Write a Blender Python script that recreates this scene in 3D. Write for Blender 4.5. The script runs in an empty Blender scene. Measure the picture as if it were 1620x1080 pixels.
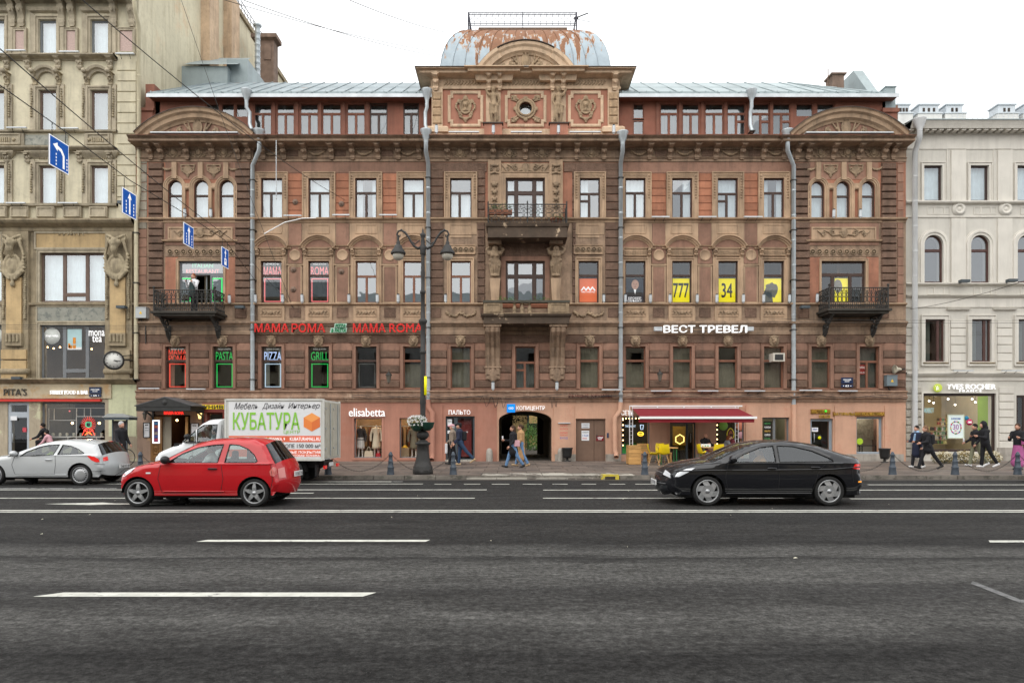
import bpy,bmesh,random
import numpy as np
from math import*
from mathutils import Vector,Matrix,geometry
sc=bpy.context.scene
COL=sc.collection
RND=random.Random(11)
# camera, sky, sun, exposure
FY=31.8
FOC=1080.0
EYE=1.65
cam_d=bpy.data.cameras.new('camera')
cam=bpy.data.objects.new('camera',cam_d)
COL.objects.link(cam)
cam.location=(0,0,EYE)
cam.rotation_euler=(radians(90),0,0)
cam_d.lens=24
cam_d.sensor_width=36
cam_d.shift_y=137/1620
cam_d.clip_end=900
cam_d.clip_start=0.1
sc.camera=cam
wd=bpy.data.worlds.new('World')
sc.world=wd
wd.use_nodes=True
nt=wd.node_tree
nt.nodes.clear()
N=nt.nodes.new
sky=N('ShaderNodeTexSky')
sky.sky_type='NISHITA'
sky.sun_disc=False
sky.sun_elevation=radians(52)
sky.sun_rotation=radians(205)
sky.air_density=1.2
sky.dust_density=4
tc=N('ShaderNodeTexCoord')
ns=N('ShaderNodeTexNoise')
ns.inputs['Scale'].default_value=2.2
ns.inputs['Detail'].default_value=5
mp=N('ShaderNodeMapping')
mp.inputs['Scale'].default_value=(1,1,3)
rp=N('ShaderNodeValToRGB')
rp.color_ramp.elements[0].color=(12.3,12.5,12.7,1)
rp.color_ramp.elements[0].position=.3
rp.color_ramp.elements[1].color=(13.6,13.7,13.7,1)
rp.color_ramp.elements[1].position=.7
mx=N('ShaderNodeMixRGB')
mx.inputs[0].default_value=.93
bg=N('ShaderNodeBackground')
bg.inputs['Strength'].default_value=.095
ow=N('ShaderNodeOutputWorld')
L=nt.links.new
L(tc.outputs['Generated'],mp.inputs[0]);L(mp.outputs[0],ns.inputs['Vector'])
L(ns.outputs['Fac'],rp.inputs[0]);L(sky.outputs[0],mx.inputs[1]);L(rp.outputs[0],mx.inputs[2])
L(mx.outputs[0],bg.inputs[0]);L(bg.outputs[0],ow.inputs[0])
sun_d=bpy.data.lights.new('sun','SUN')
sun_d.energy=1.5
sun_d.angle=radians(90)
sun_d.color=(1,.96,.9)
sun=bpy.data.objects.new('sun',sun_d)
COL.objects.link(sun)
sun.rotation_euler=(radians(38),0,radians(-25))
sc.view_settings.view_transform='Standard'
sc.view_settings.look='None'
sc.view_settings.exposure=0.48
sc.view_settings.gamma=1
sc.view_settings.use_curve_mapping=False
sc.cycles.max_bounces=6
sc.cycles.transparent_max_bounces=12
sc.cycles.sample_clamp_indirect=4
# materials
MATS={}
def mat(name,col,rough=.8,var=.25,scale=1.2,bump=0,bs=14,metal=0,streak=0,dirt=(.05,.04,.03),spec=.35,emit=None,es=1,col2=None,c2=(.5,.6),c2scale=2.5,piece=0,dist=.02,stretch=None,coat=0):
 if name in MATS:
  return MATS[name]
 m=bpy.data.materials.new(name)
 MATS[name]=m
 m.use_nodes=True
 t=m.node_tree
 b=t.nodes['Principled BSDF']
 b.inputs['Roughness'].default_value=rough
 b.inputs['Metallic'].default_value=metal
 b.inputs['Specular IOR Level'].default_value=spec
 if coat:
  b.inputs['Coat Weight'].default_value=coat
  b.inputs['Coat Roughness'].default_value=.04
 if emit:
  b.inputs['Emission Color'].default_value=(*emit,1)
  b.inputs['Emission Strength'].default_value=es
 N=t.nodes.new
 L=t.links.new
 col=tuple(col)if len(col)>2 else col
 if var==0 and not streak and not bump and not col2 and not piece:
  b.inputs['Base Color'].default_value=(*col,1)
  return m
 g=N('ShaderNodeNewGeometry')
 pos=g.outputs['Position']
 if stretch:
  mpn=N('ShaderNodeMapping')
  mpn.inputs['Scale'].default_value=stretch
  L(pos,mpn.inputs[0])
  pos=mpn.outputs[0]
 def noise(scale,detail=4,vec=None,rough=.6):
  n=N('ShaderNodeTexNoise')
  n.inputs['Scale'].default_value=scale
  n.inputs['Detail'].default_value=detail
  n.inputs['Roughness'].default_value=rough
  L(vec or pos,n.inputs['Vector'])
  return n.outputs['Fac']
 def ramp(src,p0,c0,p1,c1):
  r=N('ShaderNodeValToRGB')
  e=r.color_ramp.elements
  e[0].position,e[1].position=p0,p1
  e[0].color=(*c0,1);e[1].color=(*c1,1)
  L(src,r.inputs[0])
  return r.outputs[0]
 def mix(f,a,bb,mode='MIX'):
  x=N('ShaderNodeMixRGB')
  x.blend_type=mode
  for i,s in enumerate((f,a,bb)):
   if hasattr(s,'links')or hasattr(s,'is_linked'):
    L(s,x.inputs[i])
   elif isinstance(s,(int,float)):
    x.inputs[i].default_value=s
   else :
    x.inputs[i].default_value=(*s,1)
  return x.outputs[0]
 lo=tuple(c*(1-var)for c in col)
 hi=tuple(min(.95,c*(1+var*.8))for c in col)
 c=ramp(noise(scale,5),.3,lo,.7,hi)
 if col2:
  w=(1,1,1)
  c=mix(ramp(noise(c2scale,8,rough=.7),c2[0],(0,0,0),c2[1],w),c,col2)
 if piece:
  oi=N('ShaderNodeObjectInfo')
  c=mix(1.0,c,ramp(oi.outputs['Random'],0,(1-piece,)*3,1,(1+piece*.5,)*3),'MULTIPLY')
 if streak:
  mpn=N('ShaderNodeMapping')
  mpn.inputs['Scale'].default_value=(2.2,2.2,.22)
  L(g.outputs['Position'],mpn.inputs[0])
  f=ramp(noise(1.4,6,mpn.outputs[0],.7),.48,(0,0,0),.72,(streak,)*3)
  c=mix(f,c,dirt)
  f2=ramp(noise(6,6,None,.75),.5,(0,0,0),.75,(streak*.7,)*3)
  c=mix(f2,c,dirt)
 L(c,b.inputs['Base Color'])
 if bump:
  bn=N('ShaderNodeBump')
  bn.inputs['Strength'].default_value=bump
  bn.inputs['Distance'].default_value=dist
  L(noise(bs,6,None,.7),bn.inputs['Height'])
  L(bn.outputs[0],b.inputs['Normal'])
 return m
def glass(name,tint=(.8,.85,.85),refl=.12,rough=0.01,top=.85,wavy=0):
 if name in MATS:
  return MATS[name]
 m=bpy.data.materials.new(name)
 MATS[name]=m
 m.use_nodes=True
 t=m.node_tree
 t.nodes.clear()
 N=t.nodes.new;L=t.links.new
 o=N('ShaderNodeOutputMaterial')
 ms=N('ShaderNodeMixShader')
 tr=N('ShaderNodeBsdfTransparent');tr.inputs[0].default_value=(*tint,1)
 gl=N('ShaderNodeBsdfGlossy');gl.inputs['Roughness'].default_value=rough
 gl.inputs[0].default_value=(.92,.96,1,1)
 lw=N('ShaderNodeLayerWeight');lw.inputs[0].default_value=.5
 mr=N('ShaderNodeMapRange')
 mr.inputs['From Min'].default_value=.0
 mr.inputs['To Min'].default_value=refl
 mr.inputs['To Max'].default_value=top
 pw=N('ShaderNodeMath');pw.operation='POWER';pw.inputs[1].default_value=3.2
 L(lw.outputs['Facing'],pw.inputs[0]);L(pw.outputs[0],mr.inputs[0])
 L(mr.outputs[0],ms.inputs[0]);L(tr.outputs[0],ms.inputs[1]);L(gl.outputs[0],ms.inputs[2])
 if wavy:
  g=N('ShaderNodeNewGeometry')
  n=N('ShaderNodeTexNoise');n.inputs['Scale'].default_value=1.6;n.inputs['Detail'].default_value=1
  bn=N('ShaderNodeBump');bn.inputs['Strength'].default_value=wavy;bn.inputs['Distance'].default_value=.03
  L(g.outputs['Position'],n.inputs['Vector']);L(n.outputs['Fac'],bn.inputs['Height']);L(bn.outputs[0],gl.inputs['Normal'])
 L(ms.outputs[0],o.inputs[0])
 return m
 # mesh builder
class MB:
 def __init__(s):
  s.v=[];s.f=[];s.m=[];s.sm=[]
 def add(s,vs,fs,mi=0,smooth=False):
  b=len(s.v)
  s.v.extend([tuple(q)for q in vs])
  for f in fs:
   s.f.append(tuple(b+i for i in f));s.m.append(mi);s.sm.append(smooth)
  return s
 def box(s,x0,x1,y0,y1,z0,z1,mi=0):
  vs=[(x,y,z)for x in(x0,x1)for y in(y0,y1)for z in(z0,z1)]
  return s.add(vs,[(0,1,3,2),(4,6,7,5),(0,4,5,1),(2,3,7,6),(0,2,6,4),(1,5,7,3)],mi)
 def cbox(s,cx,cy,cz,sx,sy,sz,mi=0):
  return s.box(cx-sx/2,cx+sx/2,cy-sy/2,cy+sy/2,cz-sz/2,cz+sz/2,mi)
 def pillow(s,x0,x1,z0,z1,y,d,c,mi=0):
  vs=[(x0,y,z0),(x1,y,z0),(x1,y,z1),(x0,y,z1)]
  e=d*.35
  vs+=[(x0+0,y-e,z0+0),(x1,y-e,z0),(x1,y-e,z1),(x0,y-e,z1)]
  vs+=[(x0+c,y-d,z0+c),(x1-c,y-d,z0+c),(x1-c,y-d,z1-c),(x0+c,y-d,z1-c)]
  fs=[(8,9,10,11)]
  for k in(0,4):
   for i in range(4):
    j=(i+1)%4
    fs.append((k+i,k+j,k+4+j,k+4+i))
  return s.add(vs,fs,mi)
 def prism(s,poly,y0,y1,mi=0,smooth=False):
  n=len(poly)
  vs=[(x,y0,z)for x,z in poly]+[(x,y1,z)for x,z in poly]
  fs=[tuple(range(n)),tuple(range(2*n-1,n-1,-1))]
  s.add(vs,fs,mi)
  return s.add(vs,[(i,i+n,(i+1)%n+n,(i+1)%n)for i in range(n)],mi,smooth)
 def xprism(s,poly,x0,x1,mi=0,smooth=False):
  n=len(poly)
  vs=[(x0,y,z)for y,z in poly]+[(x1,y,z)for y,z in poly]
  s.add(vs,[tuple(range(n)),tuple(range(2*n-1,n-1,-1))],mi)
  return s.add(vs,[(i,i+n,(i+1)%n+n,(i+1)%n)for i in range(n)],mi,smooth)
 def corn(s,x0,x1,y,prof,mi=0,rl=1,rr=1,back=0):
  rows=[]
  for d,z in prof:
   xl=x0-(d if rl else 0);xr=x1+(d if rr else 0)
   rows.append([(xl,y+back,z),(xl,y-d,z),(xr,y-d,z),(xr,y+back,z)])
  vs=[p for r in rows for p in r]
  fs=[]
  for k in range(len(rows)-1):
   for i in range(3):
    a=k*4+i
    fs.append((a,a+1,a+5,a+4))
  k=(len(rows)-1)*4
  fs.append((k,k+1,k+2,k+3));fs.append((3,2,1,0))
  if not rl:
   fs.append(tuple([0]+[i*4+1 for i in range(len(rows))]+[k]))
  if not rr:
   fs.append(tuple([3]+[i*4+2 for i in range(len(rows))]+[k+3]))
  return s.add(vs,fs,mi)
 def mould(s,path,prof,y,closed=False,mi=0):
  n=len(path);rows=[]
  for i in range(n):
   a=path[i-1]if(i or closed)else None
   b=path[(i+1)%n]if(i<n-1 or closed)else None
   p=path[i]
   def nrm(u,w):
    dx,dz=w[0]-u[0],w[1]-u[1]
    l=hypot(dx,dz)or 1
    return(-dz/l,dx/l)
   if a is None:m=nrm(p,b)
   elif b is None:m=nrm(a,p)
   else :
    n1,n2=nrm(a,p),nrm(p,b)
    mx_,mz_=n1[0]+n2[0],n1[1]+n2[1]
    q=max(.2,(mx_*n1[0]+mz_*n1[1]))
    m=(mx_/q,mz_/q)
   rows.append([(p[0]+m[0]*o,y-d,p[1]+m[1]*o)for o,d in prof])
  k=len(prof)
  vs=[q for r in rows for q in r]
  fs=[]
  for i in range(n if closed else n-1):
   j=(i+1)%n
   for e in range(k-1):
    fs.append((i*k+e,i*k+e+1,j*k+e+1,j*k+e))
  if not closed:
   fs.append(tuple(range(k)));fs.append(tuple((n-1)*k+e for e in reversed(range(k))))
  return s.add(vs,fs,mi)
 def frame(s,x0,x1,z0,z1,y,w,d,mi=0,bead=0):
  p=[(0,0),(0,d),(w*.75,d),(w*.8,d+bead),(w,d+bead),(w,0)]if bead else[(0,0),(0,d),(w,d),(w,0)]
  return s.mould([(x0,z0),(x0,z1),(x1,z1),(x1,z0)],p,y,True,mi)
 def tube(s,pts,r,n=6,mi=0,cap=True,smooth=True):
  pts=[Vector(p)for p in pts]
  rs=r if isinstance(r,(list,tuple))else[r]*len(pts)
  rings=[]
  prev=None
  for i,p in enumerate(pts):
   t=((pts[min(i+1,len(pts)-1)]-pts[max(i-1,0)]))
   if t.length<1e-7:t=Vector((0,0,1))
   t.normalize()
   if prev is None:
    u=t.orthogonal().normalized()
   else :
    u=prev-t*prev.dot(t)
    u=u.normalized()if u.length>1e-5 else t.orthogonal().normalized()
   prev=u
   w=t.cross(u)
   rings+=[p+(u*cos(2*pi*k/n)+w*sin(2*pi*k/n))*rs[i]for k in range(n)]
  fs=[]
  for i in range(len(pts)-1):
   for k in range(n):
    a=i*n+k;b=i*n+(k+1)%n
    fs.append((a,b,b+n,a+n))
  s.add(rings,fs,mi,smooth)
  if cap:
   b=(len(pts)-1)*n
   s.add(rings,[tuple(reversed(range(n))),tuple(range(b,b+n))],mi)
  return s
 def lathe(s,prof,n=16,c=(0,0,0),ax='z',mi=0,smooth=True,a0=0,a1=2*pi):
  vs=[];full=abs(a1-a0-2*pi)<1e-6
  m=n if full else n+1
  for r,h in prof:
   for k in range(m):
    a=a0+(a1-a0)*k/n
    x,y=r*cos(a),r*sin(a)
    if ax=='z':vs.append((c[0]+x,c[1]+y,c[2]+h))
    elif ax=='y':vs.append((c[0]+x,c[1]+h,c[2]+y))
    else :vs.append((c[0]+h,c[1]+x,c[2]+y))
  fs=[]
  for i in range(len(prof)-1):
   for k in range(n):
    a=i*m+k;b=i*m+(k+1)%m
    fs.append((a,b,b+m,a+m))
  return s.add(vs,fs,mi,smooth)
 def ball(s,c,r,mi=0,n=8,sq=(1,1,1)):
  vs=[(c[0],c[1],c[2]-r*sq[2])]
  h=n//2
  for i in range(1,h):
   p=pi*i/h
   for k in range(n):
    a=2*pi*k/n
    vs.append((c[0]+r*sq[0]*sin(p)*cos(a),c[1]+r*sq[1]*sin(p)*sin(a),c[2]-r*sq[2]*cos(p)))
  vs.append((c[0],c[1],c[2]+r*sq[2]))
  fs=[(0,1+(k+1)%n,1+k)for k in range(n)]
  for i in range(h-2):
   for k in range(n):
    a=1+i*n+k;b=1+i*n+(k+1)%n
    fs.append((a,b,b+n,a+n))
  t=len(vs)-1;b0=1+(h-2)*n
  fs+=[(b0+k,b0+(k+1)%n,t)for k in range(n)]
  return s.add(vs,fs,mi,True)
 def merge(s,o,d=(0,0,0),sx=1):
  b=len(s.v)
  s.v.extend([(p[0]*sx+d[0],p[1]+d[1],p[2]+d[2])for p in o.v])
  for f,m,q in zip(o.f,o.m,o.sm):
   s.f.append(tuple(b+i for i in(f if sx>0 else reversed(f))));s.m.append(m);s.sm.append(q)
  return s
 def mesh(s,name,mats,off=(0,0,0),autosmooth=False):
  me=bpy.data.meshes.new(name)
  me.from_pydata([(p[0]-off[0],p[1]-off[1],p[2]-off[2])for p in s.v],[],s.f)
  for q in(mats if isinstance(mats,(list,tuple))else[mats]):
   me.materials.append(q)
  me.polygons.foreach_set('material_index',s.m)
  me.polygons.foreach_set('use_smooth',s.sm)
  bm=bmesh.new();bm.from_mesh(me)
  if autosmooth:bmesh.ops.remove_doubles(bm,verts=bm.verts,dist=1e-5)
  bmesh.ops.recalc_face_normals(bm,faces=bm.faces)
  bm.to_mesh(me);bm.free()
  me.update()
  return me
 def org(s):
  xs=[p[0]for p in s.v];ys=[p[1]for p in s.v];zs=[p[2]for p in s.v]
  return Vector(((min(xs)+max(xs))/2,(min(ys)+max(ys))/2,min(zs)))
 def build(s,name,mats,parent=None,org=None,kind=None,label=None,weld=False):
  o0=Vector(org)if org is not None else s.org()
  me=s.mesh(name,mats,o0,weld)
  return put(name,me,o0,parent,kind,label)
WP={}
def put(name,data,loc,parent=None,kind=None,label=None,rz=0):
 o=bpy.data.objects.new(name,data)
 COL.objects.link(o)
 loc=Vector(loc)
 WP[o.name]=loc
 if parent is not None:
  o.parent=parent
  o.location=loc-WP[parent.name]
 else :
  o.location=loc
 if rz:o.rotation_euler[2]=rz
 if kind:o['kind']=kind
 if label:o['label']=label
 return o
def thing(name,label,cat,loc,group=None,rz=0):
 o=put(name,None,loc,None,None,label,rz)
 o['category']=cat
 if group:o['group']=group
 return o
def tag(o,label,cat,group=None):
 o['label']=label;o['category']=cat
 if group:o['group']=group
 return o
def dup(o,loc=None,label=None,parent=None,rz=None,scale=None):
 c=o.copy()
 COL.objects.link(c)
 if loc is not None:
  c.location=loc;WP[c.name]=Vector(loc)
 if rz is not None:c.rotation_euler[2]=rz
 if scale is not None:c.scale=scale
 if label:c['label']=label
 if parent is not None:c.parent=parent
 for ch in o.children:
  dup(ch,None,None,c)
 return c
CACHE={}
def piece(name,key,fn,mats,loc,parent=None,label=None):
 key=(name,key)
 if key not in CACHE:
  CACHE[key]=fn().mesh(name,mats)
 return put(name,CACHE[key],loc,parent,None,label)
def U(px,d=0,Y=FY):return(px-810)*(Y-d)/FOC
def V(py,d=0,Y=FY):return EYE+(677-py)*(Y-d)/FOC
def arc(cx,cz,r,a0,a1,n,rz=None):
 rz=rz or r
 return[(cx+r*cos(radians(a0+(a1-a0)*i/n)),cz+rz*sin(radians(a0+(a1-a0)*i/n)))for i in range(n+1)]
 # text
def text_mb(txt,w=None,h=None,depth=.02,fat=0,shear=0,mi=0,spacing=1):
 """text as geometry facing -y, centred on x, standing on z=0, fitted to w by h"""
 c=bpy.data.curves.new('t','FONT')
 c.body=txt;c.extrude=0.5;c.offset=min(0,fat);c.shear=shear
 c.space_character=spacing
 c.resolution_u=3
 c.align_x='CENTER'
 o=bpy.data.objects.new('t',c)
 COL.objects.link(o)
 dg=bpy.context.evaluated_depsgraph_get()
 dg.update()
 me=o.evaluated_get(dg).to_mesh()
 vs=[tuple(v.co)for v in me.vertices]
 fs=[tuple(p.vertices)for p in me.polygons]
 o.evaluated_get(dg).to_mesh_clear()
 bpy.data.objects.remove(o);bpy.data.curves.remove(c)
 mb=MB();fat*=.5
 xs=[v[0]for v in vs];ys=[v[1]for v in vs]
 sw=max(xs)-min(xs);sh=max(ys)-min(ys)
 if w is None:w=sw*h/sh
 if h is None:h=sh*w/sw
 cx=(min(xs)+max(xs))/2
 for k,(dx,dz)in enumerate(((-1,-1),(1,1),(-1,1),(1,-1))if fat>0 else((0,0),)):
  mb.add([((v[0]-cx+dx*fat*.7)*w/sw,-v[2]*depth-.0012*k,(v[1]-min(ys)+dz*fat*.7)*h/sh)for v in vs],fs,mi)
 return mb
def text_at(mb,txt,x,y,z,w,h,depth=.02,fat=0,shear=0,mi=0,spacing=1):
 return mb.merge(text_mb(txt,w,h,depth,fat,shear,mi,spacing),(x,y,z))
 # smooth solids: signed distance, surface nets
def sdf_eval(prims,P,k):
 out=None
 for p in prims:
  t=p[0]
  if t=='c':
   a=np.array(p[1],dtype=float);b=np.array(p[2],dtype=float)
   ba=b-a;l2=max(1e-9,ba@ba)
   h=np.clip(((P-a)@ba)/l2,0,1)
   d=np.linalg.norm(P-a-h[...,None]*ba,axis=-1)-(p[3]+(p[4]-p[3])*h)
  elif t=='e':
   r=np.array(p[2],dtype=float)
   q=(P-np.array(p[1]))/r
   n=np.linalg.norm(q,axis=-1)
   d=(n-1)*min(r)*(0.4+.6*1)
  elif t=='b':
   q=np.abs(P-np.array(p[1]))-(np.array(p[2])-p[3])
   d=np.linalg.norm(np.maximum(q,0),axis=-1)+np.minimum(q.max(axis=-1),0)-p[3]
  elif t=='t':
   q=P-np.array(p[1])
   e=np.sqrt((q[...,0]/p[2])**2+(q[...,2]/p[3])**2)-1
   d=np.sqrt((e*min(p[2],p[3]))**2+q[...,1]**2)-p[4]
  elif t=='-':
   d0=sdf_eval([p[1]],P,k)
   out=np.maximum(out,-d0)
   continue
  if out is None:out=d
  else :
   h=np.clip(.5+.5*(out-d)/k,0,1)
   out=out*(1-h)+d*h-k*h*(1-h)
 return out
def sdf_mb(prims,vox=.02,k=.03,lo=None,hi=None,mi=0,clip=None):
 if lo is None:
  L0=[];H0=[]
  for p in prims:
   if p[0]=='c':
    r=max(p[3],p[4])
    L0.append(np.minimum(p[1],p[2])-r);H0.append(np.maximum(p[1],p[2])+r)
   elif p[0]in 'eb':
    L0.append(np.array(p[1])-np.array(p[2]));H0.append(np.array(p[1])+np.array(p[2]))
   elif p[0]=='t':
    r=np.array((p[2]+p[4],p[4],p[3]+p[4]));L0.append(np.array(p[1])-r);H0.append(np.array(p[1])+r)
  lo=np.min(L0,0)-2.5*vox;hi=np.max(H0,0)+2.5*vox
 lo=np.array(lo,dtype=float);hi=np.array(hi,dtype=float)
 n=np.ceil((hi-lo)/vox).astype(int)+1
 ax=[lo[i]+vox*np.arange(n[i])for i in range(3)]
 P=np.stack(np.meshgrid(*ax,indexing='ij'),-1)
 D=sdf_eval(prims,P,k)
 if clip is not None:D=np.maximum(D,clip(P))
 for a in range(3):
  idx=[slice(None)]*3
  for e in(0,-1):
   idx[a]=e
   D[tuple(idx)]=np.maximum(D[tuple(idx)],vox)
 S=D<0
 c=[S[i:n[0]-1+i,j:n[1]-1+j,l:n[2]-1+l]for i in(0,1)for j in(0,1)for l in(0,1)]
 cnt=sum(q.astype(int)for q in c)
 act=(cnt>0)&(cnt<8)
 ids=-np.ones(act.shape,int)
 w=np.argwhere(act)
 ids[act]=np.arange(len(w))
 acc=np.zeros((len(w),3));num=np.zeros(len(w))
 offs=[(i,j,l)for i in(0,1)for j in(0,1)for l in(0,1)]
 for a in range(8):
  for b in range(a+1,8):
   oa,ob=np.array(offs[a]),np.array(offs[b])
   if np.abs(oa-ob).sum()!=1:continue
   va=D[tuple((w+oa).T)];vb=D[tuple((w+ob).T)]
   mk=(va<0)!=(vb<0)
   t=np.where(mk,va/np.where(mk,va-vb,1),0)
   pt=oa+t[:,None]*(ob-oa)
   acc+=pt*mk[:,None];num+=mk
 vs=lo+vox*(w+acc/np.maximum(num,1)[:,None])
 fs=[]
 for a in range(3):
  b,c2=(a+1)%3,(a+2)%3
  sl0=[slice(1,-1)]*3;sl1=[slice(1,-1)]*3
  sl0[a]=slice(0,-1);sl1[a]=slice(1,None)
  s0=S[tuple(sl0)];s1=S[tuple(sl1)]
  e=np.argwhere(s0!=s1)
  if not len(e):continue
  base=e.copy();base[:,b]+=1;base[:,c2]+=1
  sign=s0[tuple(e.T)]
  def cell(db,dc):
   q=base.copy();q[:,b]-=db;q[:,c2]-=dc
   return ids[tuple(q.T)]
  q=np.stack([cell(1,1),cell(0,1),cell(0,0),cell(1,0)],1)
  q[~sign]=q[~sign][:,::-1]
  fs.append(q)
 fs=np.concatenate(fs)if fs else np.zeros((0,4),int)
 fs=fs[(fs>=0).all(1)]
 mb=MB()
 mb.add(vs.tolist(),fs.tolist(),mi,True)
 return mb
def spiral(cx,cz,r,a0,turns,th,y=0,n=9,sgn=1):
 pr=[]
 last=None
 for i in range(n+1):
  t=i/n
  a=a0+sgn*turns*2*pi*t
  rr=r*(1-.8*t)
  p=(cx+rr*cos(a),y,cz+rr*sin(a))
  if last:pr.append(('c',last,p,th*(1-.3*t),th*(1-.35*t)))
  last=p
 return pr
 # palette
M_ORANGE=mat('orange_stucco',(.36,.16,.10),.85,.22,1.1,.35,30,streak=.45,piece=.16)
M_TRIM=mat('tan_plaster',(.44,.305,.20),.85,.25,1.5,.4,26,streak=.5,piece=.08)
M_TRIMD=mat('weathered_plaster',(.31,.215,.148),.9,.3,2,.6,22,streak=.6,col2=(.40,.30,.2),c2=(.66,.72))
M_ROUGH=mat('vermiculated_stone',(.18,.112,.08),.95,.3,2.5,1.0,17,streak=.45,piece=.18,dist=.05)
M_SMOOTH=mat('brown_stucco',(.285,.16,.112),.85,.22,1.2,.3,26,streak=.45,piece=.18)
M_CARVE=mat('carved_plaster',(.30,.215,.14),.9,.3,4,.5,40,streak=.5)
M_GSAL=mat('salmon_stucco',(.40,.19,.135),.85,.14,.8,.4,30,streak=.16,col2=(.36,.15,.10),c2=(.55,.72),c2scale=.9)
M_GPEA=mat('peach_stucco',(.55,.325,.225),.85,.12,.8,.35,30,streak=.14,col2=(.50,.24,.16),c2=(.56,.7),c2scale=.8)
M_ATTIC=mat('attic_red_paint',(.23,.09,.058),.75,.25,1.5,.3,20,streak=.35,piece=.1)
M_TWALL=mat('tower_stucco',(.40,.18,.12),.85,.15,1.5,.3,26,streak=.3)
M_TTRIM=mat('tower_plaster',(.60,.44,.30),.85,.16,2,.3,26,streak=.4,piece=.08)
M_TCARVE=mat('tower_carving',(.36,.26,.165),.9,.25,5,.4,40,streak=.4)
M_TAR=mat('dark_flashing',(.07,.05,.04),.7,.3,3)
M_RUSTF=mat('rusty_flashing',(.24,.10,.06),.7,.3,2,col2=(.10,.06,.045),c2=(.5,.6))
M_TIN=mat('grey_roof_sheet',(.26,.31,.33),.55,.2,1,.15,6,metal=.1,col2=(.40,.17,.07),c2=(.64,.70),c2scale=.9,piece=.1,streak=.2)
M_TINR=mat('clean_roof_sheet',(.30,.355,.365),.55,.14,1,.15,6,metal=.1,col2=(.30,.27,.22),c2=(.70,.8),c2scale=.9,piece=.08,streak=.15)
def dome_mat():
 m=bpy.data.materials.new('rusty_dome_sheet');MATS['rusty_dome_sheet']=m;m.use_nodes=True
 t=m.node_tree;N=t.nodes.new;L=t.links.new;b=t.nodes['Principled BSDF'];b.inputs['Roughness'].default_value=.55
 g=N('ShaderNodeNewGeometry');sp=N('ShaderNodeSeparateXYZ');L(g.outputs['Position'],sp.inputs[0])
 def math(op,a,c=None,e=None):
  q=N('ShaderNodeMath');q.operation=op
  for i,s_ in enumerate((a,c,e)):
   if s_ is None:continue
   if isinstance(s_,(int,float)):q.inputs[i].default_value=s_
   else :L(s_,q.inputs[i])
  return q.outputs[0]
 mp=N('ShaderNodeMapping');mp.inputs['Scale'].default_value=(2.6,2.6,.12);L(g.outputs['Position'],mp.inputs[0])
 n=N('ShaderNodeTexNoise');n.inputs['Scale'].default_value=1.3;n.inputs['Detail'].default_value=6;n.inputs['Roughness'].default_value=.72;L(mp.outputs[0],n.inputs['Vector'])
 zz=math('MULTIPLY',math('SUBTRACT',sp.outputs['Z'],19.1),.42)
 xx=math('MULTIPLY',math('POWER',math('ABSOLUTE',math('SUBTRACT',sp.outputs['X'],.63)),2.0),.055)
 f=math('SUBTRACT',math('ADD',math('MULTIPLY',math('SUBTRACT',n.outputs['Fac'],.5),5.2),zz),math('SUBTRACT',xx,.12))
 r=N('ShaderNodeValToRGB');r.color_ramp.elements[0].position=.0;r.color_ramp.elements[1].position=.22
 r.color_ramp.elements[0].color=(.34,.42,.48,1);r.color_ramp.elements[1].color=(.20,.078,.024,1)
 e=r.color_ramp.elements.new(.1);e.color=(.42,.21,.07,1)
 L(f,r.inputs[0])
 n2=N('ShaderNodeTexNoise');n2.inputs['Scale'].default_value=3;n2.inputs['Detail'].default_value=6;L(g.outputs['Position'],n2.inputs['Vector'])
 r2=N('ShaderNodeValToRGB');r2.color_ramp.elements[0].color=(.7,.7,.7,1);r2.color_ramp.elements[1].color=(1.25,1.2,1.15,1);L(n2.outputs['Fac'],r2.inputs[0])
 mx=N('ShaderNodeMixRGB');mx.blend_type='MULTIPLY';mx.inputs[0].default_value=1;L(r.outputs[0],mx.inputs[1]);L(r2.outputs[0],mx.inputs[2]);L(mx.outputs[0],b.inputs['Base Color'])
 return m
M_DOME=dome_mat()
M_EAVE=mat('pale_gutter',(.55,.58,.6),.5,.15,2,metal=.2)
M_PIPE=mat('galvanised_pipe',(.45,.49,.51),.42,.12,3,metal=.45,streak=.15)
M_IRON=mat('wrought_iron',(.035,.033,.03),.6,.3,8)
M_WFD=mat('dark_brown_window_frame',(.055,.03,.022),.5,.2,4)
M_WFR=mat('red_brown_window_frame',(.20,.085,.05),.6,.25,4)
M_WFW=mat('old_white_window_frame',(.42,.38,.33),.6,.25,6)
M_WFG=mat('grey_window_frame',(.16,.17,.18),.5,.1,4)
M_NET=mat('grey_net',(.10,.11,.11),.9,.4,1.5)
M_HAZEBLIND=mat('olive_haze_blind',(.32,.31,.26),.9,.3,1.2)  # blind colour also stands in for hazy reflections in the mezzanine panes
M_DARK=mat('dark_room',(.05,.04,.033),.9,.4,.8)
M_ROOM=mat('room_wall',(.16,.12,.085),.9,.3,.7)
M_CURT=mat('white_curtain',(.50,.55,.56),.9,.12,3)
M_CURTG=mat('greyish_curtain',(.22,.24,.23),.9,.15,3)
G_UP=glass('upper_glass',(.9,.95,.97),.19,top=.9,wavy=.06)
G_MID=glass('middle_glass',(.62,.64,.64),.20,top=.9,wavy=.1)
G_LOW=glass('lower_glass',(.6,.6,.56),.10,top=.9,wavy=.03)
G_SHOP=glass('shop_glass',(.95,.95,.93),.045,top=.8)
G_ADV=glass('advert_glass',(.9,.9,.9),.10,top=.85)
M_WHITE=mat('white_paint',(.8,.8,.8),.5,.03,3)
M_LETW=mat('white_letter',(.85,.85,.85),.5,.0,1,emit=(1,1,1),es=.25)
M_RED=mat('red_letter',(.75,.02,.015),.35,0)
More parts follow.
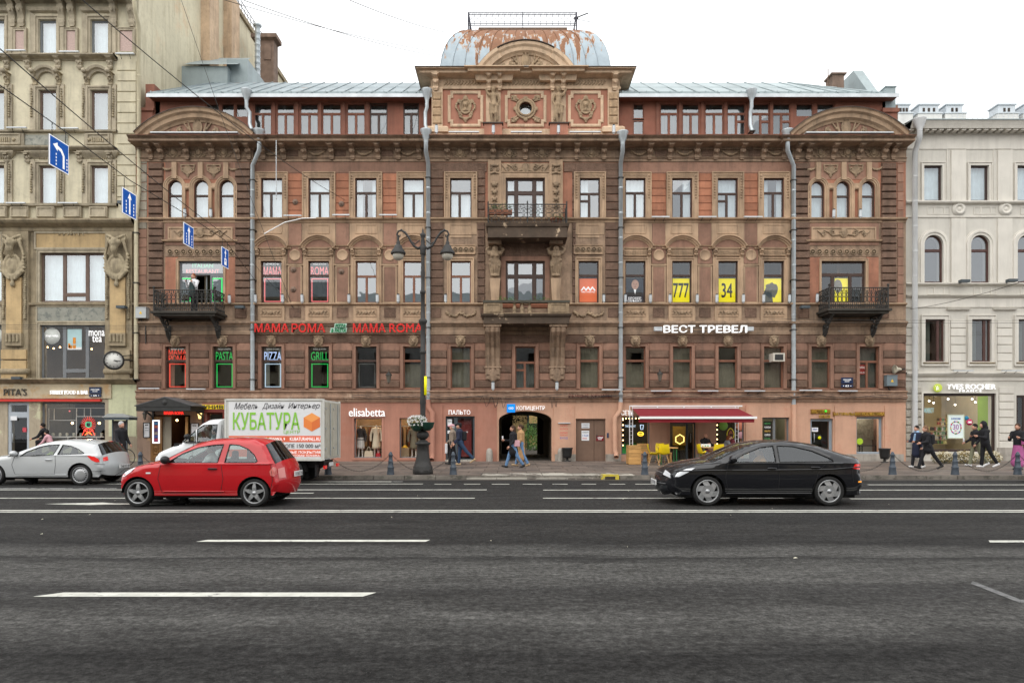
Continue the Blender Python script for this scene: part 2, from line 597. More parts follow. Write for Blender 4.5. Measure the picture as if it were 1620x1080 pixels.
M_BLACK=mat('black_paint',(.02,.02,.02),.5,.1,3)
M_GREEN=mat('green_letter',(.02,.25,.1),.4,0)
def neon(name,c,s=2.2):
 return mat(name,tuple(q*.3 for q in c),.5,0,emit=c,es=s)
NE_RED=neon('red_neon',(1,.08,.05),1.1);NE_GRN=neon('green_neon',(.03,.75,.15),.75)
NE_WHT=neon('white_neon',(.6,.78,1),1.0);NE_PNK=neon('pink_neon',(1,.22,.22),.7);NE_MNT=neon('mint_neon',(.15,.8,.4),.6)
M_BULB=mat('warm_bulb',(.9,.8,.6),.5,0,emit=(1,.62,.25),es=7)
# walls with openings
def wall_mb(x0,x1,z0,z1,holes,y,depth=.4,mi=0,ns=14):
 mb=MB()
 xs=sorted({x0,x1}|{h[0]for h in holes}|{h[1]for h in holes})
 zs=sorted({z0,z1}|{h[2]for h in holes}|{h[3]for h in holes})
 def inside(cx,cz):
  return any(h[0]<cx<h[1]and h[2]<cz<h[3]for h in holes)
 for i in range(len(xs)-1):
  for j in range(len(zs)-1):
   if not inside((xs[i]+xs[i+1])/2,(zs[j]+zs[j+1])/2):
    mb.add([(xs[i],y,zs[j]),(xs[i+1],y,zs[j]),(xs[i+1],y,zs[j+1]),(xs[i],y,zs[j+1])],[(0,1,2,3)],mi)
 for h in holes:
  a,b,c,d=h[:4]
  r=h[4]if len(h)>4 else 0
  if r:
   sp=d-r
   pts=[(b,c),(b,sp)]+arc((a+b)/2,sp,(b-a)/2,0,180,ns,r)[1:]+[(a,c)]
   for k in range(ns//2):
    q=arc((a+b)/2,sp,(b-a)/2,0,180,ns,r)
    mb.add([(b,y,d),(q[k][0],y,q[k][1]),(q[k+1][0],y,q[k+1][1])],[(0,1,2)],mi)
    mb.add([(a,y,d),(q[ns-k][0],y,q[ns-k][1]),(q[ns-k-1][0],y,q[ns-k-1][1])],[(0,1,2)],mi)
  else :
   pts=[(b,c),(b,d),(a,d),(a,c)]
  for k in range(len(pts)):
   if k==len(pts)-1 and c<=z0+1e-4:continue
   p,q=pts[k],pts[(k+1)%len(pts)]
   mb.add([(p[0],y,p[1]),(q[0],y,q[1]),(q[0],y+depth,q[1]),(p[0],y+depth,p[1])],[(0,1,2,3)],mi)
 mb.add([(x0,y,z0),(x0,y+depth,z0),(x0,y+depth,z1),(x0,y,z1)],[(0,1,2,3)],mi)
 mb.add([(x1,y,z0),(x1,y+depth,z0),(x1,y+depth,z1),(x1,y,z1)],[(0,1,2,3)],mi)
 return mb
STY={'T':[(0,1,.64,1),(0,.5,0,.64),(.5,1,0,.64)],'TL':[(0,1,.64,1),(0,.44,0,.64),(.44,1,0,.64)],'TV':[(0,1,.62,1),(0,.48,.44,.62),(0,.48,0,.44),(.48,1,0,.62)],'H':[(0,1,.62,1),(0,1,0,.62)],'HM':[(0,1,.66,1),(0,1,0,.66)],'1':[(0,1,0,1)],'2':[(0,.5,0,1),(.5,1,0,1)],'3':[(0,.27,.64,1),(.27,.73,.64,1),(.73,1,.64,1),(0,.27,0,.64),(.27,.73,0,.64),(.73,1,0,.64)],'P':[(0,1,.68,1),(0,.28,0,.68),(.28,.68,0,.68),(.68,1,0,.68)],'B':[(0,.34,0,1),(.34,.68,.16,1),(.34,.68,0,.16),(.68,1,0,1)],'A2':[(0,1,.60,1),(0,1,0,.60)],}
def window(par,x0,x1,z0,z1,y,fm=None,sty='T',cur='full',gm=None,bar=.055,curm=None,arch=0,label=None,name='window',skip=()):
 fm=fm or M_WFD;gm=gm or G_UP
 w,h=round(x1-x0,2),round(z1-z0,2)
 cx=(x0+x1)/2
 cells=STY[sty]if isinstance(sty,str)else sty
 key=(w,h,str(sty),fm.name,bar,arch,len(skip))
 cellr=[]
 for i,(u0,u1,v0,v1)in enumerate(cells):
  cellr.append((-w/2+u0*w,-w/2+u1*w,v0*h,v1*h))
 def archpath(c,ins):
  a,b,lo,hi=c
  a+=ins;b-=ins;lo+=ins;hi-=ins
  r=(b-a)/2;sp=max(lo+.01,hi-r)
  return[(a,lo),(a,sp)]+[(p[0],p[1])for p in reversed(arc((a+b)/2,sp,r,0,180,12,hi-sp))][1:]+[(b,lo)]
 def fr():
  mb=MB()
  for i,c in enumerate(cellr):
   if i in skip:continue
   a,b,lo,hi=c
   p=[(0,0),(0,.06),(bar*.8,.06),(bar,.035),(bar,0)]
   if arch and i==0:
    path=list(reversed(archpath(c,0)))
   else :
    path=[(a,lo),(b,lo),(b,hi),(a,hi)]
   mb.mould(path,p,0,True)
  return mb
 o=piece(name,key,fr,fm,(cx,y,z0),par,label)
 for i,c in enumerate(cellr):
  if i in skip:continue
  a,b,lo,hi=c
  if arch and i==0:
   def pf(c=c):
    q=archpath(c,bar*.5)
    mx_=(c[0]+c[1])/2
    return MB().add([(p[0]-mx_,0,p[1]-c[2])for p in q],[tuple(range(len(q)))])
   piece('pane',('arch',key),pf,gm,(cx+(a+b)/2,y-.02,z0+lo),o)
  else :
   pw,ph=round(b-a-bar,3),round(hi-lo-bar,3)
   piece('pane',(pw,ph,gm.name),lambda pw=pw,ph=ph:MB().add([(-pw/2,0,0),(pw/2,0,0),(pw/2,0,ph),(-pw/2,0,ph)],[(0,1,2,3)]),gm,(cx+(a+b)/2,y-.02,z0+lo+bar/2),o)
 if cur:
  curm=curm or M_CURT
  def cf():
   mb=MB()
   def sheet(a,b,z_0,z_1):
    n=max(6,int((b-a)/.05));vs=[]
    for i in range(n+1):
     xx=a+(b-a)*i/n
     dy=.025*sin(i*1.9)+.012*sin(i*.7)
     vs+=[(xx,dy,z_0),(xx,dy*.7,z_1)]
    mb.add(vs,[(2*i,2*i+2,2*i+3,2*i+1)for i in range(n)],0,True)
   if cur=='full':sheet(-w/2+.02,w/2-.02,.02,h-.02)
   elif cur=='sides':sheet(-w/2+.02,-w*.2,.02,h-.02);sheet(w*.24,w/2-.02,.02,h-.02)
   elif cur=='left':sheet(-w/2+.02,-w*.05,.02,h-.02)
   elif cur=='low':sheet(-w/2+.02,w/2-.02,.02,h*.6)
   elif cur=='right':sheet(w*.1,w/2-.02,.02,h-.02)
   return mb
  piece('curtain',(w,h,cur,curm.name),cf,curm,(cx,y+.16,z0),o)
 return o
 # carved ornaments (built once, shared)
def f_lion():
 P=[('e',(0,-.10,.22),(.13,.12,.16)),('e',(0,-.20,.15),(.075,.08,.07)),('e',(0,-.05,.20),(.19,.08,.22)),('c',(-.05,-.20,.27),(-.10,-.17,.28),.03,.03),('c',(.05,-.20,.27),(.10,-.17,.28),.03,.03),('c',(0,-.2,.28),(0,-.26,.19),.025,.04),('e',(0,-.19,.07),(.05,.05,.04)),('e',(-.13,-.10,.37),(.04,.04,.05)),('e',(.13,-.10,.37),(.04,.04,.05))]
 for i in range(13):
  a=radians(-60+300*i/12)
  P.append(('e',(.19*cos(a),-.06,.22+.22*sin(a)),(.05,.05,.055)))
 P+=[('-',('e',(-.055,-.235,.245),(.022,.02,.016))),('-',('e',(.055,-.235,.245),(.022,.02,.016))),('-',('b',(0,-.27,.105),(.05,.04,.012),.005))]
 mb=sdf_mb(P,.018,.02)
 return mb.box(-.24,.24,-.03,.0,.42,.47).box(-.2,.2,-.04,0,-.05,-.01)
def f_cart(w=.5,h=.5):
 s=w/.5;t=h/.5
 P=[('e',(0,-.05,.25*t),(.1*s,.06,.13*t)),('t',(0,-.05,.25*t),.13*s,.17*t,.022)]
 for q in(-1,1):
  P+=spiral(q*.17*s,.12*t,.07*s,radians(90),1.1,.022,-.04,8,-q)
  P+=spiral(q*.17*s,.38*t,.06*s,radians(-90),1.1,.02,-.04,8,q)
  P+=[('c',(q*.1*s,-.05,.04*t),(q*.3*s,-.03,.16*t),.028,.012),('c',(q*.12*s,-.05,.43*t),(q*.3*s,-.03,.33*t),.025,.012),('e',(q*.29*s,-.03,.22*t),(.05,.03,.04))]
 P+=[('e',(0,-.06,.47*t),(.07,.05,.04)),('e',(0,-.05,.04*t),(.06,.04,.04))]
 return sdf_mb(P,.018,.015)
def f_garland(w=.75,h=.22,n=11):
 P=[]
 rr=random.Random(3)
 for i in range(n+1):
  t=i/n
  x=(t-.5)*w;z=h-h*.85*(1-(2*t-1)**2)
  r=.035+.03*(1-abs(2*t-1))
  P.append(('e',(x,-.03-r*.4,z),(r,r*.9,r)))
  P.append(('e',(x+rr.uniform(-.03,.03),-.05-r*.5,z+rr.uniform(-.04,.04)),(r*.6,)*3))
 for q in(-1,1):
  P+=[('c',(q*w/2,-.03,h),(q*(w/2+.01),-.02,h-.16),.035,.015),('e',(q*w/2,-.04,h),(.05,.04,.05))]
 return sdf_mb(P,.016,.012)
def f_leafpanel(w=.8,h=.22):
 P=[('e',(0,-.03,h/2),(.07,.05,h*.4))]
 for q in(-1,1):
  for i in range(5):
   x=q*(.09+.075*i*w/.8)
   P+=[('c',(x,-.02,h*.5),(x+q*.07,-.035,h*(.85 if i%2 else .15)),.02,.026)]
  P+=[('c',(q*.05,-.02,h*.5),(q*w*.48,-.015,h*.5),.025,.012)]
 return sdf_mb(P,.015,.012)
def f_swagpanel(w=1.35,h=.36):
 P=[]
 rr=random.Random(5)
 for i in range(26):
  t=i/25
  x=(t-.5)*w;z=h*.62-h*.45*abs(sin(t*2*pi))+rr.uniform(-.04,.04)
  r=.045+.02*rr.random()
  P.append(('e',(x,-.04,z),(r,r,r)))
 for q in(-1,0,1):P.append(('c',(q*w*.49,-.03,h*.8),(q*w*.49,-.03,h*.35),.05,.03))
 return sdf_mb(P,.018,.012)
def f_trophy(h=1.9):
 P=[];z=h
 P+=[('e',(0,-.05,h-.08),(.2,.06,.06))]
 for q in(-1,1):
  P+=spiral(q*.13,h-.25,.09,radians(60),1.2,.025,-.04,8,-q)
  P+=[('c',(0,-.05,h-.4),(q*.2,-.04,h-.46),.04,.02)]
 for i,zz in enumerate((h*.58,h*.42,h*.27,h*.14)):
  r=.12-.018*i
  P+=[('e',(0,-.06,zz),(r,.08,r)),('e',(-r,-.04,zz+.05),(.05,.04,.04)),('e',(r,-.04,zz+.05),(.05,.04,.04)),('c',(-.12,-.03,zz-.08),(.1,-.05,zz+.1),.025,.025),('c',(.12,-.03,zz-.1),(-.09,-.05,zz+.06),.022,.022),('c',(0,-.04,zz-.1),(0,-.03,zz-.22),.03,.02)]
 return sdf_mb(P,.018,.012)
def f_fan(w=.62,h=.6):
 P=[('e',(0,-.06,h*.9),(.07,.05,.06)),('c',(0,-.03,h*.2),(0,-.03,-.02),.06,.02),('e',(0,-.03,h*.12),(.09,.04,.04))]
 for i in range(9):
  a=radians(200+140*i/8)
  P.append(('c',(0,-.04,h*.85),(w*.48*cos(a),-.05,h*.85+h*.62*sin(a)),.025,.035))
 for q in(-1,1):
  P+=[('c',(0,-.05,h*.9),(q*w*.5,-.04,h*.95),.035,.03),('c',(q*w*.5,-.04,h*.95),(q*w*.46,-.04,h*.5),.035,.03),('c',(q*w*.46,-.04,h*.5),(0,-.05,h*.24),.03,.035)]
 return sdf_mb(P,.018,.014)
def f_bust():
 P=[('t',(0,-.04,.75),.25,.33,.035),('b',(0,-.01,.75),(.23,.02,.31),.02),('e',(0,-.08,.80),(.09,.08,.12)),('e',(0,-.06,.86),(.13,.06,.11)),('c',(0,-.05,.7),(0,-.04,.6),.06,.07),('c',(-.12,-.03,.57),(.12,-.03,.57),.05,.05),('c',(0,-.15,.81),(0,-.17,.77),.02,.025),('e',(0,-.05,1.12),(.12,.06,.1)),('e',(0,-.05,1.2),(.07,.05,.06))]
 for q in(-1,1):
  P+=spiral(q*.28,1.0,.09,radians(-90),1.1,.035,-.04,8,q)
  P+=spiral(q*.22,.36,.1,radians(90),1.2,.035,-.04,8,-q)
  for i in range(7):
   P.append(('e',(q*(.36+.08*sin(i*.8)),-.04,.92-i*.09),(.055,.05,.055)))
  P+=[('c',(q*.3,-.04,.98),(q*.46,-.03,.86),.04,.02),('c',(0,-.04,.16),(q*.26,-.04,.25),.06,.04)]
 P+=[('e',(0,-.05,.14),(.1,.07,.1)),('e',(0,-.04,.04),(.05,.05,.06))]
 return sdf_mb(P,.02,.015)
def f_oculus():
 P=[('t',(0,-.05,0),.44,.44,.055),('t',(0,-.09,0),.33,.33,.05)]
 for sx_ in(-1,1):
  for sz_ in(-1,1):
   P+=spiral(sx_*.52,sz_*.5,.13,radians(0 if sx_>0 else 180),1.2,.04,-.04,8,sx_*sz_)
   P+=[('c',(sx_*.36,-.04,sz_*.44),(sx_*.66,-.03,sz_*.62),.05,.025),('c',(sx_*.42,-.04,sz_*.36),(sx_*.68,-.03,sz_*.44),.04,.02),('e',(sx_*.45,-.07,sz_*.55),(.06,.05,.06))]
 P+=[('e',(0,-.06,.5),(.12,.06,.07)),('e',(0,-.06,-.52),(.1,.06,.08)),('e',(-.52,-.05,0),(.05,.04,.1)),('e',(.52,-.05,0),(.05,.04,.1))]
 return sdf_mb(P,.022,.015)
def f_statue(flip=1):
 f=flip
 P=[('e',(0,-.12,1.58),(.1,.11,.13)),('e',(0,-.1,1.66),(.14,.12,.09)),('c',(0,-.1,1.48),(0,-.1,1.38),.06,.07),('c',(-.16,-.1,1.34),(.16,-.1,1.34),.075,.075),('c',(0,-.12,1.3),(.02*f,-.12,1.05),.15,.125),('c',(.02*f,-.12,1.05),(.04*f,-.12,.88),.125,.16),('c',(-.08,-.12,.85),(-.1,-.14,.48),.1,.075),('c',(-.1,-.14,.48),(-.06,-.1,.06),.07,.045),('c',(.12,-.12,.85),(.12,-.2,.48),.1,.07),('c',(.12,-.2,.48),(.1,-.1,.06),.065,.045),('e',(-.06,-.16,.03),(.05,.1,.04)),('e',(.1,-.16,.03),(.05,.1,.04)),('c',(-.2*f,-.1,1.34),(-.33*f,-.1,1.58),.06,.05),('c',(-.33*f,-.1,1.58),(-.08*f,-.12,1.72),.05,.04),('c',(.2*f,-.1,1.34),(.27*f,-.1,1.08),.06,.05),('c',(.27*f,-.1,1.08),(.2*f,-.16,.88),.045,.035),('e',(-.06,-.22,1.27),(.06,.05,.06)),('e',(.07,-.22,1.27),(.06,.05,.06)),('c',(-.14,-.18,.92),(.2,-.18,.8),.05,.06),('c',(.16*f,-.18,.86),(.2*f,-.12,.2),.06,.05),('c',(-.04,-.2,.85),(.02,-.18,.45),.05,.03),('e',(-.04,-.22,1.58),(.018,.02,.014)),('c',(0,-.22,1.6),(0,-.24,1.555),.012,.018)]
 return sdf_mb(P,.02,.022)
def f_atlas(f=1):
 P=[('e',(0,-.42,1.6),(.12,.13,.14)),('e',(0,-.36,1.66),(.15,.14,.1)),('c',(-.24,-.32,1.44),(.24,-.32,1.44),.11,.11),('c',(0,-.34,1.4),(0,-.28,1.0),.22,.18),('c',(-.28,-.3,1.45),(-.36,-.3,1.62),.075,.065),('c',(-.36,-.3,1.62),(-.2,-.2,1.78),.06,.06),('c',(.28,-.3,1.45),(.38,-.3,1.62),.075,.065),('c',(.38,-.3,1.62),(.2,-.2,1.78),.06,.06),('c',(-.08,-.26,1.0),(-.04,-.22,.55),.2,.12),('c',(.08,-.26,1.0),(.04,-.22,.55),.2,.12),('c',(-.2*f,-.4,1.1),(.2*f,-.36,.85),.08,.07),('c',(-.22,-.34,.95),(-.16,-.3,.45),.07,.04),('c',(.22,-.34,.95),(.16,-.3,.45),.07,.04),('c',(0,-.4,.9),(0,-.34,.5),.06,.04),('e',(0,-.3,.42),(.2,.14,.08)),('e',(-.09,-.52,1.3),(.09,.06,.08)),('e',(.09,-.52,1.3),(.09,.06,.08)),('c',(-.12,-.42,.85),(-.1,-.36,.5),.035,.025),('c',(.12,-.42,.85),(.1,-.36,.5),.035,.025),('c',(0,-.54,1.62),(0,-.56,1.56),.02,.026),('e',(0,-.47,1.5),(.07,.06,.07))]
 return sdf_mb(P,.022,.03)
def f_pedimentorn(w=3.0,h=.75):
 P=[('e',(0,-.07,h*.5),(.16,.07,.24)),('t',(0,-.06,h*.5),.2,.29,.03),('e',(0,-.1,h*.98),(.14,.08,.08)),('e',(-.08,-.1,h*.9),(.06,.06,.05)),('e',(.08,-.1,h*.9),(.06,.06,.05))]
 for q in(-1,1):
  P+=spiral(q*w*.22,h*.3,.17,radians(90),1.4,.045,-.05,10,-q)
  P+=spiral(q*w*.36,h*.2,.11,radians(90),1.3,.035,-.04,9,-q)
  P+=[('c',(q*.3,-.05,h*.2),(q*.42,-.08,h*.75),.06,.035),('c',(q*.42,-.05,h*.4),(q*.62,-.06,h*.72),.045,.03),('c',(q*.24,-.05,h*.1),(q*w*.3,-.04,h*.1),.06,.03),('c',(q*w*.3,-.04,h*.15),(q*w*.47,-.03,h*.05),.05,.015),('e',(q*w*.22,-.1,h*.3),(.06,.05,.06))]
 return sdf_mb(P,.025,.018)
def f_frieze(w=2.6,h=.36):
 P=[('e',(0,-.05,h*.5),(.13,.06,.18)),('t',(0,-.05,h*.5),.17,.2,.025)]
 for q in(-1,1):
  P+=spiral(q*w*.21,h*.55,.15,radians(90),1.6,.03,-.04,11,-q)
  P+=spiral(q*w*.37,h*.4,.12,radians(-90),1.5,.028,-.04,10,q)
  P+=[('c',(q*.14,-.04,h*.3),(q*w*.21,-.04,h*.12),.035,.03),('c',(q*w*.28,-.04,h*.6),(q*w*.37,-.04,h*.85),.03,.025),('c',(q*w*.42,-.04,h*.4),(q*w*.49,-.03,h*.8),.03,.02)]
 return sdf_mb(P,.018,.012)
def f_bracket(w=.26,h=.56,p=.55):
 prof=[(0,0),(-.09,.0),(-.13,.05),(-.13,.10),(-.10,.14),(-.14,.2),(-p*.45,.25),(-p*.55,.32),(-p*.5,.40),(-p*.8,.44),(-p,.48),(-p,h),(0,h)]
 mb=MB().xprism([(a,b*h/.56)for a,b in prof],-w*.38,w*.38)
 for s in(-1,1):
  mb.lathe([(0,-.015),(.075,-.015),(.075,.015),(.04,.03),(0,.03)],12,(s*w*.40,-p*.40,h*.58),'x')
  mb.lathe([(0,-.015),(.05,-.015),(.05,.015),(0,.02)],10,(s*w*.40,-.09,h*.14),'x')
 mb.corn(-w*.5,w*.5,-p+.02,[(0,h-.05),(.03,h-.03),(.03,h-.002)],back=p)
 mb.ball((0,-p*.52,h*.5),.06,0,8,(1,.8,1.4))
 mb.box(-w*.3,w*.3,-.11,0,-.05*h,0)
 return mb
def orn(key,fn,x,y,z,par,m=None,name='ornament'):
 return piece(name,(key,(m or M_CARVE).name),fn,m or M_CARVE,(x,y,z),par)
 # the brown building
B=thing('ornate_building','brown and orange ornate four storey building with rusty roof dome, balconies and carved brackets','building',(U(826),FY+2,.12))
XA,XB,XC,XD,XE,XF=U(219),U(402),U(677),U(984),U(1252),U(1430)
ZG=.12
def Zp(py,d=0):return V(py,d)
PD=.16
def blockrow(x0,x1,z0,z1,y,m,d=.06,c=.035,name='stone_block'):
 w,h=round(x1-x0,2),round(z1-z0,3)
 g=.012
 piece(name,(w,h,d,m.name),lambda :MB().pillow(-w/2+g,w/2-g,g,h-g,0,d,c),m,((x0+x1)/2,y,z0),B)
 # ground floor wall
g_top=Zp(632,.2)
GH=[]
def gh(a,b,t,bot=None,arch=0,d=.2):
 r=(U(a,d),U(b,d),V(bot,d)if bot else ZG,V(t,d),arch)
 GH.append(r);return r
h_entry=gh(241,301,656);h_w0=gh(325,353,652,716);h_w0b=gh(440,484,661,724)
h_el1=gh(560,604,661,724);h_el2=gh(632,672,661,724);h_pal=gh(705,751,658)
h_arch=gh(789,873,650,None,.42);h_dbl=gh(911,958,662)
h_cf1=gh(983,1028,658,719);h_cfd=gh(1060,1101,668);h_cf2=gh(1133,1177,658,719)
h_n1=gh(1206,1249,660,722);h_nd=gh(1282,1318,662);h_n2=gh(1355,1397,659,718)
xs_=U(783,.2)
sel=lambda a,b:[h for h in GH if h[0]>=a and h[1]<=b]
xe_=U(320,.2)
wall_mb(XA+.05,xe_,ZG,g_top,sel(XA,xe_),FY-.2,.55).build('wall',mat('grey_brown_stucco',(.34,.235,.175),.85,.18,.8,.35,30,streak=.35,col2=(.52,.34,.2),c2=(.56,.60),c2scale=.7),B)
wall_mb(xe_,xs_,ZG,g_top,sel(xe_,xs_),FY-.2,.55).build('wall',M_GSAL,B)
wall_mb(xs_,XF-.03,ZG,g_top,sel(xs_,XF),FY-.2,.55).build('wall',M_GPEA,B)
M_PLINTH=mat('granite_plinth',(.36,.33,.29),.9,.3,3,.5,20,streak=.4)
for a,b in((878,911),(958,983),(1028,1060),(1101,1133),(1177,1282),(1318,1430)):
 MB().box(U(a,.26)+.004,U(b,.26)-.004,FY-.26,FY-.199,ZG,V(718,.26)).build('plinth',M_PLINTH,B)
mb=MB()
for a,b,t in((676,700,640),(755,786,640),(876,908,642),(1030,1056,642),(1104,1130,642),(1180,1203,642),(1252,1279,642),(1321,1352,642),(1400,1428,642)):
 q=MB().box(U(a,.24),U(b,.24),FY-.24,FY-.199,V(718,.24)if a>790 else ZG,V(t,.24))
 q.build('pilaster',M_GSAL if a<790 else M_GPEA,B)
def belt(x0,x1,y,prof,m,name='string_course',rl=1,rr=1):
 MB().corn(x0,x1,y,prof,0,rl,rr).build(name,m,B)
z0=g_top
pg=[(.0,z0-.12),(.05,z0-.12),(.08,z0-.04),(.08,z0),(.16,z0+.05),(.18,z0+.14),(.12,z0+.18),(.12,z0+.3),(.2,z0+.36),(.2,z0+.40),(-.1,z0+.44)]
M_GCORN=mat('peeling_cornice_paint',(.36,.23,.16),.9,.3,2,.5,20,streak=.5,col2=(.46,.33,.24),c2=(.58,.62),c2scale=2.2)
belt(XA+.05,xs_-.002,FY-.2,pg,M_GCORN,rr=0,rl=0)
belt(xs_+.002,XF-.03,FY-.2,[(a-.01 if a>0 else a,b)for a,b in pg],M_GCORN,rl=0,rr=0)
zm0=z0+.40
# mezzanine
zm1=Zp(541)
SECT=[(XA,XB,PD),(XB,XC,0),(XC,XD,PD),(XD,XE,0),(XE,XF,PD)]
MWIN=[(262,295),(337,369),(414,446),(488,521),(563,596),(638,671),(713,745),(815,847),(917,948),(989,1021),(1064,1094),(1136,1166),(1208,1239),(1283,1313),(1359,1390)]
def secof(x):
 for a,b,d in SECT:
  if a<=x<b:return a,b,d
 return SECT[-1]
def secwall(z0,z1,wins,m,depth=.45,arch=None,dd=0):
 for a,b,d in SECT:
  hs=[w for w in wins if a<w[0]and w[1]<b]
  wall_mb(a+(.001 if a!=XA else .0),b-.001,z0,z1,hs,FY-d-dd,depth).build('wall',m,B)
mw=[]
for a,b in MWIN:
 d=secof(U((a+b)/2))[2]
 mw.append((U(a,d),U(b,d),Zp(614.5,d),Zp(548,d)))
secwall(zm0-.02,Zp(508),mw,M_SMOOTH)
rows_m=[(613.5,601.5,M_ROUGH),(601.5,590,M_SMOOTH),(590,578.3,M_ROUGH),(578.3,566.5,M_SMOOTH),(566.5,554.3,M_ROUGH),(554.3,542.5,M_SMOOTH)]
for si,(a,b,d)in enumerate(SECT):
 ws=sorted([w for w in mw if a<w[0]and w[1]<b])
 edges=[a+.02]+sum([[w[0]-.16,w[1]+.16]for w in ws],[])+[b-.02]
 for k in range(0,len(edges),2):
  x0_,x1_=edges[k],edges[k+1]
  if x1_-x0_<.15:continue
  for r0,r1,m in rows_m:
   if m is M_SMOOTH and r1<545:
    w=round(x1_-x0_,2);h=round(Zp(r1,d)-Zp(r0,d),3)
    def ff(w=w,h=h):
     c=min(.16,w*.2)
     p=[(-w/2+.012,.01),(w/2-.012,.01),(w/2-.012,h*.55),(w/2-c,h),(-w/2+c,h),(-w/2+.012,h*.55)]
     return MB().prism(p,-.03,.0)
    piece('stone_block',('cap',w,h),ff,m,((x0_+x1_)/2,FY-d,Zp(r0,d)),B)
   else :
    blockrow(x0_,x1_,Zp(r0,d),Zp(r1,d),FY-d,m,.065 if m is M_ROUGH else .03,.035 if m is M_ROUGH else .012)
 MB().box(a+.01,b-.01,FY-d-.05,FY-d,Zp(542,d),Zp(531,d)).build('rusticated_band',M_ROUGH,B)
 p=[(0,Zp(530,d)),(.05,Zp(529,d)),(.05,Zp(524,d)),(.02,Zp(523,d)),(.02,Zp(517,d)),(.09,Zp(515.5,d)),(.12,Zp(513.5,d)),(.2,Zp(512,d)),(.2,Zp(509.5,d)),(0,Zp(507,d))]
 belt(a+.001+(.001 if si%2 else 0),b-.002,FY-d,p,M_TRIMD,'string_course',rl=0 if si%2 or si==0 else 1,rr=0 if si%2 or si==4 else 1)
for i,w in enumerate(mw):
 d=secof((w[0]+w[1])/2)[2]
 y=FY-d
 MB().mould([(w[0],w[2]),(w[0],w[3]),(w[1],w[3]),(w[1],w[2])],[(0,0),(0,.07),(.09,.07),(.12,.1),(.14,.1),(.14,0)],y).build('window_surround',M_SMOOTH,B)
 st={2:'HM',3:'HM',4:'HM',0:'HM',1:'HM'}.get(i,'HM')
 fm=M_WFD if i<5 else M_WFR
 cur={5:'low',6:'full',7:'low',8:'full',9:'low',10:'full',11:'low',12:'full',13:'full',14:'full',0:'sides',2:'sides'}.get(i,None)
 window(B,w[0],w[1],w[2],w[3],y+.13,fm,'TV' if i==7 else('TL' if i==14 else st),cur,G_LOW,curm=M_CURTG if i in(7,14)else M_HAZEBLIND)
 if i!=7:
  orn('lion',f_lion,(w[0]+w[1])/2,y-.04,Zp(547,d),B,name='lion_head')
  # second storey band of panels (486-508) and third storey
zb0,zb1=Zp(507),Zp(481)
secwall(zb0-.02,zb1,[],M_TRIMD)
W2=[(413,446),(488,521),(563,596),(638,671),(713,745),(800,862),(915,947),(989,1021),(1063,1094),(1136,1167),(1208,1240)]
W2P=[(283,354),(1299,1369)]
w2=[]
for a,b in W2+W2P:
 d=secof(U((a+b)/2))[2]
 w2.append((U(a,d),U(b,d),Zp(479,d),Zp(413,d)))
secwall(zb1,Zp(347),w2,M_TRIMD)
def panel(px0,px1,py0,py1,d,m=None,mi=None,w=.05,dp=.035,inner=None):
 x0,x1,z0,z1=U(px0,d),U(px1,d),V(py1,d),V(py0,d)
 if inner:MB().box(x0,x1,FY-d-.012,FY-d,z0,z1).build('panel',inner,B)
 MB().mould([(x0,z0),(x0,z1),(x1,z1),(x1,z0)],[(0,0),(0,dp),(w*.7,dp+.012),(w,dp),(w,0)],FY-d,True).build('panel_frame',m or M_TRIM,B)
for si,(a,b,d)in enumerate(SECT):
 q=0 if si%2 else 1
 p=[(0,Zp(483.5,d)),(.05,Zp(483,d)),(.14,Zp(481.5,d)),(.14,Zp(479.6,d)),(0,Zp(479,d))]
 belt(a+.003,b-.003,FY-d,p,M_TRIM,rl=q and si!=0,rr=q and si!=4)
 p=[(0,Zp(353,d)),(.04,Zp(352,d)),(.06,Zp(349,d)),(.16,Zp(348,d)),(.18,Zp(346.5,d)),(.18,Zp(345.6,d)),(0,Zp(345,d))]
 belt(a+.003,b-.003,FY-d,p,M_TRIM,rl=q and si!=0,rr=q and si!=4)
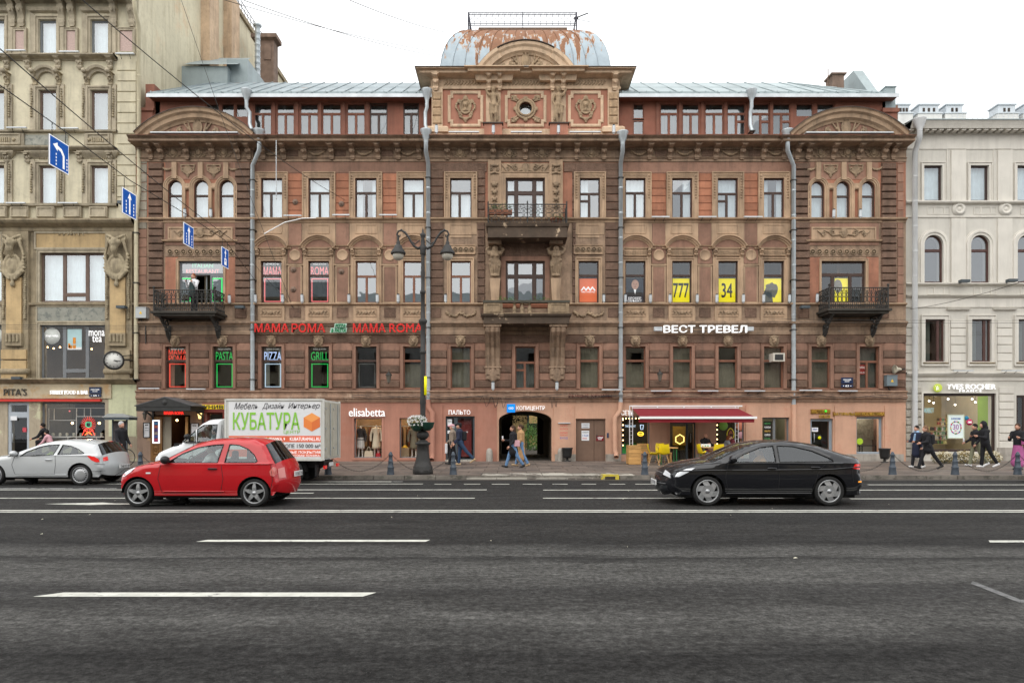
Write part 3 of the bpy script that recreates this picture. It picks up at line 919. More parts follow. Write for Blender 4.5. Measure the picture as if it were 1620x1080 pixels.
for i,(a,b)in enumerate(W2):
 cx=(a+b)/2;d=secof(U(cx))[2];y=FY-d
 x0,x1,z0,z1=w2[i]
 if cx in(831,):
  continue
 wing=d==0
 MB().mould([(x0,z0),(x0,z1),(x1,z1),(x1,z0)],[(0,0),(0,.06),(.08,.06),(.1,.1),(.15,.1),(.15,0)],y).build('window_surround',M_TRIM,B)
 st,cur,gm='HM',None,(G_ADV if i in(0,1,6,7,8,9,10)else G_MID)
 if i in(2,3,4):st='T'
 window(B,x0,x1,z0,z1,y+.13,M_WFD if i not in(2,3,4)else M_WFR,st,cur,gm,curm=M_CURTG)
 if wing:
  for s in(-1,1):
   xx=U(cx+s*21,d)
   MB().box(xx-.09,xx+.09,y-.07,y-.001,z0,Zp(403,d)).build('pilaster',M_TRIM,B)
   piece('console','small',lambda :f_bracket(.16,.34,.2),M_TRIM,(xx,y-.07,Zp(405,d)),B)
  MB().box(U(cx-18,d),U(cx+18,d),y-.05,y,Zp(405.5,d),Zp(393,d)).build('panel',M_TRIM,B)
  panel(cx-17,cx+17,394.5,404,d+.05,M_TRIM,w=.025,dp=.025)
  def rel():
   r=random.Random(2);m=MB()
   for k in range(13):
    for j in range(2):
     x=-.46+k*.077;z=.05+j*.09+r.uniform(-.01,.01)
     m.cbox(x,-.014,z,r.uniform(.03,.055),.03,r.uniform(.04,.06))
   return m
  piece('relief','name',rel,M_CARVE,(U(cx,d),y-.05,Zp(403.5,d)),B)
  zc=Zp(391.5,d);hw=U(cx+28,d)-U(cx,d)
  r_=(hw**2+.5**2)/1.0
  a0=degrees(asin(hw/r_))
  pth=[(U(cx,d)-p[0]*1,p[1])for p in arc(0,zc+.5-r_+.02,r_,90-a0,90+a0,16)]
  m2=MB().mould(pth,[(-.17,0),(-.17,.08),(-.12,.1),(-.1,.16),(-.04,.18),(-.02,.26),(.02,.26),(.02,0)],y)
  m2.corn(U(cx-28,d),U(cx+28,d),y,[(0,zc-.1),(.1,zc-.08),(.12,zc-.02),(0,zc)],0)
  m2.build('window_pediment',M_TRIM,B)
  tp=[(U(cx,d)-p[0],p[1])for p in arc(0,zc+.5-r_-.1,r_,90-a0+6,90+a0-6,12)]
  MB().prism([(tp[0][0],zc),*tp,(tp[-1][0],zc)][::-1],y-.04,y-.001).build('tympanum',M_SMOOTH,B)
  panel(cx-15.5,cx+15.5,357,368,d,M_TRIM,inner=M_SMOOTH)
  MB().box(U(cx-26,d),U(cx+26,d),y-.02,y+.01,Zp(389,d),Zp(353,d)).build('panel',M_TRIM,B)
  MB().box(U(cx-21,d),U(cx+21,d),y-.05,y,Zp(507.5,d),Zp(484,d)).build('pedestal',M_TRIM,B)
  panel(cx-15,cx+15,489,500,d+.05,M_TRIM,w=.03,dp=.02)
  orn('leaf',f_leafpanel,U(cx,d),y-.05,Zp(498.5,d),B)
 else :
  panel(cx-16,cx+16,357,370,d,M_TRIM,inner=M_SMOOTH)
  MB().box(U(cx-25,d),U(cx+25,d),y-.02,y+.01,Zp(371,d),Zp(351,d)).build('panel',M_TRIM,B)
  MB().box(U(cx-17,d),U(cx+17,d),y-.025,y+.01,Zp(376,d),Zp(371.2,d)).build('panel',M_TRIM,B)
  panel(cx-22,cx+22,389,401,d+.04,M_TRIM,w=.04)
  MB().box(U(cx-22,d),U(cx+22,d),y-.05,y,Zp(402,d),Zp(388,d)).build('panel',M_TRIM,B)
  def rings():
   m=MB()
   for k in range(5):m.lathe([(.0,-.03),(.05,-.03),(.055,0),(.08,0),(.09,-.035),(.12,-.035),(.125,0)],10,(-.5+k*.25,0,0),'y')
   return m
  piece('relief','rings',rings,M_CARVE,(U(cx,d),y-.05,Zp(395.2,d)),B)
  orn('swag',f_swagpanel,U(cx,d),y,Zp(502,d),B,M_CARVE)
  for s in(-1,1):
   MB().frame(U(cx+s*39-7,d),U(cx+s*39+7,d),Zp(501,d),Zp(488,d),y,.03,.03).box(U(cx+s*39-7,d)+.003,U(cx+s*39+7,d)-.003,y-.018,y+.01,Zp(501,d)+.003,Zp(488,d)-.003).build('panel',M_ROUGH,B)
for cxs in([467,542,617],[1042,1115,1187.5]):
 for cx in cxs:
  d=0;y=FY
  MB().box(U(cx-9),U(cx+9),y-.03,y+.01,Zp(477),Zp(423)).build('panel',M_SMOOTH,B)
  MB().frame(U(cx-9),U(cx+9),Zp(477.5),Zp(422.5),y,.05,.045).build('panel_frame',M_TRIM,B)
  MB().box(U(cx-11),U(cx+11),y-.04,y+.01,Zp(417),Zp(390.5)).build('panel',M_SMOOTH,B)
  MB().lathe([(0,-.05),(.2,-.05),(.22,-.07),(.25,-.07),(.27,-.03)],20,(U(cx),y-.01,Zp(404)),'y').build('medallion',M_TRIM,B)
  MB().box(U(cx-10),U(cx+10),y-.02,y+.015,Zp(388),Zp(353.6)).build('panel',M_SMOOTH,B)
  MB().corn(U(cx-12),U(cx+12),y,[(0,Zp(420.5)),(.06,Zp(420)),(.06,Zp(418.2)),(0,Zp(417.6))]).build('moulding',M_TRIM,B)
  MB().corn(U(cx-12),U(cx+12),y,[(0,Zp(390.3)),(.08,Zp(390)),(.1,Zp(388.6)),(0,Zp(388.2))]).build('moulding',M_TRIM,B)
  MB().frame(U(cx-8),U(cx+8),Zp(501),Zp(488),y,.03,.03).box(U(cx-8)+.003,U(cx+8)-.003,y-.02,y+.01,Zp(501)+.003,Zp(488)-.003).build('panel',M_ROUGH,B)
  # fourth storey (third windows row) 256-345
zt0,zt1=Zp(346.5),Zp(256)
W3=[(413,447),(488,522),(562,596),(637,671),(712,746),(800,862),(917,949),(989,1021),(1063,1095),(1135,1167),(1208,1240)]
w3=[]
for a,b in W3:
 d=secof(U((a+b)/2))[2]
 w3.append((U(a,d),U(b,d),Zp(345.2,d),Zp(282,d)))
A3=[(266,288.5),(307,330),(347.5,370),(1283,1304),(1323,1344),(1363,1384)]
for a,b in A3:
 d=PD
 w3.append((U(a,d),U(b,d),Zp(345.2,d),Zp(285 if a<800 else 287,d),(U(b,d)-U(a,d))/2))
secwall(zt0,zt1+.25,w3,M_ORANGE)
M_ORB=mat('orange_course',(.39,.165,.095),.85,.2,1.1,.35,30,streak=.45,piece=.22)
for i,(a,b)in enumerate(W3):
 cx=(a+b)/2;d=secof(U(cx))[2];y=FY-d
 x0,x1,z0,z1=w3[i][:4]
 if i==5:
  MB().mould([(x0,z0),(x0,z1),(x1,z1),(x1,z0)],[(0,0),(0,.07),(.1,.09),(.2,.09),(.24,.13),(.27,.13),(.27,0)],y).build('window_surround',M_TRIM,B)
  window(B,x0,x1,z0,z1,y+.13,M_WFD,'3','sides',G_UP,bar=.1)
  continue
 m2=MB().mould([(x0,z0),(x0,z1),(x1,z1),(x1,z0)],[(0,0),(0,.05),(.06,.05),(.08,.08),(.2,.08),(.23,.12),(.27,.12),(.27,0)],y)
 for s,xx in((-1,x0-.15),(1,x1+.15)):
  for k in range(9):
   zz=z1+.1-k*.125
   m2.lathe([(0,-.055),(.035,-.05),(.05,-.02),(.02,.0),(0,.05)],6,(xx,y-.09,zz),'z')
 for k in range(12):
  xx=x0-.04+(x1-x0+.08)*k/11
  m2.cbox(xx,y-.09,z1+.16,.035,.05,.05)
 m2.build('window_surround',M_TRIM,B)
 window(B,x0,x1,z0,z1,y+.13,M_WFD,['TL','T','T','T','TL','3','TV','T','T','TV','T'][i],('full','full','sides','full','low',0,'left','full','right','full','sides')[i],G_UP,bar=.06)
for a,b in((455,479),(530,553),(605,628),(1030,1054),(1104,1127),(1176,1199)):
 for k in range(6):
  blockrow(U(a),U(b),Zp(345-11.6*k),Zp(345-11.6*(k+1)),FY,M_ORB,.03,.012,'wall_course')
for a,b,d in SECT:
 if d==0:MB().box(a+.03,b-.03,FY-.02,FY,Zp(273.8),Zp(257.5)).build('wall_course',M_SMOOTH,B)
for a,b in((681,702),(755,768),(905,911),(957,980)):
 for k in range(7):
  blockrow(U(a,PD),U(b,PD),Zp(345-12.3*k,PD),Zp(345-12.3*(k+1),PD),FY-PD,M_ROUGH,.06,.035)
 for k in range(10):
  blockrow(U(a,PD),U(b,PD),Zp(479-12.7*k,PD),Zp(479-12.7*(k+1),PD),FY-PD,M_ROUGH,.06,.035)
for a,b in((680,770),(892,981)):MB().box(U(a,PD),U(b,PD),FY-PD-.04,FY-PD,Zp(272,PD),Zp(258,PD)).build('rusticated_band',M_ROUGH,B)
for a,b in((262,374),(1279,1389)):MB().box(U(a,PD),U(b,PD),FY-PD-.02,FY-PD,Zp(284,PD),Zp(257,PD)).build('panel',M_SMOOTH,B)
for a,b in((235,259.5),(372,397.5),(1256,1281),(1393,1418)):
 for k in range(19):
  z_0,z_1=480-11.7*k,480-11.7*(k+1)
  if z_1<256:continue
  blockrow(U(a,PD),U(b,PD),Zp(z_0,PD),Zp(z_1,PD),FY-PD,M_ROUGH,.11,.04)
M_GREYST=mat('greyed_stone',(.27,.24,.19),.95,.3,2.5,.6,20,streak=.4,piece=.15)
for k in range(16):
 blockrow(U(219.5,PD),U(233,PD),Zp(480-14.7*k,PD),Zp(480-14.7*(k+1),PD),FY-PD,M_SMOOTH if k<8 else M_GREYST,.03,.012)
 blockrow(U(1419,PD),U(1429.5,PD),Zp(480-14.7*k,PD),Zp(480-14.7*(k+1),PD),FY-PD,M_SMOOTH,.03,.012)
 # end bays: triple arched windows, panels, big window
for si,cx in((0,318),(1,1333.5)):
 d=PD;y=FY-d
 for k in range(3):
  a,b=A3[si*3+k]
  x0,x1,z0,z1,r=w3[11+si*3+k]
  cxx=(x0+x1)/2;sp=z1-r
  pth=[(x0,z0),(x0,sp)]+list(reversed(arc(cxx,sp,r,0,180,14)))[1:]+[(x1,z0)]
  MB().mould(pth,[(0,0),(0,.05),(.06,.05),(.07,.09),(.13,.09),(.14,.12),(.18,.12),(.18,0)],y).build('window_surround',M_TRIM,B)
  window(B,x0,x1,z0,z1,y+.13,M_WFD,'A2','full',G_UP,arch=1)
  MB().box(cxx-.11,cxx+.11,y-.13,y,sp+r+.04,Zp(258,d)).build('keystone',M_TRIM,B)
 for k in(0,1):
  px=(A3[si*3+k][1]+A3[si*3+k+1][0])/2
  orn('fan',f_fan,U(px,d),y,Zp(281,d),B)
  MB().box(U(px-5,d),U(px+5,d),y-.1,y,Zp(301,d),Zp(291,d)).ball((U(px,d),y-.1,Zp(298,d)),.1,0,8,(1.4,.5,.8)).build('capital',M_TRIM,B)
 for s in(-1,1):
  orn('garl_s',lambda :f_garland(.5,.14,8),U(cx+s*52,d),y,Zp(270,d),B)
 MB().box(U(cx-56,d),U(cx+56,d),y-.04,y+.01,Zp(388,d),Zp(353.5,d)).build('panel',M_SMOOTH,B)
 x0,x1=U(cx-49,d),U(cx+49,d)
 MB().box(x0,x1,y-.06,y-.039,Zp(377.5,d),Zp(362,d)).build('panel',M_TRIM,B)
 MB().frame(x0,x1,Zp(377.5,d),Zp(362,d),y-.039,.06,.06).build('panel_frame',M_TRIM,B)
 orn('panelscroll',lambda :f_frieze(2.5,.34),U(cx,d),y-.055,Zp(375,d),B)
 MB().corn(U(cx-54,d),U(cx+54,d),y,[(0,Zp(384,d)),(.15,Zp(382.5,d)),(.17,Zp(380.5,d)),(0,Zp(379.5,d))]).build('moulding',M_TRIM,B)
 def rings2():
  m=MB()
  for k in range(10):m.lathe([(.0,-.03),(.05,-.03),(.055,0),(.09,0),(.1,-.035),(.135,-.035),(.14,0)],12,(-1.42+k*.315,0,0),'y')
  return m
 MB().box(U(cx-56,d),U(cx+56,d),y-.04,y+.01,Zp(405.5,d),Zp(393,d)).build('frieze',M_TRIMD,B)
 piece('relief','rings2',rings2,M_CARVE,(U(cx,d),y-.04,Zp(399,d)),B)
 MB().box(U(cx-56,d),U(cx-36.5 if si==0 else cx-36,d),y-.03,y+.01,Zp(478.8,d),Zp(407,d)).build('panel',M_ORANGE,B)
 MB().box(U(cx+37.5,d),U(cx+56,d),y-.03,y+.01,Zp(478.8,d),Zp(407,d)).build('panel',M_ORANGE,B)
 x0,x1,z0,z1=w2[11+si]
 MB().frame(x0,x1,z0,z1,y,.1,.06,bead=.03).build('window_surround',M_TRIM,B)
 if si==0:
  window(B,x0,x1,z0,z1,y+.15,M_WFG,'P',None,G_MID,bar=.09,skip=(2,))
 else :
  window(B,x0,x1,z0,z1,y+.15,M_WFD,'P',None,G_ADV,bar=.08)
 for s in(-1,1):
  MB().frame(U(cx+s*63-8,d),U(cx+s*63+8,d),Zp(502,d),Zp(487,d),y,.03,.05).box(U(cx+s*63-8,d)+.003,U(cx+s*63+8,d)-.003,y-.02,y+.01,Zp(502,d)+.003,Zp(487,d)-.003).build('panel',M_ROUGH,B)
d=PD;y=FY-d
for px in(782.5,879.5):
 MB().box(U(px-10.5,d),U(px+10.5,d),y-.12,y,Zp(345,d),Zp(254,d)).build('pilaster',M_TRIM,B)
 MB().frame(U(px-7,d),U(px+7,d),Zp(343,d),Zp(262,d),y-.119,.03,.03).build('panel_frame',M_TRIM,B)
 orn('trophy',lambda :f_trophy(2.25),U(px,d),y-.12,Zp(338,d),B)
MB().box(U(793.5,d),U(869,d),y-.05,y,Zp(274.5,d),Zp(259,d)).build('frieze',M_TRIM,B)
orn('frieze',lambda :f_frieze(2.2,.44),U(831,d),y-.05,Zp(274.5,d),B)
x0,x1,z0,z1=w2[5]
MB().frame(x0,x1,z0,z1,y,.22,.05).build('window_surround',M_SMOOTH,B)
window(B,x0,x1,z0,z1,y+.13,M_WFD,'3',None,G_MID,bar=.1)
MB().box(U(795,d),U(868,d),y-.03,y+.01,Zp(405,d),Zp(376,d)).build('panel',M_ROUGH,B)
# crowning cornice of the whole front
for si,(a,b,d)in enumerate(SECT):
 y=FY-d;q=0 if si%2 else 1
 z_a,z_f0,z_s,z_t=Zp(256,d),Zp(250,d),V(222.5,.75+d),V(214.5,.8+d)
 prof=[(0,z_a-.03),(.05,z_a),(.05,z_a+.1),(.1,z_a+.14),(.12,z_f0-.02),(.04,z_f0+.02),(.04,z_s-.16),(.1,z_s-.14),(.14,z_s-.04),(.72,z_s),(.74,z_s+.03),(.74,z_s+.09),(.68,z_s+.11),(.80,z_s+.19),(.84,z_t-.02),(.84,z_t),(-.15,z_t+.1)]
 MB().corn(a+.002,b-.002,y,prof,0,q and si!=0,q and si!=4).build('cornice',M_TRIMD,B)
 MB().corn(a+.004,b-.004,y,[(.1,z_t+.085),(.87,z_t+.004),(.87,z_t+.02),(.1,z_t+.115)],0,q and si!=0,q and si!=4).build('flashing',M_RUSTF,B)
 mb=MB()
 n=int((b-a)/.11)
 for k in range(n):
  mb.cbox(a+.06+k*(b-a-.1)/n,y-.11,z_s-.11,.05,.06,.07)
 mb.build('dentils',M_TRIMD,B)
BR=[235,252,293,334,374,391,447,480,523,556,597,629,662,707,749,780,831,883,913,956,1029,1061,1104,1134,1176,1210,1243,1264,1281,1321,1362,1402,1417,414]
for px in BR:
 d=secof(U(px))[2];y=FY-d
 piece('cornice_bracket','main',f_bracket,M_TRIMD,(U(px,d+.3),y-.04,V(222.5,.75+d)-.58),B)
for px in(275,315,355,728,806,857,935,1297,1340,1381):
 d=PD
 orn('cart',lambda :f_cart(.62,.6),U(px,d),FY-d-.04,Zp(252,d)+.0,B,name='cartouche')
for px in(430,501,576,645,1011,1082,1155,1226):
 orn('garl',lambda :f_garland(.72,.2),U(px),FY-.04,Zp(247),B,name='garland')
for px in(463,539,613,1045,1119,1193):
 MB().box(U(px-9),U(px+9),FY-.07,FY-.035,Zp(248),Zp(238.5)).build('panel',M_ROUGH,B)
for cx,s in((308.5,-1),(1342.5,1)):
 d=PD+.7;y=FY-d
 zb=V(214,d)+.06;hw=U(cx+94,d)-U(cx,d);ri=V(172,d)-zb
 r_=(hw**2+ri**2)/(2*ri);a0=degrees(asin(hw/r_));X_=U(cx,d)
 pth=[(X_-p[0],p[1])for p in arc(0,zb+ri-r_,r_,90-a0,90+a0,28)]
 MB().mould(pth,[(-.5,-.6),(-.5,-.25),(-.42,-.2),(-.36,-.05),(-.2,-.02),(-.14,.1),(-.02,.14),(-.02,.17),(0,.17),(0,-1.2)],y).build('pediment_arch',M_TRIM,B)
 MB().mould([(p[0],p[1]+.004)for p in pth],[(0,-1.2),(0,.2),(.03,.2),(.03,-1.2)],y).build('flashing',M_TAR,B)
 pin=arc(0,zb+ri-r_,r_-.4,90-a0,90+a0,20)
 MB().prism([(X_-hw+.5,zb)]+[(X_-p[0],max(zb,p[1]))for p in pin]+[(X_+hw-.5,zb)],y+.3,y+.9).build('tympanum',M_SMOOTH,B)
 orn('pedorn',lambda :f_pedimentorn(3.6,.82),X_,y+.3,zb,B)
 MB().corn(U(cx-66,d),U(cx+66,d),y-.05,[(0,zb),(.08,zb),(.08,zb+.05),(0,zb+.06)],back=.3).build('light_strip',M_EAVE,B)
 # body behind: floors, rooms, side walls
ZTOP=V(216)
mb=MB()
for z in(Zp(632),Zp(507)+.02,Zp(348),ZTOP-.2):
 mb.box(XA+.2,XF-.2,FY+.45,FY+7.5,z-.15,z+.02)
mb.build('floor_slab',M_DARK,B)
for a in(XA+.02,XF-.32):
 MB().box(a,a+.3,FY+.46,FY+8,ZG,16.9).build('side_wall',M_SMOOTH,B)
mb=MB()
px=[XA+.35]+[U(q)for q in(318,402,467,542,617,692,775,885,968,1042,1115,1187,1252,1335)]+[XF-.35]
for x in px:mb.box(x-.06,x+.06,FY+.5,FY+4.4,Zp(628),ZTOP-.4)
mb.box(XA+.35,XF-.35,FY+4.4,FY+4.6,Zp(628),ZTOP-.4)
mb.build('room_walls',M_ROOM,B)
G_ATT=glass('attic_glass',(.75,.8,.8),.15,top=.85,wavy=.1)
# attic, roof, tower, balconies of the brown building
AY=FY+.2
ztc=V(214.5,.8)+.08
AW=[]
def UA(px):return U(px,0,AY)
def VA(py):return V(py,0,AY)
attL=[(401,430),(437,466),(474,504),(509,540),(548,578),(585,613),(638,663)]
attL0=[(325,347),(349,371),(372,393)]
attR=[(1001,1019),(1044,1073),(1079,1107),(1115,1145),(1150,1180),(1189,1218),(1222,1251)]
attR0=[(1259,1287),(1292,1321)]
holes=[]
for a,b in attL+attR:holes.append((UA(a),UA(b),VA(213.5),VA(163)))
for a,b in attL0:holes.append((UA(a),UA(b),VA(186),VA(163)))
for a,b in attR0:holes.append((UA(a),UA(b),VA(184),VA(163)))
xaL,xaR,xtl,xtr=UA(243),UA(1406),UA(684),UA(978)
sl=lambda a,b:[h for h in holes if h[0]>a and h[1]<b]
wall_mb(xaL,xtl,ztc-.3,17.05,sl(xaL,xtl),AY,.3).build('attic_wall',M_ATTIC,B)
wall_mb(xtr,xaR,ztc-.3,17.05,sl(xtr,xaR),AY,.3).build('attic_wall',M_ATTIC,B)
M_ATTF=mat('red_timber_frame',(.21,.085,.055),.7,.25,3,.3,20,streak=.3)
for a,b in attL+attR:
 x0,x1=UA(a),UA(b)
 new=(a in(585,638))
 k=(int(a)*7)%3
 sty=[(0,1,.66,1),(0,.5,0,.66),(.5,1,0,.66)]if(new or k!=1)else[(0,1,.66,1),(0,.5,0,.66),(.5,1,.42,.66),(.5,1,0,.42)]
 if a==1001:sty=[(0,1,.5,1),(0,1,0,.46)]
 window(B,x0,x1,VA(213.5),VA(163),AY+.08,M_WFD if new else M_ATTF,sty,'full' if k!=2 or new else 'left',G_ATT,bar=.06,curm=M_NET)
for a,b in attL0+attR0:
 window(B,UA(a),UA(b),VA(186),VA(163),AY+.08,M_ATTF,'1','full',G_ATT,bar=.06,curm=M_NET)
for px in(433.5,470,506.5,544,581.5,1040,1076,1111,1147.5,1184.5,1220):
 MB().box(UA(px-2.2),UA(px+2.2),AY-.06,AY,ztc,16.95).build('attic_post',M_ATTF,B)
MB().box(UA(400),UA(582),AY-.05,AY,VA(162.5),16.95).build('attic_beam',M_ATTF,B)
MB().box(UA(1040),UA(1322),AY-.05,AY,VA(162.5),16.95).build('attic_beam',M_ATTF,B)
RY0,RZ0,RY1,RZ1=FY-.35,17.06,FY+4.4,19.95
def roofside(xe0,xe1,m,n,hipl=0,hipr=0):
 MB().box(xe0,xe1,RY0+.03,AY+.3,16.93,17.03).build('eaves_board',M_ATTF,B)
 MB().box(xe0-.04,xe1+.04,RY0-.03,RY0+.0,16.88,17.04).box(xe0,xe1,RY0,RY0+.3,17.04,17.055).build('gutter_strip',M_EAVE,B)
 w=(xe1-xe0)/n
 for k in range(n):
  a,b=xe0+k*w,xe0+(k+1)*w
  ta,tb=a,b
  if hipl:ta,tb=max(a,xe0+hipl),max(b,xe0+hipl)
  if hipr:ta,tb=min(ta,xe1-hipr),min(tb,xe1-hipr)
  if tb-ta<.02:
   tb=ta+.02
  e=.012
  dz=RND.uniform(-.015,.015)
  q=MB()
  mid=.52
  def P(u,t,o=0):
   xa=a+(ta-a)*t;xb=b+(tb-b)*t
   return(xa+(xb-xa)*u,RY0+(RY1-RY0)*t,RZ0+(RZ1-RZ0)*t+o)
  q.add([P(.01,0),P(.99,0),P(.99,mid),P(.01,mid),P(.01,mid,.02+dz),P(.99,mid,.02-dz),P(.99,1),P(.01,1),P(.01,0,-.03),P(.99,0,-.03)],[(0,1,2,3),(3,2,5,4),(4,5,6,7),(8,9,1,0)])
  q.tube([P(0,0,.03),P(0,1,.03)],.022,4)
  q.build('roof_sheet',m,B)
roofside(UA(243),UA(684),M_TIN,19,hipl=1.1)
roofside(UA(978),UA(1411),M_TINR,14,hipr=3.2)
for x0,x1,n in((UA(246),UA(682),24),(UA(982),UA(1408),23)):
 mb=MB()
 mb.box(x0,x1,RY0+.12,RY0+.16,17.06,17.2)
 for k in range(n):mb.box(x0+(x1-x0)*k/n,x0+(x1-x0)*k/n+.04,RY0+.08,RY0+.12,17.06,17.22)
 mb.build('snow_board',M_TINR,B)
mb=MB().add([(UA(684),RY1,RZ1),(UA(243)+1.1,RY1,RZ1),(UA(243),RY1+5,17),(UA(684),RY1+5,17)],[(0,1,2,3)])
mb.add([(UA(243),RY0,RZ0),(UA(243)+1.1,RY1,RZ1),(UA(243),RY1+5,17)],[(0,1,2)])
mb.add([(UA(978),RY1,RZ1),(UA(1411)-3.2,RY1,RZ1),(UA(1411),RY1+5,17),(UA(978),RY1+5,17)],[(0,1,2,3)])
mb.add([(UA(1411),RY0,RZ0),(UA(1411)-3.2,RY1,RZ1),(UA(1411),RY1+5,17)],[(0,1,2)])
mb.build('roof_slope',M_TINR,B)
MB().box(xaL,xaL+.3,AY,FY+9,ztc,17.2).box(xaR-.3,xaR,AY,FY+9,ztc,17.2).build('attic_side_wall',M_ATTIC,B)
MB().box(U(301,0,37),U(372,0,37),36,39,18,V(105,0,36)).add([(U(297,0,36)-.1,35.8,V(105,0,36)),(U(372,0,36)+.2,35.8,V(105,0,36)),(U(398,0,40),40,V(92,0,40)),(U(325,0,40),40,V(92,0,40))],[(0,1,2,3)]).box(U(366,0,37),U(399,0,37),36.4,40,18,V(94,0,36.4)).build('roof_dormer',M_TINR,B)
M_BRICK=mat('old_chimney_brick',(.21,.145,.11),.9,.3,3,.6,14,streak=.5)
MB().box(U(405,0,44),U(433,0,44),44,44.8,17,V(62,0,44)).corn(U(405,0,44),U(433,0,44),44,[(0,V(64,0,44)),(.25,V(62,0,44)),(.25,V(56,0,44)),(0,V(54,0,44))],back=.8).box(U(418,0,44),U(429,0,44),43.94,44,V(95,0,44),V(70,0,44)).build('chimney',M_BRICK,B)
mb=MB()
zz=[V(128,0,40)+k*.35 for k in range(9)]
for k in range(9):mb.lathe([(.15,0),(.15,.3),(.17,.32),(.17,.35)],12,(U(407.5,0,40),40,zz[k]))
mb.lathe([(.2,0),(.24,.05),(.24,.12),(0,.2)],12,(U(407.5,0,40),40,zz[-1]+.35))
mb.build('flue_pipe',M_PIPE,B)
MB().box(U(1313,0,36.5),U(1331,0,36.5),36.2,37,18,V(118,0,36.2)).corn(U(1313,0,36.5),U(1331,0,36.5),36.2,[(0,V(119,0,36.2)),(.1,V(118,0,36.2)),(.1,V(116,0,36.2)),(-.2,V(115.5,0,36.2))],back=.8).tube([(U(1310,0,36.5),36.5,19),(U(1310,0,36.5),36.5,V(109,0,36.5))],.025).build('chimney',M_BRICK,B)
MB().xprism([(34.5,18.2),(36.6,V(112,0,36.6)),(38,V(112,0,36.6)),(38,18.2)],U(1350,0,36.6),U(1365,0,36.6)).build('roof_vent',M_TINR,B)
MB().box(UA(1400),UA(1416),AY-.05,FY+6,16.6,V(139,0,AY)).box(UA(1399),UA(1417),AY-.1,FY+6,V(139,0,AY),V(137.5,0,AY)).build('parapet_cap',M_TINR,B)
MB().box(UA(1396),UA(1416.5),AY-.12,AY+1,ztc-.2,16.6).corn(UA(1396),UA(1416.5),AY-.12,[(0,VA(181)),(.08,VA(180)),(.08,VA(174)),(0,VA(173))],back=.4).build('parapet_pier',M_ATTIC,B)
MB().box(UA(232),UA(246),AY-.1,AY+1.2,ztc-.2,VA(135)).corn(UA(226),UA(244),AY-.15,[(0,ztc-.2),(0,VA(180)),(.08,VA(178)),(.08,VA(174)),(0,VA(173))],back=.4).build('parapet_pier',M_ATTIC,B)
# the tower block over the centre
TD=PD+.02;TY=FY-TD
def TU(px):return U(px,TD)
def TV(py):return V(py,TD)
t0,t1=TU(683),TU(979)
zc_=(TV(186)+TV(160))/2;rc=(TU(844.5)-TU(818.5))/2
MB().box(t0,t1,TY+.4,FY+5.2,14,V(104,.9)).build('tower_body',M_TWALL,B)
wz0,wz1=14.9,TV(143)
mb=MB()
sq=.55;cxo=TU(831.5)
for a,b,c,e in((t0,cxo-sq,wz0,wz1),(cxo+sq,t1,wz0,wz1),(cxo-sq,cxo+sq,wz0,zc_-sq),(cxo-sq,cxo+sq,zc_+sq,wz1)):
 mb.add([(a,TY,c),(b,TY,c),(b,TY,e),(a,TY,e)],[(0,1,2,3)])
n=32
sqp=[]
for k in range(n):
 a=2*pi*k/n;u,v=cos(a),sin(a);m_=max(abs(u),abs(v))
 sqp.append((cxo+sq*u/m_,zc_+sq*v/m_,cxo+rc*u,zc_+rc*v))
for k in range(n):
 p,q=sqp[k],sqp[(k+1)%n]
 mb.add([(p[0],TY,p[1]),(q[0],TY,q[1]),(q[2],TY,q[3]),(p[2],TY,p[3])],[(0,1,2,3)])
 mb.add([(p[2],TY,p[3]),(q[2],TY,q[3]),(q[2],TY+.35,q[3]),(p[2],TY+.35,p[3])],[(0,1,2,3)])
for x in(t0,t1):mb.add([(x,TY,wz0),(x,TY+.4,wz0),(x,TY+.4,wz1),(x,TY,wz1)],[(0,1,2,3)])
mb.build('tower_wall',M_TWALL,B)
oc=MB().mould(arc(cxo,zc_,rc,0,360,24)[:-1],[(0,0),(0,.05),(-.05,.05),(-.05,0)],TY+.22,True).build('round_window',M_WFD,B)
MB().add([(p[0],TY+.2,p[1])for p in arc(cxo,zc_,rc,0,360,24)[:-1]],[tuple(range(24))]).build('pane',G_UP,oc)
MB().add([(p[0],TY+.3,p[1])for p in arc(cxo,zc_,rc,0,360,24)[:-1]],[tuple(range(24))]).build('curtain',M_CURTG,oc)
MB().corn(t0,t1,TY,[(.0,14.9),(.12,14.9),(.12,TV(207)),(.06,TV(205)),(0,TV(204))],back=.4).build('tower_base',M_TTRIM,B)
for px in(692,969.5):
 MB().box(TU(px-8.5),TU(px+8.5),TY-.16,TY,14.92,TV(141)).build('pier',M_TTRIM,B)
 MB().corn(TU(px-9),TU(px+9),TY,[(.16,TV(212)),(.26,TV(212)),(.26,TV(205)),(.17,TV(202)),(0,TV(201))]).build('pier_base',M_TTRIM,B)
 for k in range(4):
  x0,x1=TU(px-7),TU(px+7);z_0=TV(198.5-k*12.6)
  w,h=round(x1-x0,2),.33
  piece('stone_block',('tw',w,h),lambda :MB().pillow(-w/2,w/2,0,h,0,.06,.03),mat('tower_vermiculated',(.45,.31,.19),.95,.3,4,1.0,20,streak=.4,dist=.05),((x0+x1)/2,TY-.16,z_0),B)
for px,fl in((780.5,1),(883.5,-1)):
 MB().box(TU(px-11.5),TU(px+11.5),TY-.06,TY,TV(200.5),TV(141)).build('statue_backing',M_TTRIM,B)
 MB().box(TU(px-14),TU(px+14),TY-.35,TY-.121,14.94,TV(201)).build('pedestal',M_TWALL,B)
 MB().box(TU(px-16),TU(px+16),TY-.42,TY-.1,TV(201),TV(199.3)).build('pedestal_cap',M_TAR,B)
 piece('statue',('st',fl),lambda :f_statue(fl),M_TCARVE,(TU(px),TY-.06,TV(199)),B)
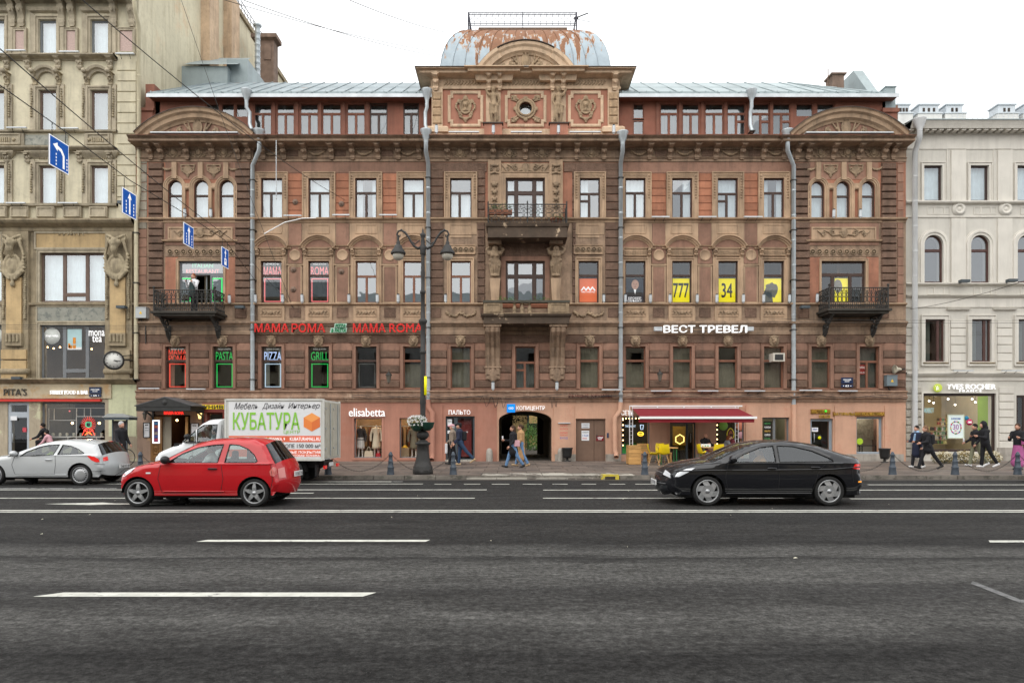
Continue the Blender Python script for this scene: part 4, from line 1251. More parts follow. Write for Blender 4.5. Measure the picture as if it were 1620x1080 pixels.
def step_frame(cx,cz,w,h,s,t,dp):
 p=[(-w,-h+s),(-w,h-s),(-w+s*.6,h-s),(-w+s*.6,h),(w-s*.6,h),(w-s*.6,h-s),(w,h-s),(w,-h+s),(w-s*.6,-h+s),(w-s*.6,-h),(-w+s*.6,-h),(-w+s*.6,-h+s)]
 return MB().mould([(cx+a,cz+b)for a,b in p],[(0,0),(0,dp),(-t*.4,dp+.02),(-t,dp),(-t,0)],TY,True)
for px in(736.5,926.5):
 step_frame(TU(px),TV(173),.82,.83,.2,.13,.05).build('panel_frame',M_TTRIM,B)
 orn('bust',f_bust,TU(px),TY-.0,TV(194.5),B,M_TCARVE,'medallion')
step_frame(cxo,TV(173),.96,.83,.2,.13,.05).build('panel_frame',M_TTRIM,B)
orn('oculus',f_oculus,cxo,TY,zc_,B,M_TCARVE,'oculus_surround')
MB().corn(t0,t1,TY,[(0,TV(142.5)),(.08,TV(142)),(.08,TV(138.5)),(.04,TV(138)),(.04,TV(126)),(.1,TV(125)),(.14,TV(121)),(.14,V(119,.5))],back=.4).build('tower_frieze',M_TTRIM,B)
for a,b in((702,767),(795,868),(896,960)):
 mb=MB()
 nn=int((b-a)/5.2)
 for k in range(nn):
  x=TU(a+3+k*(b-a-4)/nn)
  mb.tube([(x-.07,TY-.05,TV(136)),(x+.02,TY-.08,TV(133)),(x+.09,TY-.06,TV(129.5)),(x+.03,TY-.06,TV(128))],[.02,.035,.03,.012],6)
 mb.build('wave_relief',M_TCARVE,B)
zs,zt=V(114,.55+TD),V(104.5,.75+TD)
def tprof(e):return[(.14+e,V(120,.3+TD)),(.2+e,zs-.02),(.5+e,zs),(.5+e,zs+.12),(.58+e,zs+.14),(.66+e,zt-.04),(.66+e,zt),(-.1,zt+.08)]
MB().corn(t0,t1,TY,tprof(0),back=4.6).build('tower_cornice',M_TTRIM,B)
MB().corn(t0,t1,TY,[(-.1,zt+.06),(.7,zt+.002),(.7,zt+.03),(-.1,zt+.1)],back=4.6).build('flashing',M_TAR,B)
for px in(782,882):
 MB().corn(TU(px-18),TU(px+18),TY,[(.3,zs-.25)]+tprof(.16)[1:-1]+[(.2,zt+.02)]).build('cornice_break',M_TTRIM,B)
 for s in(-8.5,8.5):
  piece('console','tower',lambda :f_bracket(.22,.6,.42),M_TTRIM,(TU(px+s),TY-.1,zs-.62),B)
 MB().box(TU(px-13),TU(px+13),TY-.1,TY-.03,TV(141),TV(120)).build('frieze_block',M_TTRIM,B)
for px in(690,971.5):
 piece('console','towerc',lambda :f_bracket(.28,.62,.42),M_TTRIM,(TU(px),TY-.12,zs-.63),B)
hw=TU(905)-TU(832);zb=zt+.05;ri=V(67,.7)-zb
r_=(hw**2+ri**2)/(2*ri);a0=degrees(asin(min(1,hw/r_)));X_=TU(831.5);y=TY-.5
cz2=zb+ri-r_
pth=[(X_-p[0],p[1])for p in arc(0,cz2,r_,90-a0,90+a0,26)]
MB().mould(pth,[(-.46,-.45),(-.46,-.18),(-.4,-.12),(-.34,0),(-.2,.03),(-.12,.12),(-.02,.14),(0,.14),(0,-1.4)],y).build('pediment_arch',M_TTRIM,B)
for s in(-1,1):
 pth2=[(X_-p[0],p[1])for p in arc(0,cz2,r_+.004,90+s*a0 if s<0 else 90+a0-26,90-a0+26 if s<0 else 90+a0,8)]
 MB().mould(pth2,[(-.4,-.1),(-.4,.06),(-.2,.1),(-.12,.2),(.02,.22),(.02,-1.0)],y).build('pediment_arch',M_TTRIM,B)
MB().mould([(p[0],p[1]+.02)for p in pth],[(0,-1.4),(0,.2),(.03,.2),(.03,-1.4)],y).build('flashing',M_TAR,B)
MB().prism([(X_-p[0],p[1])for p in arc(0,cz2,r_-.35,90-a0,90+a0,20)],y+.25,y+.9).build('tympanum',M_TTRIM,B)
orn('pedorn2',lambda :f_pedimentorn(2.7,.85),X_,y+.25,zb,B,M_TCARVE)
MB().box(TU(790),TU(878),y-.1,y+.1,zt+.03,zt+.09).build('light_strip',M_EAVE,B)
DX=TU(831.5);HW=(U(965,0,FY+.3)-U(695,0,FY+.3))/2;HH=V(52,0,FY+1.35)-zt
DYF,DYB=FY+.1,FY+4.9
NS=14
flat=.62
rows=8
def front_y(h):return DYF+1.3*(1-sqrt(max(0,1-(h*.98)**2)))
xs2=[-1+2*k/NS for k in range(NS+1)]
def halfw(h):
 return HW*(flat+(1-flat)*sqrt(max(0,1-h**2.1)))
for k in range(NS):
 q=MB();vs=[]
 for j in range(rows+1):
  h=sin(j/rows*pi/2)
  for e in(xs2[k]+.004,xs2[k+1]-.004):
   vs.append((DX+e*halfw(h),front_y(h),zt+h*HH))
 q.add(vs,[(2*j,2*j+1,2*j+3,2*j+2)for j in range(rows)],0,True)
 q.tube([(DX+xs2[k]*halfw(sin(j/rows*pi/2)),front_y(sin(j/rows*pi/2))-.015,zt+sin(j/rows*pi/2)*HH)for j in range(rows+1)],.012,4)
 q.build('dome_sheet',M_DOME,B)
for s in(-1,1):
 vs=[]
 for j in range(rows+1):
  h=sin(j/rows*pi/2)
  vs+=[(DX+s*halfw(h),front_y(h),zt+h*HH),(DX+s*halfw(h),DYB,zt+h*HH)]
 MB().add(vs,[(2*j,2*j+1,2*j+3,2*j+2)for j in range(rows)],0,True).build('dome_end',M_DOME,B)
ztd=zt+HH
MB().add([(DX-HW*flat,front_y(1),ztd),(DX+HW*flat,front_y(1),ztd),(DX+HW*flat,DYB,ztd+.1),(DX-HW*flat,DYB,ztd+.1)],[(0,1,2,3)]).build('dome_top',M_DOME,B)
MB().box(U(757,0,FY+2),U(897,0,FY+2),FY+1.9,FY+2.6,ztd+.02,V(45.5,0,FY+2)).build('roof_hatch',mat('brown_tin',(.2,.13,.09),.6,.2,3),B)
mb=MB();ry=FY+1.7;Yr=ry
def RU(px):return U(px,0,Yr)
def RV(py):return V(py,0,Yr)
for py in(20.5,23.5,38,40.5):mb.tube([(RU(741),ry,RV(py)),(RU(912),ry,RV(py))],.018,4)
for k in range(19):
 x=RU(741+171*k/18)
 mb.tube([(x,ry,RV(20.5)),(x,ry,RV(40))],.012,4)
 if k<18:
  x2=RU(741+171*(k+1)/18);xm=(x+x2)/2
  mb.tube([(x,ry,RV(36)),(xm,ry,RV(30)),(x2,ry,RV(36))],.01,4)
  mb.tube([(x,ry,RV(25)),(xm,ry,RV(31)),(x2,ry,RV(25))],.01,4)
  for f in(.25,.75):mb.tube([(x+(x2-x)*(f-.2),ry,RV(23.5)),(x+(x2-x)*(f+.2),ry,RV(20.5))],.01,4)
for px in(741,912):
 for dx in(0,5):
  mb.tube([(RU(px),ry,RV(20)),(RU(px+(dx if px<800 else-dx)),ry-.1,RV(52))],.035,5)
 for yy in(1.0,2.2):mb.tube([(RU(px),ry,RV(20.5)),(RU(px),ry+yy,RV(20.5)+.02),(RU(px),ry+yy,RV(45))],.02,4)
mb.tube([(RU(827),ry,RV(18)),(RU(827),ry,RV(44))],.02,4)
mb.build('roof_railing',mat('blackish_iron',(.03,.03,.045),.6,.2,5),B)
t=MB().tube([(RU(910),ry,RV(29)),(RU(931),ry,RV(21))],.03,5).tube([(RU(908),ry,RV(29)),(RU(915),ry,RV(29.5))],.06,5).tube([(RU(914),ry,RV(31)),(RU(938),ry,RV(36))],.012,4).tube([(RU(912),ry,RV(25)),(RU(916),ry,RV(10))],.012,4)
tag(t.build('roof_aerial',M_BLACK),'thin black aerial sticking out of the right end of the dome railing','aerial')
# balconies
def grille(mb,x0,x1,y0,y1,z0,z1,n,dense=1):
 L_=hypot(x1-x0,y1-y0)
 def P(t,z):return(x0+(x1-x0)*t,y0+(y1-y0)*t,z)
 H=z1-z0
 for z in(z0,z0+.12*H,z0+.86*H):mb.tube([P(0,z),P(1,z)],.013,4)
 mb.tube([P(0,z1),P(1,z1)],.028,4)
 for k in range(n+1):mb.tube([P(k/n,z0),P(k/n,z1)],.012,4)
 for k in range(n):
  t0_,t1_=k/n,(k+1)/n;tm=(t0_+t1_)/2;w=(t1_-t0_)*.42
  pts=[P(tm+w*sin(a*pi/4),z0+H*(.3+.15*(1-cos(a*pi/4))))for a in range(9)]
  mb.tube(pts,.014,4)
  pts=[P(tm-w*sin(a*pi/4),z0+H*(.55+.12*(1-cos(a*pi/4))))for a in range(9)]
  mb.tube(pts,.014,4)
  mb.tube([P(tm,z0),P(tm,z0+H*.3)],.016,4);mb.tube([P(tm-w,z0+H*.05),P(tm,z0+H*.25),P(tm+w,z0+H*.05)],.012,4)
  mb.tube([P(tm-w,z0+H*.84),P(tm,z0+H*.66),P(tm+w,z0+H*.84)],.012,4)
  mb.tube([P(tm,z0+H*.86),P(tm,z0+H)],.02,4)
def iron_balcony(cx,w,zt,d,col,wallz):
 y1=FY-PD;yf=y1-d
 bal=MB().box(cx-w/2-.12,cx+w/2+.12,yf-.12,y1,zt-.09,zt).box(cx-w/2-.02,cx+w/2+.02,yf-.02,y1,zt-.2,zt-.09).build('balcony',M_IRONB,B)
 mb=MB()
 n=14
 grille(mb,cx-w/2,cx+w/2,yf,yf,zt+.02,zt+.95,n)
 mb.build('railing',M_IRON,bal)
 for s in(-1,1):
  mb=MB();grille(mb,cx+s*w/2,cx+s*w/2,yf,y1,zt+.02,zt+.95,5)
  mb.ball((cx+s*w/2,yf,zt+1.08),.06).tube([(cx+s*w/2,yf,zt),(cx+s*w/2,yf,zt+1.05)],.035,5)
  mb.build('railing',M_IRON,bal)
  bx=cx+s*w*.42
  mb=MB()
  p=[(bx,y1-.02,zt-1.25),(bx,y1-.25,zt-.95),(bx,y1-.45,zt-.6),(bx,y1-.8,zt-.35),(bx,yf+.1,zt-.22)]
  mb.tube(p,[.05,.08,.07,.07,.05],6).box(bx-.05,bx+.05,y1-.1,y1,zt-1.15,zt-.2).box(bx-.05,bx+.05,yf+.05,y1,zt-.26,zt-.2)
  for a_,b_,r in((.35,.45,.12),(.7,.28,.09),(.12,.9,.07)):
   mb.lathe([(r-.025,-.03),(r+.025,-.03),(r+.025,.03),(r-.025,.03),(r-.025,-.03)],10,(bx,y1-a_,zt-.2-b_*.5),'x')
  for k in range(5):mb.ball((bx,y1-.1-k*.16,zt-1.1+k*.18),.07,0,6)
  mb.build('bracket',M_IRON,bal)
 return bal
M_IRONB=mat('dark_balcony_slab',(.045,.04,.033),.8,.4,3)
dL=1.05
iron_balcony((U(243.5,PD+dL)+U(340,PD+dL))/2,U(340,PD+dL)-U(243.5,PD+dL),V(492.5,PD+dL),dL,None,None)
iron_balcony((U(1312,PD+dL)+U(1405,PD+dL))/2,U(1405,PD+dL)-U(1312,PD+dL),V(488.5,PD+dL),dL,None,None)
M_SLAB=mat('peeling_balcony_slab',(.085,.06,.043),.9,.3,3,.5,14,col2=(.5,.38,.26),c2=(.60,.62),c2scale=2.2,streak=.5)
dC=1.1
a,b=U(771.5,dC+PD),U(897.5,dC+PD);zt_=V(353.5,dC+PD);yf=FY-PD-dC
bal=MB().corn(a,b,yf,[(-.04,zt_-.62),(0,zt_-.62),(0,zt_-.16),(.06,zt_-.14),(.1,zt_-.02),(.1,zt_)],back=dC).build('balcony',M_SLAB,B)
mb=MB();grille(mb,a+.02,b-.02,yf+.03,yf+.03,zt_,zt_+.86,11);mb.tube([((a+b)/2,yf,zt_),((a+b)/2,yf,zt_+1.0)],.03,5);mb.build('railing',M_IRON,bal)
for x in(a+.02,b-.02):
 mb=MB();grille(mb,x,x,yf+.03,FY-PD,zt_,zt_+.86,4);mb.tube([(x,yf+.03,zt_),(x,yf+.03,zt_+1.0)],.03,5);mb.build('railing',M_IRON,bal)
for px,f in((783,1),(879.5,-1)):
 x=U(px,PD+.25);y=FY-PD
 MB().box(x-.3,x+.3,y-.62,y,V(386,PD+.5),zt_-.62).box(x-.34,x+.34,y-.68,y,V(379,PD+.5),V(375,PD+.5)).build('capital',M_TRIMD,B)
 piece('atlas_figure',('atlas',f),lambda :f_atlas(f),M_CARVE,(x,y+.02,V(386.5,PD+.4)-1.82),B)
 zb_=V(475,PD+.3)
 MB().prism([(x-.17,zb_),(x+.17,zb_),(x+.24,V(440,PD+.3)),(x-.24,V(440,PD+.3))],y-.34,y).box(x-.26,x+.26,y-.4,y,V(481,PD+.3),zb_).build('herm_shaft',M_TRIM,B)
dC2=1.15
a,b=U(765,dC2+PD),U(900.5,dC2+PD);zt2=V(496.5,dC2+PD);yf=FY-PD-dC2
bal=MB().corn(a,b,yf,[(-.04,zt2-.42),(0,zt2-.42),(0,zt2-.14),(.08,zt2-.1),(.12,zt2-.02),(.12,zt2)],back=dC2).build('balcony',M_SLAB,B)
zr=V(475,dC2+PD)
mb=MB().box(a-.03,b+.03,yf-.04,yf+.24,zr-.1,zr).box(a-.03,a+.22,yf+.241,FY-PD,zr-.1,zr).box(b-.22,b+.03,yf+.241,FY-PD,zr-.1,zr)
mb.build('coping',mat('mossy_coping',(.07,.065,.05),.9,.3,4,streak=.3),bal)
M_BALU=mat('balustrade_plaster',(.30,.22,.14),.9,.3,5,.4,20,streak=.6)
for x0,x1 in((a,a+.85),(b-.95,b)):
 MB().box(x0,x1,yf,yf+.22,zt2,zr-.1).frame(x0+.15,x1-.15,zt2+.12,zr-.2,yf,.04,.03).build('pier',M_BALU,bal)
for s,x0 in((1,a),(-1,b-.2)):
 MB().box(x0,x0+.2,yf+.22,FY-PD,zt2,zr-.1).build('side_parapet',M_BALU,bal)
MB().box(a+.85,b-.95,yf+.03,yf+.2,zt2,zt2+.06).build('plinth',M_BALU,bal)
prof=[(.09,0),(.09,.05),(.05,.07),(.1,.16),(.09,.24),(.05,.36),(.04,.42),(.07,.45),(.09,.47),(.09,.5)]
for px in(814,826,838):
 piece('baluster','b',lambda :MB().lathe([(r,h*(zr-.1-zt2-.06)/.5)for r,h in prof],10),M_BALU,(U(px,dC2+PD),yf+.11,zt2+.06),bal)
def f_console():
 h=2.35
 pr=[(0,0),(-.12,.02),(-.16,.15),(-.14,.5),(-.22,.9),(-.42,1.35),(-.72,1.75),(-.95,2.0),(-1.0,2.2),(-1.0,h),(0,h)]
 mb=MB().xprism(pr,-.34,.34)
 for k in(-.22,0,.22):mb.xprism([(y-.05,z)for y,z in pr[2:-2]]+[(y+.02,z)for y,z in reversed(pr[2:-2])],k-.06,k+.06)
 mb.box(-.4,.4,-1.06,0,h-.12,h)
 mb.corn(-.34,.34,-.16,[(0,.42),(.05,.45),(.05,.5),(0,.53)],back=.16)
 mb.merge(sdf_mb([('e',(0,-.1,.12),(.26,.1,.3)),('t',(0,-.16,.22),.15,.15,.035),('e',(0,-.12,-.12),(.06,.06,.12)),('e',(-.26,-.08,.0),(.07,.06,.09)),('e',(.26,-.08,.0),(.07,.06,.09)),('c',(-.26,-.06,.0),(-.3,-.06,.4),.04,.05),('c',(.26,-.06,.0),(.3,-.06,.4),.04,.05)],.025,.03))
 return mb
for px in(779.5,882):
 piece('scroll_console','c',f_console,M_TRIMD,(U(px,PD+.4),FY-PD,zt2-.42-2.35),B)
M_LEAF=mat('balcony_leaf',(.06,.13,.025),.7,.35,20)
M_TERRA=mat('terracotta',(.35,.14,.08),.8,.15,8)
def bush(mb,c,r,n,s=.06,sq=(1,1,1),seed=1,mi=0):
 rr=random.Random(seed)
 for i in range(n):
  while 1:
   p=Vector((rr.uniform(-1,1),rr.uniform(-1,1),rr.uniform(-1,1)))
   if p.length<1:break
  p=Vector((c[0]+p.x*r*sq[0],c[1]+p.y*r*sq[1],c[2]+p.z*r*sq[2]))
  u=Vector((rr.gauss(0,1),rr.gauss(0,1),rr.gauss(0,1))).normalized();w=u.orthogonal().normalized()
  q=s*rr.uniform(.6,1.3)
  mb.add([p,p+u*q+w*q*.35,p+u*q*2,p+u*q-w*q*.35],[(0,1,2,3)],mi)
 return mb
g='plants on the centre balconies'
def pot(px,Yp,z,label,leaf=60,flat_=0):
 x=U(px,0,Yp)
 t=thing('potted_plant',label,'potted plant',(x,Yp,z),g)
 if flat_:MB().box(x-.55,x+.55,Yp-.1,Yp+.1,z,z+.2).build('planter',M_TERRA,t)
 else :MB().lathe([(0,0),(.1,0),(.15,.28),(.17,.28),(.17,.32),(.13,.32)],12,(x,Yp,z)).build('pot',M_TERRA,t)
 o=bush(MB(),(x,Yp,z+.35),.22,leaf,.05,(2.6,.7,.7)if flat_ else(1,1,1.1),int(px)).build('leaves',M_LEAF,t)
yb=FY-PD-dC+.35
tt=V(353.5,dC+PD)
pot(791,yb,tt+.5,'long box of green plants on the left rail of the upper centre balcony',130,1)
pot(884,yb,tt,'terracotta pot with green plant right on the upper centre balcony',60)
pot(876,yb,tt,'terracotta pot with small plant beside the first on the upper balcony',30)
yb2=FY-PD-dC2+.5
pot(803,yb2,zt2+.35,'long green plant box behind the stone balusters, nearest the left pier',110,1)
pot(856,yb2,zt2+.35,'long green plant box behind the stone balustrade, beside the right pier',110,1)
# street: road, markings, pavement, kerb
M_ASPH=bpy.data.materials.new('asphalt');MATS['asphalt']=M_ASPH
M_ASPH.use_nodes=True
def asphalt():
 t=M_ASPH.node_tree;b=t.nodes['Principled BSDF'];N=t.nodes.new;L=t.links.new
 g=N('ShaderNodeNewGeometry')
 def nz(scale,det,mpv=None,rough=.6):
  n=N('ShaderNodeTexNoise');n.inputs['Scale'].default_value=scale;n.inputs['Detail'].default_value=det;n.inputs['Roughness'].default_value=rough
  if mpv:
   m=N('ShaderNodeMapping');m.inputs['Scale'].default_value=mpv;L(g.outputs['Position'],m.inputs[0]);L(m.outputs[0],n.inputs['Vector'])
  else :L(g.outputs['Position'],n.inputs['Vector'])
  return n.outputs['Fac']
 def ramp(s,*st):
  r=N('ShaderNodeValToRGB');e=r.color_ramp.elements
  while len(e)<len(st):e.new(.5)
  for q,(p,c)in zip(e,st):q.position=p;q.color=(*((c,)*3 if isinstance(c,float)else c),1)
  L(s,r.inputs[0]);return r.outputs[0]
 def mix(f,a,c,mode='MIX'):
  x=N('ShaderNodeMixRGB');x.blend_type=mode
  for i,s in enumerate((f,a,c)):
   if isinstance(s,(int,float)):x.inputs[i].default_value=s
   elif isinstance(s,tuple):x.inputs[i].default_value=(*s,1)
   else :L(s,x.inputs[i])
  return x.outputs[0]
 sep=N('ShaderNodeSeparateXYZ');L(g.outputs['Position'],sep.inputs[0])
 wob=nz(1,5,(.35,1.5,1),.75)
 ad=N('ShaderNodeMath');ad.operation='MULTIPLY_ADD';L(wob,ad.inputs[0]);ad.inputs[1].default_value=1.3;L(sep.outputs['Y'],ad.inputs[2])
 mr=N('ShaderNodeMapRange');mr.inputs['From Min'].default_value=4.6;mr.inputs['From Max'].default_value=24.6;L(ad.outputs[0],mr.inputs[0])
 y=lambda v:(v-4)/20
 lt,dk,md=(.072,.0705,.067),(.023,.0225,.022),(.040,.039,.0375)
 band=ramp(mr.outputs[0],(0,md),(y(5.0),dk),(y(5.35),md),(y(5.9),lt),(y(6.6),md),(y(7.0),(.038,.037,.036)),(y(7.6),lt),(y(8.4),(.060,.059,.056)),(y(8.75),dk),(y(8.95),lt),(y(9.5),(.05,.049,.047)),(y(9.8),dk),(y(11.5),(.031,.030,.029)),(y(12.2),dk),(y(13.5),(.031,.030,.029)),(y(18),(.028,.0275,.027)))
 patch=mix(1.0,ramp(nz(1,8,(.9,2.6,1),.8),(.36,.7),(.64,1.3)),ramp(nz(1,8,(6,11,1),.8),(.4,.8),(.6,1.2)),'MULTIPLY')
 grain=ramp(nz(13,8,None,.95),(.40,.35),(.5,.95),(.60,2.0))
 c=mix(1.0,band,patch,'MULTIPLY');c=mix(1.0,c,grain,'MULTIPLY')
 vo=N('ShaderNodeTexVoronoi');vo.inputs['Scale'].default_value=26;L(g.outputs['Position'],vo.inputs['Vector'])
 sp=ramp(vo.outputs['Distance'],(.0,1.0),(.08,.0))
 sp2=ramp(nz(9,2),(.55,.0),(.6,1.0))
 m2=N('ShaderNodeMath');m2.operation='MULTIPLY';L(sp,m2.inputs[0]);L(sp2,m2.inputs[1])
 c=mix(m2.outputs[0],c,(.35,.35,.34))
 L(c,b.inputs['Base Color'])
 rr=ramp(nz(1,5,(.4,2,1),.7),(.4,.8),(.65,.95))
 L(rr,b.inputs['Roughness'])
 b.inputs['Specular IOR Level'].default_value=.1
 bn=N('ShaderNodeBump');bn.inputs['Strength'].default_value=.9;bn.inputs['Distance'].default_value=.012
 L(nz(60,4,None,.8),bn.inputs['Height']);L(bn.outputs[0],b.inputs['Normal'])
asphalt()
YK=22.0
MB().add([(-300,-40,-.03),(300,-40,-.03),(300,260,-.03),(-300,260,-.03)],[(0,1,2,3)]).build('ground',mat('dark_ground',(.05,.05,.05),.9,.2,1),None,kind='structure')
MB().add([(-120,-9,0),(120,-9,0),(120,YK+.1,0),(-120,YK+.1,0)],[(0,1,2,3)]).build('road',M_ASPH,None,kind='structure')
MB().box(-120,120,-16,-9,-.02,.12).build('far_pavement',mat('pale_slab',(.2,.19,.18),.9,.2,1),None,kind='structure')
M_MARK=mat('road_paint',(.52,.52,.47),.7,.2,6,.4,40,col2=(.20,.2,.19),c2=(.57,.63),c2scale=5)
M_MARKW=mat('worn_road_paint',(.50,.50,.48),.8,.2,3,.4,40,col2=(.1,.1,.1),c2=(.5,.58),c2scale=4)
def gy(py):return EYE*FOC/(py-677)
def mark(px0,px1,py,w,m=M_MARK,sk=0):
 y=gy(py);x0,x1=(px0-810)*y/FOC,(px1-810)*y/FOC
 n=10
 mb=MB();z=.005
 mb.add([(x0-sk,y-w/2,z),(x1-sk*.5,y-w/2,z),(x1+sk*.5,y+w/2,z),(x0+sk,y+w/2,z)],[(0,1,2,3)])
 mb.build('lane_marking',m,None,kind='structure')
mark(76,585,940.5,.17,sk=.1);mark(319,677,855.3,.17,sk=.05);mark(1565,1990,856.3,.17,sk=.05)
mark(-1900,3500,807.2,.13);mark(-1900,3500,809.6,.13)
mark(-600,751,787.8,.13);mark(859,1240,787.8,.13);mark(1345,3000,788.8,.13)
mark(-600,770,774.6,.15);mark(859,2600,775,.15)
mark(-300,185,772.6,.1,M_MARKW)
mark(-300,669,765.3,.15);mark(1373,2600,766.6,.15)
for a,b in((687.5,714),(734,760),(778,806),(827,857),(874,898),(920,943),(964,989),(1005,1037)):mark(a,b,765.6,.14)
mark(430,619,761.7,.22);mark(619,637,761.7,.12,M_MARKW);mark(430,496,779.8,.14);mark(30,320,763.3,.12,M_MARKW)
y=gy(797);k=y/FOC
MB().add([((70-810)*k,y,.006),((150-810)*k,y+.28,.006),((178-810)*k,y+.1,.006),((300-810)*k,y+.1,.006),((300-810)*k,y-.1,.006),((178-810)*k,y-.1,.006),((150-810)*k,y-.2,.006)],[tuple(range(7))]).build('lane_arrow',M_MARK,None,kind='structure')
M_FADE=mat('faded_road_paint',(.16,.16,.16),.8,.2,4,col2=(.08,.08,.08),c2=(.45,.55),c2scale=9)
for(a,ya,b,yb_,w)in((1530,921,1606,951,.06),(1606,951,1640,952,.07)):
 y0_,y1_=gy(ya),gy(yb_);X0,X1=(a-810)*y0_/FOC,(b-810)*y1_/FOC
 MB().add([(X0,y0_-w,.004),(X0+.1,y0_+w,.004),(X1+.1,y1_+w,.004),(X1,y1_-w,.004)],[(0,1,2,3)]).build('lane_marking',M_FADE,None,kind='structure')
mb=MB();rr=random.Random(6)
for k in range(22):
 x,y=rr.uniform(-9,9),rr.uniform(8.5,19);s=rr.uniform(.012,.028);a=rr.uniform(0,3)
 mb.add([(x,y,.008),(x+s*cos(a)*2,y+s*sin(a)*2,.012),(x+s*cos(a),y+s*sin(a)+s,.02),(x-s*.3,y+s*.8,.008)],[(0,1,2,3)])
mb.build('litter',mat('pale_litter',(.5,.48,.38),.8,.2,3),None,kind='stuff')
M_PAV=mat('pavement_slab',(.155,.125,.105),.6,.25,.8,.3,20,piece=.22,streak=0,col2=(.10,.085,.075),c2=(.48,.58),c2scale=.7)
M_PAVL=mat('pale_pavement_slab',(.38,.36,.31),.7,.25,1,.3,20,piece=.15,col2=(.16,.14,.12),c2=(.5,.53),c2scale=.9)
M_KERB=mat('kerb_stone',(.20,.18,.155),.85,.3,2,.4,20,piece=.15,col2=(.09,.085,.07),c2=(.5,.6))
pav=MB().box(-60,60,YK+.14,FY+.6,-.02,.105).build('pavement',mat('pavement_joint',(.06,.055,.05),.9,.2,2),None,kind='structure')
sw=1.0;rws=[YK+.16+i*1.1 for i in range(10)]
cnt=0;stf=MB()
for j in range(len(rws)):
 y0_=rws[j];y1_=rws[j+1]if j<9 else FY-.2
 if y0_>FY-.3:break
 half=(y1_/FOC)*830
 n0,n1=int(-half/sw)-1,int(half/sw)+2
 for i in range(n0,n1):
  off=.5*(j%2)
  x0_,x1_=i*sw+off,(i+1)*sw+off
  pale=j==0 and U(740,0,y0_)<x0_<U(965,0,y0_)
  if cnt<296 and(j<7):
   cnt+=1
   h=round(y1_-y0_,3)
   piece('paving_slab',(h,pale,0),lambda :MB().box(-.49,.49,.008,h-.008,0,.018),M_PAVL if pale else M_PAV,(x0_+.5,y0_,.105+RND.uniform(-.003,.003)),pav)
  else :
   stf.box(x0_+.01,x1_-.01,y0_+.008,y1_-.008,.105,.123+RND.uniform(-.003,.003))
stf.build('paving_slabs',M_PAV,pav,kind='stuff')
kb=MB().box(-60,60,YK+.12,YK+.139,-.02,.1).build('kerb',M_KERB,None,kind='structure')
for i in range(-19,20):
 x=i*.99
 low=U(738,0,YK)<x<U(960,0,YK)
 piece('kerb_stone',low,lambda :MB().box(-.485,.485,0,.14,-.02,.045 if low else .12),M_PAVL if low else M_KERB,(x,YK,RND.uniform(-.004,.004)),kb)
x0_=U(951,0,YK-.02);x1_=U(979,0,YK-.02)
t=thing('yellow_drain_hood','yellow painted drain hood in the kerb by the driveway','drain hood',(x0_+.3,YK,0))
MB().box(x0_,x1_,YK-.06,YK+.2,0,.16).build('hood',mat('worn_yellow_paint',(.6,.48,.05),.7,.2,5,col2=(.3,.27,.2),c2=(.5,.56),c2scale=9),t)
MB().box(x0_+.12,x1_-.12,YK-.07,YK-.055,.01,.1).build('opening',M_DARK,t)
M_WET=mat('gutter_dirt',(.05,.045,.04),.5,.3,3)
MB().add([(-60,YK-.5,.003),(60,YK-.5,.003),(60,YK,.003),(-60,YK,.003)],[(0,1,2,3)]).build('gutter',M_WET,None,kind='structure')
# houses across the street, behind the photographer (seen in the panes)
def far_house(x0,x1,h,m,label,seed):
 r=random.Random(seed)
 t=thing('street_house',label,'building',((x0+x1)/2,-16,.12),'houses across the street, seen mirrored in the windows')
 hs=[]
 n=int((x1-x0)/3)
 for j in range(int((h-4)/3.6)):
  for i in range(n):
   cx=x0+(i+.5)*(x1-x0)/n
   hs.append((cx-.6,cx+.6,4.6+j*3.6,6.8+j*3.6))
 mb=wall_mb(x0,x1,.12,h,hs,-16,.3)
 mb.build('wall',m,t)
 MB().box(x0,x1,-17,-16.4,.12,h).build('back',M_DARK,t)
 MB().add([(x0,-16,h),(x1,-16,h),(x1,-22,h+3),(x0,-22,h+3)],[(0,1,2,3)]).build('roof',M_TINR,t)
 mb=MB()
 for z in(4.1,h-.5):mb.box(x0,x1,-16.0,-15.6,z,z+.4)
 mb.build('cornice',m,t)
M_FH1=mat('far_house_cream',(.42,.36,.26),.9,.1,1);M_FH2=mat('far_house_pink',(.36,.24,.18),.9,.1,1);M_FH3=mat('far_house_grey',(.36,.36,.34),.9,.1,1)
far_house(-46,-20,17,M_FH1,'cream house across the street mirrored in the left windows',1)
far_house(-20,4,15.5,M_FH3,'grey house across the street mirrored in the middle windows',2)
far_house(4,28,17.5,M_FH1,'tall cream house across the street mirrored in the right windows',3)
far_house(28,50,16,M_FH2,'pinkish house across the street mirrored in the far right windows',4)
